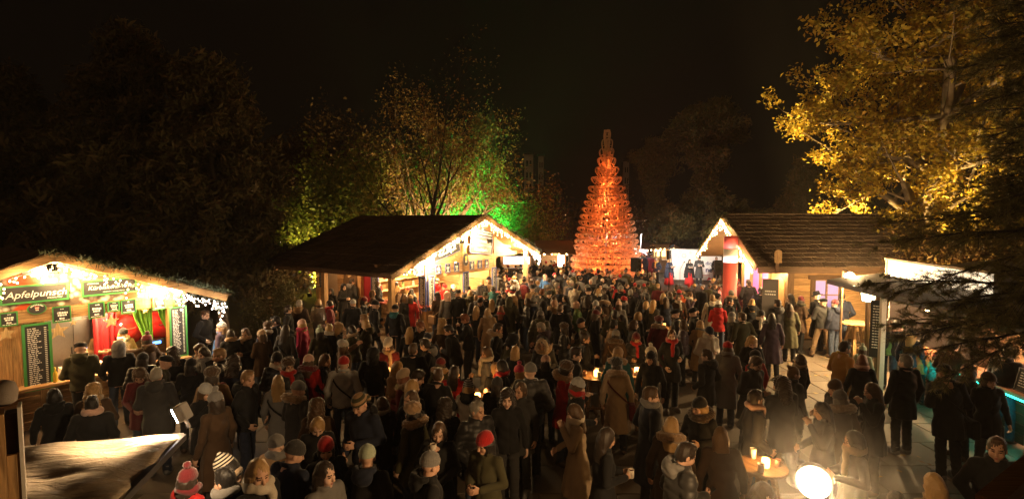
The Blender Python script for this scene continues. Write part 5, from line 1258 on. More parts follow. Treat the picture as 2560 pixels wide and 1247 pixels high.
fairy('row of bulbs along the brown far stall eave', Matrix.Identity(4), W(1352, 633, 30.2), W(1426, 632, 30.2), 12, .06, .03, power=12, seed=41, nl=1)
fairy('row of bulbs strung before the warm far stalls', Matrix.Identity(4), W(1610, 624, 39), W(1690, 618, 39), 22, .15, .035, power=20, seed=42, nl=1)
fairy('far string of white lights left of the food stall roof', Matrix.Identity(4), W(700, 600, 38), W(735, 596, 38), 26, .2, .03, BULBW, power=8, seed=43, nl=1)
# video screen in the trees
P0, P1 = W(1289, 555, 44), W(1347, 595, 44); vs = empty('video_screen', 'bright colourful screen half hidden by the trees', 'screen', (P0.x, 44, 0)); ww, hh = P1.x-P0.x, P0.z-P1.z
m = bpy.data.materials.new('screen_picture'); m.use_nodes = True; nt = m.node_tree; b = nt.nodes['Principled BSDF']; tc = nt.nodes.new('ShaderNodeTexCoord'); nz = nt.nodes.new('ShaderNodeTexNoise'); nz.inputs['Scale'].default_value = 1.1; cr = nt.nodes.new('ShaderNodeValToRGB'); e = cr.color_ramp.elements
while len(e) < 4: e.new(.5)
for i, (p, c) in enumerate(((.3, (.04, .10, .14)), (.46, (.35, .75, .85)), (.56, (.75, .18, .07)), (.7, (.9, .45, .25)))): e[i].position = p; e[i].color = (*c, 1)
nt.links.new(tc.outputs['Object'], nz.inputs['Vector']); nt.links.new(nz.outputs[0], cr.inputs[0]); nt.links.new(cr.outputs[0], b.inputs['Emission Color']); b.inputs['Emission Strength'].default_value = .9; b.inputs['Base Color'].default_value = (.02, .02, .02, 1)
MB().box(0, ww, 0, .15, P1.z, P0.z).build('picture', m, vs)
for x in (0, ww): MB().box(x-.08, x+.08, .16, .3, 0, P0.z+.1).build('tower', METAL, vs)
# far buildings
def tower(label, px0, px1, py, Y, col, nwin, name='far_building'):
    a, b = W(px0, py, Y), W(px1, py, Y); w_ = b.x-a.x; r = empty(name, label, 'building', (a.x, Y, 0)); MB().box(0, w_, 0, w_, 0, a.z).build('wall', plain('facade_'+label[:9], col, .8), r); MB().box(-.3, w_+.3, -.3, w_+.3, a.z, a.z+.5).build('roof', plain('roof_dark', (.03, .03, .03)), r)
    for i in range(nwin):
        for k in range(2): MB().box(w_*(.2+.4*k), w_*(.2+.4*k)+w_*.2, -.06, -.01, a.z-3.4*(i+1), a.z-3.4*(i+1)+1.6).build('window', plain('window_dark', (.01, .012, .015), .1), r)
    return r
tower('dim pale tower block above the trees, wider of two', 1311, 1333, 386, 150, (.55, .52, .45), 5); tower('dim pale tower block above the trees, narrower of two', 1346, 1359, 390, 150, (.40, .38, .33), 5); tower('faint far tower block right of the sledge tree top', 1560, 1573, 404, 160, (.40, .36, .34), 4)
P = W(1229, 308, 120); sp = empty('church_spire', 'thin green church spire above the autumn tree', 'spire', (P.x, 120, 0)); MB().lathe([(1.6, 0), (1.6, P.z-2), (1.2, P.z), (.5, P.z+2.0), (.12, P.z+3.6), (0, P.z+3.8)], 8).build('roof', plain('copper_green', (.10, .22, .12), .6), sp)

# ---------------------------------------------------------------- foreground: canvas-roofed booth, flood lamps, gate post, hand rail
TZ = 2.40; c0 = G(457, 1075, TZ); c1 = G(262, 1192, TZ); dr = Vector((c0.x-c1.x, c0.y-c1.y, 0)).normalized(); AT = math.atan2(-dr.x, dr.y)
MT = frameM((c0.x, c0.y, 0), R(13)); bt = empty('canvas_booth', 'small booth with a wrinkled grey canvas roof, lit from its corner', 'booth'); bt.matrix_world = MT
WT, DT = 3.3, 2.3; nv = 70; v = []; f = []
rn = np.random.RandomState(5); ks = [(rn.normal(0, 1.2)+.5, rn.normal(0, 4.5), rn.rand()*6) for _ in range(9)]
for j in range(nv+1):
    for i in range(nv+1):
        x = -WT*i/nv; y = -DT*j/nv
        em = min(1, min(i, nv-i, j, nv-j)/6); z = TZ+em*.34*(.005*sum(math.sin(a*x+b_*y+c) for a, b_, c in ks)*.6+.016*abs(math.sin(2.1*x+5*y+1.3*math.sin(2*x)))+.014*abs(math.sin(3.3*x-7*y+math.sin(3*y)))+.008*math.sin(14*x+21*y+2*math.sin(5*x))+.004*math.sin(23*x-17*y)+.010*abs(math.sin(7*x-13*y+2.2*math.sin(3*x)))+.008*abs(math.sin(4*x+19*y+1.5*math.sin(4*y))))+.035*abs(math.sin(y*4.2+.6*math.sin(x*1.7)))**.7+.02*math.sin(x*9+y*3)*math.sin(y*7)-.03
        ed = min(i, nv-i, j, nv-j)/nv; z -= .03*math.exp(-ed*40); v.append((x, y, z))
for j in range(nv):
    f += [(j*(nv+1)+i, (j+1)*(nv+1)+i, (j+1)*(nv+1)+i+1, j*(nv+1)+i+1) for i in range(nv)]
CANV = fabric('canvas_grey', (.30, .24, .17), .95, 60, .3, 1.0, 0, 5); nt = CANV.node_tree; bp_ = nt.nodes['Bump']; bp_.inputs['Distance'].default_value = .05
mp_ = nt.nodes.new('ShaderNodeMapping'); mp_.inputs['Rotation'].default_value = (0, 0, R(28)); mp_.inputs['Scale'].default_value = (1.1, 4.5, 1); n3 = nt.nodes.new('ShaderNodeTexNoise'); n3.inputs['Scale'].default_value = 2.2; n3.inputs['Detail'].default_value = 7; n3.inputs['Roughness'].default_value = .6; n3.inputs['Distortion'].default_value = 1.2
nt.links.new(nt.nodes['Texture Coordinate'].outputs['Object'], mp_.inputs['Vector']); nt.links.new(mp_.outputs[0], n3.inputs['Vector']); nt.links.new(n3.outputs[0], bp_.inputs['Height'])
can = link('canvas_roof', meshdata('canvas_roof', v, f, CANV, True), bt); mo = can.modifiers.new('t', 'SOLIDIFY'); mo.thickness = .01
for x, y in ((-.55, -.04), (-WT+.04, -.04), (-.04, -DT+.04), (-WT+.04, -DT+.04)): MB().box(-.03, .03, -.03, .03, 0, TZ-.07).build('post', plain('frame_dark', (.03, .028, .026), .5), bt, (x, y, 0))
for a, b in (((0, 0), (-WT, 0)), ((0, 0), (0, -DT)), ((-WT, -DT), (0, -DT)), ((-WT, 0), (-WT, -DT))): MB().beam((a[0], a[1], TZ-.055), (b[0], b[1], TZ-.055), .05, .05).build('rail', METAL, bt)
MB().box(-.02, .0, -DT+.05, -DT+.9, .05, TZ-.09).build('side_sheet', plain('sheet_black', (.012, .011, .010), .6), bt)
for k in range(3): MB().box(.004, .022, -DT+.1, -DT+.85, TZ-.35-.28*k, TZ-.15-.28*k).build('slat_panel', wood('slat_brown', (.22, .13, .06), 1), bt)
MB().box(-1.2, -.3, -.7, -.1, .8, .86).build('counter', WOODD, bt)
fl = empty('floodlight', 'small grey floodlight clamped on the canvas roof corner, facing left', 'floodlight'); P = W(446, 1034, c0.y-.05); fl.matrix_world = frameM(P, R(13-100)) @ Matrix.Rotation(R(24), 4, 'X')
b = MB(); b.box(-.055, .055, 0, .075, -.07, .07); bevel(b.build('housing', plain('housing_grey', (.22, .21, .20), .5), fl), .012); MB().box(-.05, .05, -.008, -.002, -.062, .062).build('led_face', emit('led_white', (1, .93, .84), 40, False), fl); MB().box(-.01, .01, .02, .04, -.14, -.07).build('bracket', METAL, fl)
lamp('SPOT', 140, (1, .66, .34), (0, -.03, 0), fl, .04, spot=165, blend=.5).rotation_euler = (R(-90+6), 0, 0)
gp = empty('gate_post', 'tall wooden gate post with a white strip as the light on its edge', 'post'); P = W(26, 1000, 2.35); gp.location = (P.x, 2.35, 0); gp.rotation_euler = (0, 0, R(42))
MB().box(-.060, -.022, -.05, .05, 0, 3.26).build('board', WOODV, gp); MB().box(-.021, .022, -.02, .05, 2.9, 3.25).build('recess', plain('post_dark', (.03, .02, .014)), gp); MB().box(-.021, .022, -.045, .05, 0, 3.06).build('board', WOODV, gp) ; MB().box(.023, .036, -.05, .05, 0, 3.28).build('lit_edge', plain('edge_highlight', (.6, .56, .50), .4), gp)  # white strip colours in the lamplight along the post's edge
MB().box(-.10, .03, .0, .12, 0, .02).build('foot', METAL, gp)
q = empty('covered_lamp', 'grey cloth-covered lamp head on top of the gate post', 'lamp head'); q.location = (P.x-.045, 2.36, 3.281); sb_ = MB(); sb_.lathe([(.03, 0), (.05, .015), (.056, .06), (.045, .10), (.02, .115), (0, .115)], 14); sb_.build('cover', fabric('cover_grey', (.20, .17, .14)), q, smooth=True)
# flood lamp facing the camera
P = W(2034, 1206, 3.55); fl = empty('floodlight', 'dazzling floodlight on a stand facing the viewer', 'floodlight'); fl.matrix_world = frameM(P, math.atan2(P.x, -P.y)+math.pi if 0 else R(-30)) @ Matrix.Rotation(R(-8), 4, 'X')
MB().lathe([(0, 0), (.100, 0), (.100, .02), (0, .02)], 24, M=Matrix.Rotation(R(90), 4, 'X') @ Matrix.Rotation(0, 4, 'X')).build('led_face', emit('flood_face', (1, .90, .72), 60, False), fl)
MB().lathe([(.104, -.005), (.116, -.005), (.112, -.12), (.08, -.16), (0, -.16)], 24, M=Matrix.Rotation(R(90), 4, 'X')).build('housing', BLACK, fl); MB().tube([(0, .08, -.12), (0, .08, -P.z)], .02, 8).build('stand', BLACK, fl)
for k in range(3): MB().tube([(0, .08, -P.z+.5), (.35*math.cos(R(120*k)), .08+.35*math.sin(R(120*k)), -P.z+.01)], .012, 6).build('leg', BLACK, fl)
lamp('POINT', 260, (1, .60, .26), (0, -.09, .02), fl, .10)
hr = empty('hand_rail', 'brown wooden balcony rail at the lower corner', 'rail'); A_, B_ = Vector((1.40, 1.52, 3.33)), Vector((2.30, 2.05, 3.33)); A_ = W(2470, 1262, 1.75); B_ = W(2640, 1178, 2.25)
B_.z = A_.z; MB().beam(A_, B_, .07, .05).build('top_rail', wood('rail_brown', (.22, .10, .04), 0, .35), hr); 
for t in (.1, .9): p = A_.lerp(B_, t); MB().box(p.x-.03, p.x+.03, p.y-.03, p.y+.03, 0, p.z-.027).build('post', wood('rail_brown_v', (.22, .10, .04), 2), hr)
# ---------------------------------------------------------------- trees
BARK = fabric('bark', (.11, .085, .06), .95, 14, .5, 1.0, 0, 4); BARKP = fabric('bark_pale', (.17, .13, .09), .95, 14, .45, 1.0, 0, 4)
def rvec(r): return Vector((r.gauss(0, 1), r.gauss(0, 1), r.gauss(0, 1))).normalized()
def grow(mb, p, d, L, rad, lev, r, tips, upw=.12, wig=.22, kids=(4, 6), sp=(35, 65), shrink=(.5, .72), n=5, sides=6, first=None):
    pts = [p.copy()]; rr = [rad]; dd = d.copy()
    for i in range(n):
        dd = (dd+rvec(r)*wig*.5+Vector((0, 0, upw*.5))).normalized(); pts.append(pts[-1]+dd*(L/n)); rr.append(rad*(1-.55*(i+1)/n))
    mb.tube(pts, rr, 3 if lev == 0 else 4 if lev == 1 else sides, False)
    if lev <= 0: tips.append((pts[-1], dd)); tips.append((pts[-2], dd)); tips.append((pts[n//2], dd)); return
    k = r.randint(*(first[0] if first else kids)); a0 = r.uniform(0, 6.3)
    for j in range(k):
        t = (r.uniform(.35, 1.0) if not first else .24+.74*(j-.5)/k) if j else 1.0; i = min(n, max(1, int(t*n))); base = pts[i]
        ax = dd.cross(Vector((math.cos(a0+j*2.4), math.sin(a0+j*2.4), .2))).normalized(); ang = R(r.uniform(*sp)) if j else R(r.uniform(5, 20))
        nd = Matrix.Rotation(ang, 3, ax) @ dd; f_ = first[1]*(.80+.35*t) if first and j else 1
        grow(mb, base, nd, L*r.uniform(*shrink)*f_, rr[i]*.62, lev-1, r, tips, upw, wig, kids, sp, shrink, n, sides)
def leaves(name, tips, n_per, spread, size, mat, parent, seed, droop=.3, aspect=.6):
    rs = np.random.RandomState(seed); T = np.array([t[0][:] for t in tips]); N_ = len(T)*n_per
    c = np.repeat(T, n_per, 0)+rs.normal(0, spread, (N_, 3)); a = rs.normal(0, 1, (N_, 3)); a[:, 2] -= droop; a /= np.linalg.norm(a, axis=1)[:, None]
    b = np.cross(a, rs.normal(0, 1, (N_, 3))); b /= np.linalg.norm(b, axis=1)[:, None]+1e-9
    s = (size*rs.uniform(.6, 1.3, N_))[:, None]; nn = np.cross(a, b)*s*.18
    v = np.stack([c-a*s*.5, c+b*s*aspect*.5+nn, c+a*s*.6, c-b*s*aspect*.5+nn], 1).reshape(-1, 3); q = np.arange(N_*4).reshape(-1, 4)
    me = npmesh(name, v, q, mat, False); o = link(name, me, parent); o['kind'] = 'stuff'; return o
def broadleaf(label, x, y, h, seed, mat, trunk_h=.35, tr=.22, lean=(0, 0), stems=1, lev=3, n_per=26, spread=.28, size=.16, crown=.5, bark=None, upw=.12, name='broadleaf_tree', sp=(30, 60), kids=(4, 5), first=None):
    r = random.Random(seed); root = empty(name, label, 'tree', (x, y, 0)); mb = MB(); tips = []
    for s_ in range(stems):
        a = 6.283*s_/max(1, stems)+r.uniform(0, .6); d = Vector((lean[0]+(.25*math.cos(a) if stems > 1 else 0), lean[1]+(.25*math.sin(a) if stems > 1 else 0), 1)).normalized()
        grow(mb, Vector((.25*math.cos(a), .25*math.sin(a), -.05)) if stems > 1 else Vector((0, 0, -.05)), d, h*trunk_h, tr, lev, r, tips, upw, .25, kids, sp, (crown, crown+.22), 6, 8, first)
    mb.build('trunk', bark or BARK, root, smooth=True); 
    if n_per: leaves('crown', tips, n_per, spread, size, mat, root, seed)
    return root, tips
def conifer(label, x, y, h, rad, seed, mat, trunk_r=.25, z0=.12, dens=1.0, size=.22, droop=.25, whorls=26, name='conifer_tree', profile=None, bark=None):
    r = random.Random(seed); root = empty(name, label, 'tree', (x, y, 0)); mb = MB(); tips = []
    mb.tube([(0, 0, -.05), (r.uniform(-.1, .1), 0, h*.5), (0, 0, h)], [trunk_r, trunk_r*.6, .02], 8)
    for i in range(whorls):
        t = z0+(1-z0)*(i+r.uniform(-.3, .3))/whorls; z = h*t; L = rad*(profile(t) if profile else (1-t)**.75+.04)
        for j in range(r.randint(5, 7)):
            a = r.uniform(0, 6.283); l = L*r.uniform(.65, 1.12); p = Vector((0, 0, z)); pts = [p]; d = Vector((math.cos(a), math.sin(a), r.uniform(-.1, .25)))
            for k in range(4): d = (d+Vector((r.uniform(-.15, .15), r.uniform(-.15, .15), -droop*.25))).normalized(); pts.append(pts[-1]+d*l/4)
            mb.tube(pts, [.035*l/2+.008, .02, .012, .008, .004], 4, False)
            for k in range(int(5*dens*max(.5, l))):
                u = r.uniform(.25, 1)*4; q = pts[int(min(3, u))].lerp(pts[int(min(3, u))+1], u % 1 if u < 4 else 1); tips.append((q, d))
    mb.build('trunk', bark or BARK, root, smooth=True); leaves('crown', tips, int(16*dens), .17+.05*size, size, mat, root, seed, .5, .28); return root
MAPLE = leafmat('maple_leaf', [(.26, .14, .02), (.40, .27, .03), (.46, .34, .04), (.30, .27, .045)], .55, .35)
REDL = leafmat('russet_leaf', [(.11, .055, .016), (.17, .10, .025), (.24, .17, .04)], .6, .3)
YGL = leafmat('yellowgreen_leaf', [(.10, .14, .02), (.18, .20, .03), (.26, .22, .04)], .6, .3)
DARKG = leafmat('dark_needles', [(.075, .066, .024), (.11, .088, .034), (.14, .092, .04)], .7, .1)
PINEG = leafmat('pine_needles', [(.085, .085, .03), (.13, .12, .04), (.17, .13, .05)], .65, .1)
BRNL = leafmat('brown_leaf', [(.06, .035, .014), (.09, .055, .02), (.12, .08, .025)], .6, .25)
# right maple, lit from below
mp_, tips = broadleaf('tall golden maple lit from below behind the log cabin', 16.5, 20.9, 15.5, 12, MAPLE, .80, .32, (-.0, 0), 1, 3, 30, .18, .16, .42, BARKP, .05, 'maple_tree', (48, 84), (4, 6), ((20, 20), .54))
broadleaf('second bare-stemmed maple standing close behind the golden maple', 18.6, 22.5, 14, 15, MAPLE, .42, .24, (.02, 0), 1, 3, 22, .35, .20, .5, BARK, .12, 'maple_tree')
for i, (x, y, p, tg, sp_) in enumerate(((13.2, 22.9, 17000, (2.8, -2.2, 8.5), 85), (15.5, 19.6, 6000, (.5, 1.4, 6), 85))):
    u = empty('tree_uplight', 'ground spotlight aimed up into the golden maple, '+('cabin side' if i == 0 else 'bar side'), 'uplight', (x, y, 0)); MB().lathe([(0, 0), (.12, 0), (.14, .2), (0, .2)], 12).build('housing', BLACK, u); MB().lathe([(0, .202), (.11, .202), (.11, .206), (0, .206)], 12).build('led_face', emit('uplight_warm', (1, .7, .3), 20, False), u)
    lamp('SPOT', p, (1, .66, .22), (0, 0, .3), u, .1, tgt=tg, spot=sp_, blend=.7)
# middle autumn tree, warm and green light
broadleaf('tall bare autumn tree with russet leaves behind the food stall', -5.2, 33, 13.0, 23, REDL, .46, .24, (.0, 0), 3, 4, 5, .34, .17, .46, BARKP, .10, 'autumn_tree', (28, 58), (3, 4))
broadleaf('dark forked tree trunk in front of the autumn tree', -4.6, 29, 11.5, 27, REDL, .50, .22, (.02, 0), 1, 3, 4, .3, .14, .55, plain('bark_black', (.03, .022, .018), .9), .12, 'autumn_tree', (25, 55))
broadleaf('small spreading autumn tree leaning towards the sledge tree', -2.4, 34, 10.5, 31, REDL, .50, .16, (.22, 0), 1, 4, 7, .3, .14, .55, BARKP, .10, 'autumn_tree', (25, 60), (3, 4))
conifer('slim conifer glowing green behind the autumn tree', -2.7, 42, 13, 2.6, 33, PINEG, .2, .1, 1.0, .26, .3, 22)
broadleaf('leafy tree in green light right of the autumn tree', -.1, 41, 9.2, 35, YGL, .30, .2, (0, 0), 1, 3, 26, .5, .20, .55)
broadleaf('yellow-green leafy tree behind the far end of the food stall roof', -10.0, 30, 8.6, 36, YGL, .40, .22, (.05, 0), 2, 3, 22, .40, .25, .56, None, .06, 'broadleaf_tree', (35, 70))
broadleaf('low yellow-green tree between big conifers and food stall roof', -14.2, 31.5, 8.4, 38, YGL, .28, .2, (0, 0), 1, 3, 30, .42, .20, .56, None, .06, 'broadleaf_tree', (35, 70))
def ground_spot(label, x, y, p, col, tg, spot=80):
    u = empty('tree_uplight', label, 'uplight', (x, y, 0)); MB().lathe([(0, 0), (.12, 0), (.14, .2), (0, .2)], 12).build('housing', BLACK, u); lamp('SPOT', p, col, (0, 0, .3), u, .1, tgt=tg, spot=spot, blend=.8)
ground_spot('ground spotlight aimed at the stems of the autumn tree', -5.2, 30.2, 5600, (1, .64, .24), (-.2, 2.2, 4.5), 95)
ground_spot('ground spotlight under the small leaning autumn tree', -1.8, 31.6, 2200, (1, .62, .24), (.1, 2.0, 5), 90)
ground_spot('green spotlight behind the autumn tree stems', -4.0, 35.6, 13000, (.04, 1, .20), (.8, 2.5, 5), 100)
broadleaf('bushy tree glowing green just behind the food stall ridge', -4.0, 38.5, 10, 66, YGL, .40, .12, (0, 0), 3, 3, 24, .4, .18, .6)
ground_spot('green spotlight under the slim conifer', -2.3, 38.8, 22000, (.04, 1, .20), (-.2, 2.4, 5.5), 95)
ground_spot('yellow spotlight under the yellow-green tree', -10.9, 27.4, 4200, (1, .80, .22), (1.0, 2.6, 4.5), 100)
# big dark conifers on the left
bump_ = lambda t: (1-t)**.6*.9+.12
conifer('huge dark conifer rising behind the green-framed stall', -15.2, 21, 11.8, 4.6, 41, DARKG, .4, .16, 1.25, .33, .35, 30, profile=bump_)
conifer('huge dark conifer between the punch stall and the food stall', -11.3, 19.6, 10.2, 3.9, 43, DARKG, .35, .18, 1.25, .31, .4, 28, profile=bump_)
conifer('dark conifer at the edge left of the punch stall roof', -19.5, 20, 10.0, 3.6, 45, DARKG, .35, .16, 1.2, .30, .35, 26, profile=bump_)
broadleaf('tall dark brown-leaved tree far behind the food stall', -13.0, 39, 16.5, 47, BRNL, .3, .35, (0, 0), 2, 4, 9, .5, .26, .55, None, .1)
broadleaf('second tall dark tree beside the autumn tree', -9.0, 41, 14.5, 48, BRNL, .3, .3, (0, 0), 1, 4, 9, .5, .26, .55, None, .1)
conifer('small fir sapling in front of the food stall side wall', -7.85, 17.6, 1.9, .62, 49, PINEG, .03, .05, 1.6, .10, .2, 12, name='fir_sapling')
conifer('low fir sapling beside the conifer trunk', -8.6, 17.0, 1.3, .5, 50, PINEG, .03, .05, 1.6, .10, .2, 10, name='fir_sapling')
# behind the sledge tree and the stage
broadleaf('russet tree left behind the sledge tree', 3.4, 43, 9.4, 51, BRNL, .30, .2, (0, 0), 1, 3, 22, .5, .23, .55)
broadleaf('thin green-brown tree beside the video screen', 1.0, 38.5, 7.6, 52, YGL, .30, .14, (0, 0), 1, 3, 16, .45, .16, .55)
broadleaf('russet tree just right behind the sledge tree', 9.4, 44, 8.8, 53, BRNL, .30, .2, (0, 0), 1, 3, 22, .5, .23, .55)
pp = lambda t: (.55+.45*math.sin(t*9))*(1.02-t)**.5*.95+.1
conifer('large dark pine above the stage backdrop', 16.6, 44, 14.2, 6.4, 55, PINEG, .3, .20, 1.35, .42, .1, 30, name='pine_tree', profile=pp)
conifer('second pine with a bare trunk left of the large pine', 13.2, 47, 11.5, 4.6, 56, PINEG, .25, .28, 1.2, .30, .1, 20, name='pine_tree', profile=pp)
conifer('dark conifer behind the cabin roof', 21.5, 38, 9.0, 3.6, 57, DARKG, .3, .12, 1.1, .3, .3, 22)
tl_ = MB(); tr_ = random.Random(77); tpt = []
for i in range(420): tpt.append((Vector((tr_.uniform(-42, 60), tr_.uniform(58, 70), tr_.uniform(.3, 5.5))), None))
o = leaves('far_treeline', tpt, 18, .8, .6, DARKG, None, 78, .2, .6)
# near pine at the right edge
pine = empty('pine_tree', 'near dark pine whose needled branches reach in from the right', 'tree', (8.7, 7.7, 0)); r = random.Random(61); mb = MB(); tufts = []
mb.tube([(0, 0, -.05), (.05, 0, 4), (0, .1, 9.5)], [.24, .18, .08], 10)
for i in range(150):
    z = 2.4+i*.047; a = r.choice([R(180+r.uniform(-60, 70)), R(180+r.uniform(-60, 70)), R(180+r.uniform(-60, 70)), r.uniform(0, 6.28)]); l = r.uniform(1.6, 2.9)*(1.0 if z < 4.4 else .62); d = Vector((math.cos(a), math.sin(a), r.uniform(-.12, .12))); p = Vector((0, 0, z)); pts = [p]
    if z < 4.4 and i % 2: l *= 1.12
    for k in range(6):
        d = (d+Vector((r.uniform(-.14, .14), r.uniform(-.14, .14), r.uniform(-.10, .04)))).normalized(); pts.append(pts[-1]+d*l/6)
    mb.tube(pts, [.034, .028, .022, .017, .013, .009, .005], 5, False)
    for k in range(int(14*l)):
        u = r.uniform(.22, 1)*5.99; q = pts[int(u)].lerp(pts[int(u)+1], u % 1); sd = (d+rvec(r)*.8).normalized(); sd.z = sd.z*.9-.12; ll = r.uniform(.2, .7)*(1.15-u/9)
        e = q+sd*ll; mb.tube([q, q.lerp(e, .5)+Vector((0, 0, .02)), e], [.007, .005, .003], 3, False)
        for w_ in range(int(3+ll*12)): tufts.append((q.lerp(e, r.uniform(.25, 1)), sd))
mb.build('trunk', plain('bark_black', (.03, .022, .018), .9), pine, smooth=True)
rs = np.random.RandomState(62); T = np.array([t[0][:] for t in tufts]); D = np.array([t[1][:] for t in tufts]); k = 11; N_ = len(T)*k
c = np.repeat(T, k, 0); d = np.repeat(D, k, 0)*.7+rs.normal(0, .6, (N_, 3)); d /= np.linalg.norm(d, axis=1)[:, None]; s = np.cross(d, rs.normal(0, 1, (N_, 3))); s /= np.linalg.norm(s, axis=1)[:, None]; L_ = rs.uniform(.08, .15, (N_, 1))
v = np.stack([c-s*.0035, c+s*.0035, c+d*L_], 1).reshape(-1, 3); o = link('needles', npmesh('needles', v, np.arange(N_*3).reshape(-1, 3), PINEG, False), pine); o['kind'] = 'stuff'
print('PINE', N_)
broadleaf('dark russet shrub behind the bar roof', 14.2, 15.8, 5.4, 64, REDL, .3, .08, (0, 0), 3, 3, 18, .3, .13, .55, None, .1, 'shrub')
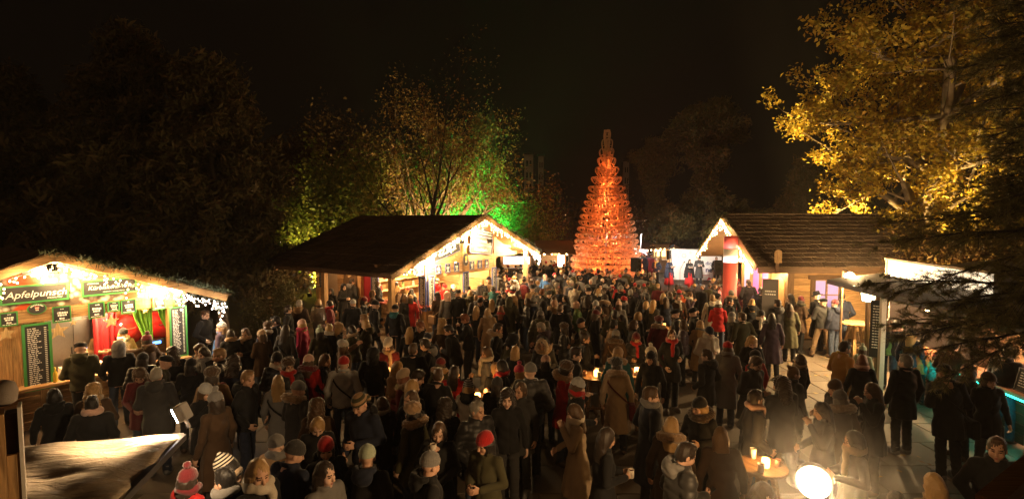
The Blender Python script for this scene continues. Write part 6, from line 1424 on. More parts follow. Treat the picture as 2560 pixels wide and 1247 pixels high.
# ---------------------------------------------------------------- the crowd, placed by where each head stands
CROWD = '''
210 852 1.82 30 mb jacket:ol cap:bk+short:dk hoodn -
249 813 1.68 -126 fh coat:tn slouch:gy+long:bd scarf:bg jn
308 818 1.66 -118 fc coat:bg beanie:bk+long:bd scarf:cr jn
292 846 1.76 48 mr jacket:bk hood:gy - jn
229 957 1.66 40 fp coat:br curly:bd scarf:bg bk
221 985 1.70 25 ms jacket:bk short:bk scarf:pb jn
133 968 1.66 40 fs coat:bk bob:bk hoodn bk
362 826 1.72 62 fo jacket:br pom:wn+bob:dk hoodn bk
351 878 1.72 40 fp puffer:bk beanie:bk+bob:dk - bk
424 884 1.76 -62 mt jacket:ol cap:bk+short:gy - bk
438 866 1.68 30 fs coat:bk curly:dk - bk
468 893 1.70 16 fs coat:bk beanie:bk+bob:bk bag bk
353 924 1.70 -150 fl coat:wn curly:br glasses bk
393 916 1.78 24 mb coat:dg short:gy hoodn bk
507 857 1.76 165 me coat:bk short:br glasses+scarf:bg bk
549 866 1.82 112 mr puffer:bk short:tn - bk
545 801 1.70 95 fs coat:pu stripes:cr+bob:tn - jn
553 821 1.45 70 fs jacket:bl beanie:bl+bob:br - bk
522 773 1.80 -95 mh jacket:bk short:br - bk
549 774 1.70 150 fh coat:br long:dk glasses bk
583 822 1.70 20 fs jacket:bk short:dk scarf:tn jn
605 924 1.84 -92 mr jacket:bk short:tn hoodn bk
620 818 1.70 172 fh coat:bk long:br scarf:tn+glasses+phone bk
665 801 1.72 30 fp coat:nv furhat:br+bob:br scarf:wh bk
645 822 1.66 60 fh coat:br beanie:bg+bob:br - bk
690 789 1.82 95 mh jacket:bk short:bk glasses bk
705 811 1.72 -10 fs long:dg long:dk bag bk
749 747 1.82 8 mb coat:br short:gy hoodn:tn bk
722 761 1.74 -70 mr jacket:bk short:dk - bk
799 746 1.74 -20 fh puffer:cr bob:bd scarf:br bk
828 749 1.70 105 fp coat:wn bob:dk scarf:rd bk
757 796 1.72 85 fs long:rp beanie:pb+bob:bd scarf:pk bk
877 747 1.74 12 ms jacket:bk beanie:lg+short:dk - bk
801 808 1.64 30 fs jacket:ol pom:pg+bob:dk - bk
818 808 1.68 -30 fh jacket:bk bun:bd scarf:cr bk
847 803 1.68 -70 fp coat:dg slouch:tn+long:bd - bk
884 811 1.70 80 fe jacket:ol bob:dk scarf:bg bk
859 844 1.72 -42 fo jacket:br slouch:lg+bob:br - bk
778 882 1.72 -12 fs long:rd beanie:pb+long:br fur:wn bk
811 880 1.70 -80 fp coat:bk long:br - bk
851 885 1.76 12 ms jacket:lg beanie:rd+short:dk bag jn
705 933 1.70 6 fs coat:gy long:bd bag jn
877 695 1.84 -25 mr jacket:dg short:dk hoodn:gy bk
855 707 1.72 -120 fh coat:bk hood:bk+long:bk - bk
826 720 1.66 170 fs coat:bk bob:bk - bk
909 739 1.68 -88 fe jacket:bk beanie:wn+bob:dk - bk
935 747 1.84 -60 mk coat:bk beanie:bk+short:gy - bk
933 724 1.68 -80 fs coat:br bob:br - bk
945 700 1.82 -60 mr jacket:bk short:br - bk
980 735 1.72 -160 fh jacket:tn slouch:cr+bob:br scarf:tn bk
987 759 1.74 -10 ms jacket:bk beanie:bk+short:dk hoodn:te bk
1008 735 1.72 60 fp long:bk bob:br - bk
1024 735 1.68 20 fs coat:rd beanie:tn+bob:br - bk
1037 733 1.50 -10 fs coat:wn beanie:gy+bob:br - bk
1017 715 1.70 -30 fs jacket:br headband:pk+long:bd - bk
1027 722 1.68 -20 fs coat:bk bob:bk - bk
990 714 1.70 -60 fp coat:br long:bd - bk
985 703 1.78 -50 mh jacket:dg short:dk - bk
1086 728 1.72 50 fh jacket:br beanie:bk+bob:dk bag jn
1118 727 1.74 40 ms jacket:gy hood:pb - bk
1111 709 1.70 -130 mh jacket:rd cap:rd+short:dk - bk
1100 694 1.80 -115 mb jacket:rd fringe:bk beard bk
1132 710 1.68 -125 fh coat:bk beanie:wh+long:bk - bk
1143 723 1.78 30 ms jacket:bk hat:bk+short:dk - bk
912 784 1.76 60 mr jacket:bk short:tn - bk
905 798 1.68 85 fe jacket:ol bob:bd hoodn bk
1047 804 1.80 140 mb jacket:bk short:rd - bk
1023 816 1.66 -10 fs coat:bk long:bd - bk
1063 828 1.70 10 ms jacket:nv beanie:nv+short:dk - bk
1053 843 1.80 100 mt jacket:bk short:dk hoodn:gy bk
1033 858 1.76 8 mr jacket:bk short:br - bk
969 845 1.72 -170 fh coat:wn slouch:cr+bob:br scarf:tn bk
937 863 1.76 6 mr jacket:bk hood:bk - bk
1111 794 1.72 -6 fs coat:br curly:bd - bk
1125 810 1.82 70 mt jacket:bk short:bk - bk
1157 782 1.82 92 me jacket:bk short:rd - bk
1003 920 1.72 80 fh coat:wn slouch:bg+long:rd fur:tn+mug bk
1050 920 1.74 -90 mb jacket:bk short:dk - bk
1098 918 1.78 -28 mt jacket:bk short:br plate bk
1131 911 1.70 -12 fs coat:rd long:dk - bk
1185 764 1.70 -10 fs jacket:bk long:bd - bk
1199 743 1.72 172 fh jacket:bk beanie:bk+short:dk - bk
1223 768 1.72 6 fs long:tn pony:bd scarf:bg bk
1232 747 1.70 -10 fs coat:bk long:bd - bk
1254 763 1.68 -20 fp coat:bk long:rd scarf:rd bk
1245 806 1.80 -88 mh coat:bk short:dk fur:tn+glasses bk
1273 738 1.78 -14 mr coat:ol hood:ol - bk
1286 831 1.74 -60 fl coat:ol hood:bk - bk
1364 841 1.74 176 fh coat:dg furhood:bk+bob:dk fur:tn bk
1367 883 1.66 -4 fs coat:bk beanie:pb+bob:dk - bk
1428 863 1.86 -84 mr long:bk short:dk - bk
1256 897 1.74 86 fh coat:bk bob:bk scarf:rd+glasses bk
1298 896 1.68 60 fp coat:bk pom:pk+long:bd - bk
1323 904 1.88 2 mr puffer:dg beanie:gy+short:dk - bk
1315 744 1.72 88 fp puffer:dg long:br - bk
1357 749 1.80 0 ms coat:bk hood:bk - bk
1385 748 1.78 -60 mr jacket:tn bald hoodn bk
1404 760 1.80 -10 mr coat:bk short:br - bk
1442 751 1.80 78 mh jacket:gn bald - bk
1417 736 1.70 86 fe coat:bk long:dk - bk
1361 684 1.60 10 fs jacket:bl hood:pb - bk
1430 691 1.76 S fs coat:ol furhood:ol - bk
1295 726 1.80 -30 mr jacket:bk short:dk scarf:br bk
1330 711 1.78 20 ms coat:tn hat:bk+short:dk - bk
1354 719 1.80 -30 mh jacket:dg short:rd - bk
1375 724 1.74 172 ms jacket:bk beanie:dg+short:dk - bk
1393 705 1.76 S mr coat:ol short:gy - bk
1269 710 1.66 80 fs coat:wn beanie:pu+long:rd scarf:rd bk
1262 690 1.60 -170 ms jacket:dg short:bd glasses jn
1286 690 1.66 -10 fs coat:wh curly:bd fur:wh bk
1323 679 1.72 175 fh coat:br bob:br glasses bk
1307 684 1.66 170 fs jacket:tn bob:tn - bk
1228 714 1.68 20 ms jacket:te short:dk - bk
1215 728 1.72 30 ms jacket:bk hat:ol+short:br - bk
1173 725 1.70 10 fs jacket:ol bob:bd hoodn bk
1194 736 1.72 20 mr jacket:dg short:tn hoodn:gy bk
1224 690 1.72 60 ms jacket:tn beanie:bk+short:dk - bk
1205 698 1.72 40 ms jacket:dg short:bd - bk
1166 714 1.74 30 ms coat:bk hat:bk+short:dk - bk
1257 728 1.72 176 mh jacket:bk short:bk - bk
1259 718 1.74 40 ms jacket:bk short:dk - bk
1453 792 1.80 84 mt jacket:ol beanie:bk+short:dk - bk
1544 744 1.70 S fs jacket:gy pom:pb+bob:br - bk
1497 764 1.72 -82 fe coat:br bob:dk - bk
1474 717 1.78 60 mr jacket:bk hat:bk+short:gy - bk
1494 719 1.70 S fs coat:bk pony:bd scarf:cr bk
1514 709 1.70 S fs coat:bk beanie:lg+bob:dk - bk
1557 712 1.74 S ms jacket:bk beanie:gy+short:dk - bk
1481 690 1.72 S fs jacket:dg hood:gy - bk
1537 774 1.82 S mr coat:ol short:dk - bk
1555 785 1.70 88 fp coat:bk bob:dk - bk
1606 779 1.72 -80 fh coat:bk pony:bd mug bk
1650 787 1.74 S fs long:wn furhat:wn+bob:dk fur:tn bk
1691 772 1.84 70 mh coat:dg cap:bk+short:gy beard bk
1724 767 1.84 88 mb long:bk cap:bk+short:dk - bk
1653 731 1.72 S fs coat:bk long:bd - bk
1620 751 1.60 -80 fs coat:bk bob:bd - bk
1537 820 1.72 -20 fs jacket:br beanie:gy+bob:dk fur:br+bag bk
1464 831 1.70 -80 fp coat:bk bun:dk - bk
1618 854 1.70 82 fh coat:bk pom:cr+bob:br - bk
1628 874 1.70 150 fs jacket:bk beanie:bk+bob:dk hoodn:cr bk
1689 710 1.82 S mr jacket:ol short:dk - bk
1703 722 1.70 S fs coat:og beanie:rd+bob:dk scarf:rd bk
1701 737 1.62 170 fs coat:br bob:br scarf:cr bk
1576 722 1.80 S ms jacket:dg short:gy - bk
1780 735 1.76 S fs long:cr short:tn pack bk
1825 741 1.84 -86 mr coat:bk short:dk - bk
1833 723 1.74 S fs coat:bk beanie:gy+bob:dk fur:tn bk
1879 746 1.70 S fs jacket:bk long:bd hoodn bk
1871 698 1.84 S mr jacket:bk short:dk - bk
1843 699 1.78 S mr coat:wn short:dk - bk
1800 716 1.70 S fs coat:br long:rd - bk
1905 716 1.80 S mr jacket:bk short:dk - bk
1925 714 1.76 170 fs coat:cr beanie:bk+long:dk scarf:bk bk
1905 693 1.66 S fs jacket:gn beanie:bl+bob:dk - bk
1883 690 1.76 S fs coat:tn hood:tn - bk
1904 774 1.68 174 fh coat:bk beanie:bk+bob:dk scarf:cr bk
1838 778 1.66 -82 fs jacket:bk beanie:gy+bob:gy glasses bk
1861 779 1.78 8 mr coat:ol short:br - bk
1943 746 1.84 S mr coat:dg short:dk hoodn bk
1936 782 1.74 S fs long:pu long:dk - bk
1977 756 1.74 -20 fs long:ol long:dk scarf:br bk
2000 739 1.76 -75 fp coat:br slouch:wn+bob:dk scarf:ol bk
1977 734 1.70 20 fs coat:br long:bk - bk
1817 851 1.74 -20 fs long:gy beanie:rd+bob:br scarf:gy bk
1888 844 1.70 170 fl coat:bk curly:bd - bk
1894 871 1.70 20 fs jacket:rd beanie:bk+bob:dk - bk
2039 726 1.90 14 mb long:bk hat:bk+short:dk - bk
2054 744 1.80 -8 mw jacket:dg cap:bk+short:dk - kh
2090 746 1.78 20 ms jacket:nv beanie:wn+short:dk hoodn jn
2109 730 1.90 -10 mr jacket:nv short:dk - jn
2113 850 1.84 -82 mh coat:mu short:dk beard bk
2161 854 1.40 -60 fs jacket:pg pom:pg+bob:br - bk
2228 797 1.72 -40 fo jacket:gn bob:br scarf:ol bk
2253 800 1.72 -20 fs jacket:bk short:dk scarf:pb jn
2276 817 1.70 -60 fs jacket:nv beanie:bk+long:bd - bk
784 1042 1.68 -150 fl coat:bk bob:bd - bk
803 994 1.70 0 fs coat:br curly:br - bk
746 1088 1.78 -24 mt jacket:nv beanie:dg+short:bd plate bk
900 988 1.88 158 mb jacket:nv bandana:ol+short:tn hoodn:bk bk
917 1113 1.74 -10 mr coat:bk beanie:pg+short:dk hoodn:nv bk
1034 995 1.72 64 fs coat:ol furhat:tn+bob:dk fur:tn bk
1088 1051 1.70 172 fe coat:bk long:br mug bk
1059 1122 1.78 -68 mr coat:bk beanie:gy+short:dk hoodn bk
1165 946 1.58 -6 fs jacket:wh stripes:lg+bob:bd hoodn:bk bk
1207 1071 1.74 150 fh coat:ol beanie:rd+bob:bk - bk
1231 941 1.70 -8 fs jacket:bk beanie:dg+bob:dk bag bk
1513 1067 1.72 -88 fh coat:bk long:dk mug bk
1547 890 1.72 -10 fs long:bg furhat:dg+bob:dk fur:bg+bag bk
1628 961 1.84 -82 mr long:nv short:br scarf:gy bk
1678 1039 1.72 -20 fs coat:br long:bd fur:tn bk
1755 992 1.72 140 fp coat:bk beanie:bk+long:bd fur:br bk
1724 1099 1.80 -84 mb puffer:dg short:dk hoodn:gy+phone bk
1815 1065 1.70 -14 fs coat:br bob:tn - bk
1889 890 1.84 -150 mb coat:dg short:br beard+glasses bk
1889 975 1.80 -96 mr coat:dg short:dk beard+scarf:pb bk
1911 1203 1.66 -160 fl coat:bk bob:br glasses bk
1954 935 1.80 10 mw coat:bk curly:dk - bk
1983 913 1.68 -78 fs coat:bk bun:tn - bk
1996 881 1.66 30 fs jacket:bk bob:br scarf:bg bk
2079 941 1.72 82 fp coat:dg beanie:br+bob:br - bk
2110 971 1.74 6 fs coat:br beanie:gy+bob:gy fur:bg bk
2044 1004 1.70 84 fe coat:bk long:dk - bk
2171 954 1.72 82 fe coat:bk long:br glasses bk
2123 1071 1.68 84 fh coat:dg bob:dk glasses+scarf:bg bk
2154 884 1.70 -14 fs jacket:bk bob:rd scarf:pb bk
2263 882 1.82 4 ms coat:bk short:gy - bk
2371 906 1.86 -8 mb coat:bk beanie:bk+short:dk bag bk
2412 905 1.70 80 fs coat:dg long:br - bk
2479 927 1.70 165 fs coat:bk beanie:br+bob:br glasses bk
2299 850 1.42 -60 fs jacket:og furhat:bg+bob:br - bk
2337 881 1.22 -50 fs jacket:te beanie:rd+bob:br - bk
2383 846 1.80 -80 mt jacket:br short:dk - bk
2543 867 1.80 -70 mt jacket:bk short:dk - jn
2491 1091 1.78 160 mr jacket:bk short:br - bk
2352 1182 1.66 4 fs coat:tn long:bd - bk
2241 1218 1.62 -10 fs coat:bk bob:dk - bk
463 1143 1.62 -20 fs jacket:rd pom:wn+bob:dk scarf:wn bk
522 1137 1.68 96 fl coat:bg stripes:cr+bob:bk scarf:bg+glasses bk
'''
STG = W(1735, 700, 32)
def face_stage(px, py, h):
    g = G(px, py, h); return math.degrees(math.atan2(-(STG.x-g.x), STG.y-g.y))+random.uniform(-14, 14)
BOTH = []
for line in CROWD.strip().split('\n'):
    t = line.split(); px, py, h = float(t[0]), float(t[1]), float(t[2])
    yaw = face_stage(px, py, h) if t[3] == 'S' else float(t[3])
    ex = '' if len(t) < 8 or t[7] == '-' else t[7].replace('+', ' ')
    lg = t[8] if len(t) > 8 else 'bk'
    if lg in ('bk', '-'): lg = random.choice(['bk', 'bk', 'dg', 'nv', 'jn'])
    r_ = person(px, py, h, yaw, t[4], t[5], t[6], ex, lg)
    PEOPLE[-1]['px'] = (px, py); r_.rotation_euler[0] = R(random.uniform(-2.5, 2.5)); r_.rotation_euler[1] = R(random.uniform(-2.5, 2.5))
# singers on the stage
sing = [(1673, 646, 1.70, 200, 'fg', 'cape:nv', 'long:bd', 'songbook', 'skirt'), (1723, 650, 1.66, 175, 'fg', 'cape:bk', 'long:bk', 'songbook', 'skirt'), (1747, 640, 1.84, 170, 'mg', 'long:dg', 'cap:bk+short:dk', 'songbook beard', 'bk'),
 (1640, 663, 1.72, 160, 'mh', 'jacket:nv', 'short:gy', 'scarf:ye', 'bk'), (1790, 646, 1.74, 180, 'ms', 'jacket:bk', 'short:br', '', 'bk')]
for s_ in sing:
    g = W(s_[0], 700, 32.2 if s_[0] != 1790 else 33.2)
    person(0, 0, *s_[2:], at=(g.x, g.y, 0)); PEOPLE[-1]['px'] = s_[:2]; PEOPLE[-1]['note'] = 'singing on the stage' if 'songbook' in s_[7] else None
# people the photograph shows as heads only: filled in where the crowd stands densest
rf = random.Random(99)
def pts(): return [(q['o'].location.x, q['o'].location.y) for q in PEOPLE]
occ = pts()
ZONES = [((480, 760, 850, 960), 9), ((900, 1460, 860, 1010), 15), ((1540, 1860, 790, 890), 8), ((560, 980, 1080, 1180), 5), ((1240, 1480, 700, 740), 7), ((1440, 1620, 700, 740), 8), ((1600, 1800, 715, 750), 12), ((1280, 1560, 730, 810), 8)]
CO = ['bk']*9+['dg', 'dg', 'nv', 'nv', 'br', 'br', 'ol', 'wn', 'tn', 'gy', 'rd', 'pu', 'cr', 'te', 'bg']
HD = ['short:dk', 'short:br', 'short:bk', 'short:gy', 'long:dk', 'long:br', 'long:bd', 'bob:dk', 'bob:br', 'bob:bd', 'pony:br', 'curly:dk', 'beanie:bk+bob:dk', 'beanie:gy+short:dk', 'beanie:lg+bob:br', 'beanie:rd+bob:dk', 'pom:cr+long:br', 'pom:gy+bob:dk', 'cap:bk+short:gy', 'hood:bk', 'beanie:nv+short:dk', 'furhat:br+bob:dk', 'beanie:wn+bob:br', 'beanie:tn+long:bd', 'beanie:wh+bob:dk']
EXT = ['', '', '', 'hoodn', 'scarf:gy', 'scarf:rd', 'scarf:cr', 'fur:tn', 'hoodn']
def solid(x, y):
    for M_, x0, x1, y0, y1 in ((MC, -.5, WC+.3, -.45, 6.2), (MK, -.3, 6, -1.0, 4.4), (MR, -.5, 5.5, -.5, 3)):
        p = M_.inverted() @ Vector((x, y, 0))
        if x0 < p.x < x1 and y0 < p.y < y1: return True
    return math.hypot(x-TX, y-TY) < 3.0 or (y > 33.6 and x > 10) or (abs(x-P_COL[0]) < .5 and abs(y-P_COL[1]) < .9)
P_COL = (co.location.x, 18.2)
used = set()
for (x0, x1, y0, y1), n_ in ZONES:
    k = 0; tries = 0
    while k < n_ and tries < 900:
        tries += 1; px, py = rf.uniform(x0, x1), rf.uniform(y0, y1); h = rf.gauss(1.72, .07); g = G(px, py, h)
        if g.y > 47 or solid(g.x, g.y): continue
        if any((g.x-a)**2+(g.y-b)**2 < .40**2 for a, b in occ): continue
        hd = rf.choice(HD); fem = hd.split(':')[0] in ('long', 'bob', 'pony', 'curly', 'pom', 'furhat') or '+long' in hd or '+bob' in hd
        p = rf.choice(['fs', 'fh', 'fp', 'fs', 'fe']) if fem else rf.choice(['ms', 'mr', 'mh', 'mr', 'mb'])
        st_ = rf.choice(['jacket', 'coat', 'coat', 'long', 'puffer']) if fem else rf.choice(['jacket', 'jacket', 'coat', 'puffer'])
        yaw = face_stage(px, py, h) if rf.random() < .5 and g.y > 14 else rf.uniform(0, 360)
        for _ in range(30):
            c_ = rf.choice(CO); e_ = rf.choice(EXT); sig = (st_, c_, hd, e_)
            if sig not in used: break
        used.add(sig)
        person(px, py, h, yaw, p, st_+':'+c_, hd, e_, rf.choice(['bk', 'jn', 'dg', 'nv'])); PEOPLE[-1]['px'] = (px, py); occ.append((g.x, g.y)); k += 1
print('PEOPLE', len(PEOPLE))
# the far rows nobody could count: one coarse mass of standing figures
def coarse(kind):
    F = Field((-.4, -.35, -.02), (.4, .35, 1.82), .062)
    if kind == 'coat':
        F.loft([(.55, 0, 0, .21, .17), (.95, 0, 0, .19, .15), (1.25, 0, 0, .20, .14), (1.38, 0, 0, .17, .12), (1.47, 0, 0, .08, .08)], .03)
        for s in (1, -1): F.cone((s*.19, 0, 1.38), (s*.25, .02, 1.1), .07, .06, .03); F.cone((s*.25, .02, 1.1), (s*.18, .12, .95), .06, .05, .03)
        for s in (1, -1): F.cone((s*.09, 0, .8), (s*.1, .02, .06), .08, .07, .03)
    elif kind == 'head': F.ell((0, .02, 1.62), (.075, .09, .115), None, 0)
    else: F.ell((0, -.012, 1.66), (.093, .10, .105), None, 0)
    me = F.mesh(kind); v = np.zeros(len(me.vertices)*3, np.float32); me.vertices.foreach_get('co', v); q = np.array([tuple(p.vertices) for p in me.polygons]); return v.reshape(-1, 3), q
CO_ = {k: coarse(k) for k in ('coat', 'head', 'hair')}
mlist = [cm(c) for c in ('bk', 'dg', 'br', 'ol', 'wn', 'gy', 'nv')]+[SKIN[0], SKIN[1]]+[hm(h) for h in ('dk', 'br', 'bd')]+[km(k) for k in ('bk', 'gy', 'rd', 'cr')]
VV, QQ, MI = [], [], []; nb = 0; kk = 0; tries = 0
FARZ = [((1242, 1440, 648, 705), 46), ((1400, 1640, 668, 715), 54), ((1592, 1684, 624, 634), 18), ((1610, 1800, 706, 726), 30), ((1780, 1900, 690, 715), 8), ((985, 1060, 690, 712), 5)]
for (x0, x1, y0, y1), n_ in FARZ:
    k = 0; tries = 0
    while k < n_ and tries < 500:
        tries += 1; h = rf.gauss(1.71, .07); g = G(rf.uniform(x0, x1), rf.uniform(y0, y1), h)
        if g.y > 46 or g.y < 20 or solid(g.x, g.y) or any((g.x-a)**2+(g.y-b)**2 < .38**2 for a, b in occ): continue
        occ.append((g.x, g.y)); k += 1; a = R(face_stage(*([0, 0] if 0 else (1280+1280*g.x/g.y, 700)), h)) if rf.random() < .6 else rf.uniform(0, 6.28); c, s = math.cos(a), math.sin(a)
        for kd, rng_ in (('coat', (0, 7)), ('head', (7, 9)), ('hair', (9, 16))):
            v, q = CO_[kd]; v2 = v*(h/1.76); v2 = np.stack([v2[:, 0]*c-v2[:, 1]*s+g.x, v2[:, 0]*s+v2[:, 1]*c+g.y, v2[:, 2]], 1)
            VV.append(v2); QQ.append(q+nb); nb += len(v2); m_ = rf.randrange(*rng_)
            if kd == 'coat' and rf.random() < .5: m_ = 0
            MI.append(np.full(len(q), m_, np.int32))
me = npmesh('crowd', np.concatenate(VV), np.concatenate(QQ))
for m_ in mlist: me.materials.append(m_)
me.polygons.foreach_set('material_index', np.concatenate(MI)); tag(link('crowd', me), kind='stuff')
print('CROWD', nb)

# ---------------------------------------------------------------- things people hold, and tables
MUGR = plain('mug_cream', (.62, .55, .45), .3); MUGB = plain('mug_brown', (.16, .07, .04), .3); PLATEW = plain('plate_white', (.68, .65, .58), .4); FOOD = plain('food', (.30, .16, .05), .7)
def mug(label, M, mt=None, h=.10):
    r = empty('mug', label, 'mug'); r.matrix_world = M
    MB().lathe([(.030, 0), (.036, .006), (.039, h), (.035, h), (.032, .012), (0, .012)], 16).build('cup', mt or MUGR, r, smooth=True); MB().lathe([(0, h*.82), (.034, h*.82), (0, h*.83)], 12).build('drink', plain('punch', (.15, .03, .02), .1), r)
    MB().tube([(.036, 0, h*.8), (.062, 0, h*.7), (.062, 0, h*.35), (.037, 0, h*.25)], .006, 6).build('handle', mt or MUGR, r); return r
def hand_point(q, s, d=.07):
    J = ARCH[q['p']]['J']; e, wv = Vector(J['e%d' % s]), Vector(J['w%d' % s]); p = wv+(wv-e).normalized()*d
    return q['o'].matrix_basis @ p, s*q['fx']
for q in PEOPLE:
    who = q['d']['coat'].replace('quilted ', '')+' and '+' and '.join(([q['d']['head'].split(' and ')[0] or 'bare head']+q['d']['ex'][:1]) if len(q['d']['coat'].split()) < 4 else [q['d']['head'].split(' and ')[0]])
    for it in q['d']['held']:
        if it == 'mug':
            p, s = hand_point(q, 1, .085); mug(' '.join(('mug held by the person in '+who).split()[:16]), Matrix.Translation(p+Vector((0, 0, -.03))) @ Matrix.Rotation(R(q['yaw']), 4, 'Z'))
        elif it == 'plate':
            p, s = hand_point(q, 1, .10); r = empty('plate', 'round pale plate held by the person in '+who, 'plate'); r.matrix_world = Matrix.Translation(p+Vector((0, 0, .03))) @ Matrix.Rotation(R(8), 4, 'X')
            MB().lathe([(0, 0), (.08, 0), (.125, .022), (.122, .026), (.078, .006), (0, .006)], 24).build('dish', PLATEW, r, smooth=True); MB().lathe([(0, .02), (.05, .016), (.07, .007), (0, .006)], 14).build('food', FOOD, r, smooth=True)
        elif it == 'phone':
            p, s = hand_point(q, 1, .09); r = empty('smartphone', 'dark phone held by the person in '+who, 'phone'); r.matrix_world = Matrix.Translation(p+Vector((0, 0, .02))) @ Matrix.Rotation(R(q['yaw']), 4, 'Z') @ Matrix.Rotation(R(-50), 4, 'X'); bevel(MB().box(-.036, .036, -.004, .004, -.07, .07).build('casing', BLACK, r), .003)
        elif it == 'songbook':
            p, s = hand_point(q, 1, .07); p2, _ = hand_point(q, -1, .07); c = (p+p2)/2; r = empty('songbook', 'open white songbook held by the singer in '+who, 'book'); r.matrix_world = Matrix.Translation(c+Vector((0, 0, .04))) @ Matrix.Rotation(R(q['yaw']), 4, 'Z') @ Matrix.Rotation(R(25), 4, 'X')
            for sg in (1, -1): MB().box(0, .16*sg, -.11, .11, -.006, .006, M=Matrix.Rotation(R(-10*sg), 4, 'Y')).build('page', PLATEW, r)
            MB().box(-.165, .165, -.115, .115, -.016, -.010).build('cover', BLACK, r)
        elif it in ('bag', 'pack'):
            M0 = q['o'].matrix_basis; lb = 'bag'
            if it == 'pack':
                r = empty('backpack', 'black backpack worn over the cream coat', 'backpack'); r.matrix_world = M0 @ Matrix.Translation((0, -.22, 1.22))
                bevel(MB().box(-.14, .14, -.10, .05, -.24, .20).build('pack_body', cm('bk'), r), .05, 4); bevel(MB().box(-.11, .11, -.14, -.10, -.20, .02).build('pocket', cm('dg'), r), .02, 3)
                for s in (1, -1): MB().tube([(s*.10, .05, .18), (s*.12, .10, .27), (s*.13, .22, .25), (s*.13, .37, .10)], .016, 6).build('strap', cm('bk'), r)
            else:
                r = empty('shoulder_bag', ('big black' if q['col'] != 'bg' else 'dark red')+' shoulder bag of the person in '+who+(' at the bar' if q['px'][0] > 2300 else ''), 'bag'); r.matrix_world = M0; sc_ = cm('bk') if q['col'] not in ('bg',) else cm('wn')
                if q['style'] == 'jacket' and q['col'] == 'br': sc_ = cm('tn'); r['label'] = 'tan shoulder bag of the person in '+who
                b_ = bevel(MB().box(-.06, .06, -.16, .16, .68, .96).build('bag_body', sc_, r), .04, 4); b_.location = (-.26, -.04, 0)
                rr_ = [(.205*math.cos(a)*1.0, .165*math.sin(a)-.005) for a in np.linspace(R(200), R(360), 9)]
                b = MB(); zs = np.linspace(.95, 1.47, 9); path = []
                for (xx, yy), z in zip(rr_, zs): path.append((-.25+.42*(z-.95)/.52 if 0 else xx*(1.0 if z < 1.38 else .75), yy*(1.0 if z < 1.3 else .8), z))
                b.tube([(-.25, -.05, .93)]+path[1:-1]+[(.10, -.03, 1.475), (.06, .09, 1.44)], .014, 5); b.build('strap', sc_, r)
GLASS = emit('candle_glass', (1, .45, .10), 6); FLAME = emit('candle_flame', (1, .75, .3), 40, False)
def candle(label, p, power=5):
    r = empty('candle_jar', label, 'candle', p); MB().lathe([(.04, 0), (.046, .01), (.05, .09), (.044, .11), (.04, .11), (.045, .09), (.04, .012), (0, .012)], 16).build('glass', GLASS, r, smooth=True); MB().lathe([(0, .03), (.010, .05), (.006, .075), (0, .095)], 8).build('flame', FLAME, r, smooth=True)
    lamp('POINT', power, (1, .50, .14), (0, 0, .16), r, .03)
TBW = wood('table_brown', (.26, .14, .06)); TBWV = wood('table_brown_v', (.26, .14, .06), 2)
TABS = [(1487, 937, .31, 'round high table with a candle beside the tan-furred coat'), (1588, 929, .34, 'second candle table behind the beige coat'), (1192, 995, .34, 'candle table between the striped beanie and dark knit cap'), (1905, 1160, .30, 'crowded candle table by the dazzling floodlight'), (990, 935, .3, 'small table with a candle behind the tan slouchy beanie'), (1700, 818, .32, 'high table with a tiny candle beside the wine red long coat'), (1655, 818, .3, 'narrow high table holding small drinks behind the wine red coat')]
for i, (px, py, rad, lb) in enumerate(TABS):
    p = G(px, py, 1.09); a_table(lb, (p.x, p.y, 0), i*.7, rad, 1.08, 4, None, TBW); lb2 = ['table beside the tan-furred coat', 'table behind the beige coat', 'table between striped beanie and dark knit cap', 'table by the dazzling floodlight', 'table behind the tan slouchy beanie', 'table beside the wine red long coat', 'narrow table behind the wine red coat'][i]
    candle('glowing candle jar on the '+lb2, (p.x+.02, p.y-.05, 1.081), [7, 6, 7, 10, 3, 3, 3][i])
    for k in range(3):
        a = 1.2+k*1.9+i; mug(['cream', 'brown', 'tall pale'][k]+' mug on the '+lb2, Matrix.Translation((p.x+rad*.62*math.cos(a), p.y+rad*.62*math.sin(a), 1.081)) @ Matrix.Rotation(a, 4, 'Z'), [MUGR, MUGB, PLATEW][k], [.10, .09, .13][k])
for px, py, lb in ((1433, 747, 'tiny pink candle lamp deep in the crowd'), (1529, 724, 'tiny pink candle lamp in the crowd before the sledge tree')):
    p = G(px, py, 1.15); r = empty('candle_jar', lb, 'candle', p); MB().lathe([(.05, 0), (.06, .1), (0, .11)], 12).build('glass', emit('pink_candle', (1, .12, .22), 6), r, smooth=True)
    a_table('high table under the '+lb, (p.x, p.y, 0), .3, .3, 1.149, 4, None, TBW)
for o in COL.objects:
    if o.get('label') and o.get('category') and len(o['label'].split()) > 16: o['label'] = ' '.join(o['label'].split()[:16])
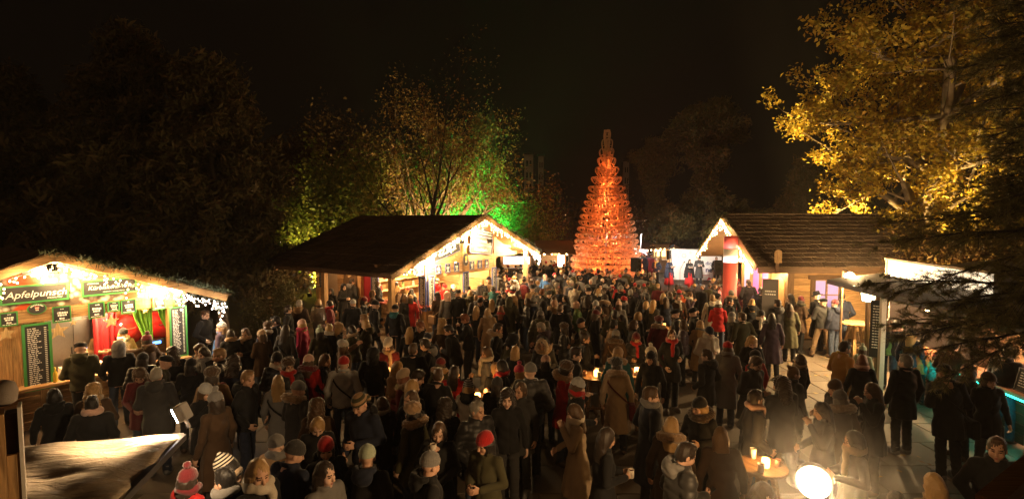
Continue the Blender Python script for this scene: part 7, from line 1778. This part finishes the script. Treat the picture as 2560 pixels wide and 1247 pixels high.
# ---------------------------------------------------------------- labels for people: look first, then what stands next to them
from collections import Counter, defaultdict
def base(q):
    d = q['d']; s = 'person in '+d['coat']
    if d['head']: s += ', '+d['head']
    if d['ex']: s += ', '+' and '.join(d['ex'][:2])
    if q.get('note'): s += ' '+q['note']
    return s
B = [base(q) for q in PEOPLE]; C_ = Counter(B); P2 = [Vector((q['o'].location.x, q['o'].location.y)) for q in PEOPLE]
final = list(B); taken = set(b for b in B if C_[b] == 1)
MARK = [(Vector((-7.5, 12.5)), 'near the green-framed stall'), (Vector((-1.5, 19.5)), 'by the food stall counter'), (Vector((-4.5, 16.5)), 'beneath the low eave of the food stall'), (Vector((TX, TY-3)), 'before the sledge tree'), (Vector((11.5, 30)), 'near the singers'), (Vector((9.5, 16)), 'near the cabin'), (Vector((9, 11)), 'at the bar with teal light')]
for i, q in enumerate(PEOPLE):
    if C_[B[i]] == 1: continue
    done = False; near = sorted((j for j in range(len(PEOPLE)) if C_[B[j]] == 1), key=lambda j: (P2[j]-P2[i]).length)[:8]
    opts = []
    for j in near:
        d = P2[i]-P2[j]; rel = 'behind' if d.y > abs(d.x) else 'before' if -d.y > abs(d.x) else 'beside'
        hj = PEOPLE[j]['d']; opts.append('person in %s, %s, %s the %s and %s' % (q['d']['coat'], q['d']['head'].split(' and ')[0] or 'bare head', rel, hj['coat'], hj['head'].split(' and ')[0] or 'shaved head'))
    for v in opts:
        if v not in taken and len(v.split()) <= 16: final[i] = v; taken.add(v); done = True; break
    if not done: PEOPLE[i]['o']['group'] = 'people in the crowd'
for q, l in zip(PEOPLE, final):
    ws = l.split(); q['o']['label'] = ' '.join(ws[:16]); q['o']['group'] = q['o'].get('group') or 'people at the market'
    del q['o']['_i']
# ---------------------------------------------------------------- thin volume added over the whole scene for glow round the lamps
hz = MB(); hz.box(-58, 75, -9, 170, -1.2, 24); m = bpy.data.materials.new('added_haze'); m.use_nodes = True; nt = m.node_tree; nt.nodes.remove(nt.nodes['Principled BSDF'])
pv = nt.nodes.new('ShaderNodeVolumePrincipled'); pv.inputs['Density'].default_value = .0006; pv.inputs['Color'].default_value = (.9, .86, .8, 1); nt.links.new(pv.outputs[0], nt.nodes['Material Output'].inputs['Volume'])
tag(hz.build('added_haze', m), kind='stuff')
# volume puff added round the near floodlight, standing in for lens glare
m = bpy.data.materials.new('glare_puff'); m.use_nodes = True; nt = m.node_tree; nt.nodes.remove(nt.nodes['Principled BSDF'])
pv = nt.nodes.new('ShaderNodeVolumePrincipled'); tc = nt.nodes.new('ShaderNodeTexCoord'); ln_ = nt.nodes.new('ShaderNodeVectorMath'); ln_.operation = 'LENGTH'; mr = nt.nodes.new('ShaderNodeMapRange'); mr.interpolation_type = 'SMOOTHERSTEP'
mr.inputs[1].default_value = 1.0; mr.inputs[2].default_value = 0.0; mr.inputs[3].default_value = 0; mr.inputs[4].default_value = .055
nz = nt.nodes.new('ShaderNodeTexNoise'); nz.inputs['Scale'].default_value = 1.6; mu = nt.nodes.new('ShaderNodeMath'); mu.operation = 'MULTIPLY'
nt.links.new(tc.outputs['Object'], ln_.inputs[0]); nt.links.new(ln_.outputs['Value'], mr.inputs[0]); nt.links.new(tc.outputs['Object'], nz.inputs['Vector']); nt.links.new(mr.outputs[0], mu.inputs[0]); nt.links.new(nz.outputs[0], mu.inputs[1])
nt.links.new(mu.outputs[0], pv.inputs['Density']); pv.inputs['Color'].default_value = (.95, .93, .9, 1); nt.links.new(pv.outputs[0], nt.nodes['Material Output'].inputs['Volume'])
bm = bmesh.new(); bmesh.ops.create_icosphere(bm, subdivisions=3, radius=1.0); me = bpy.data.meshes.new('glare_puff'); bm.to_mesh(me); me.materials.append(m)
o = link('glare_puff', me, None, W(2034, 1206, 3.55)); o.scale = (.85, .85, .8); tag(o, kind='stuff')
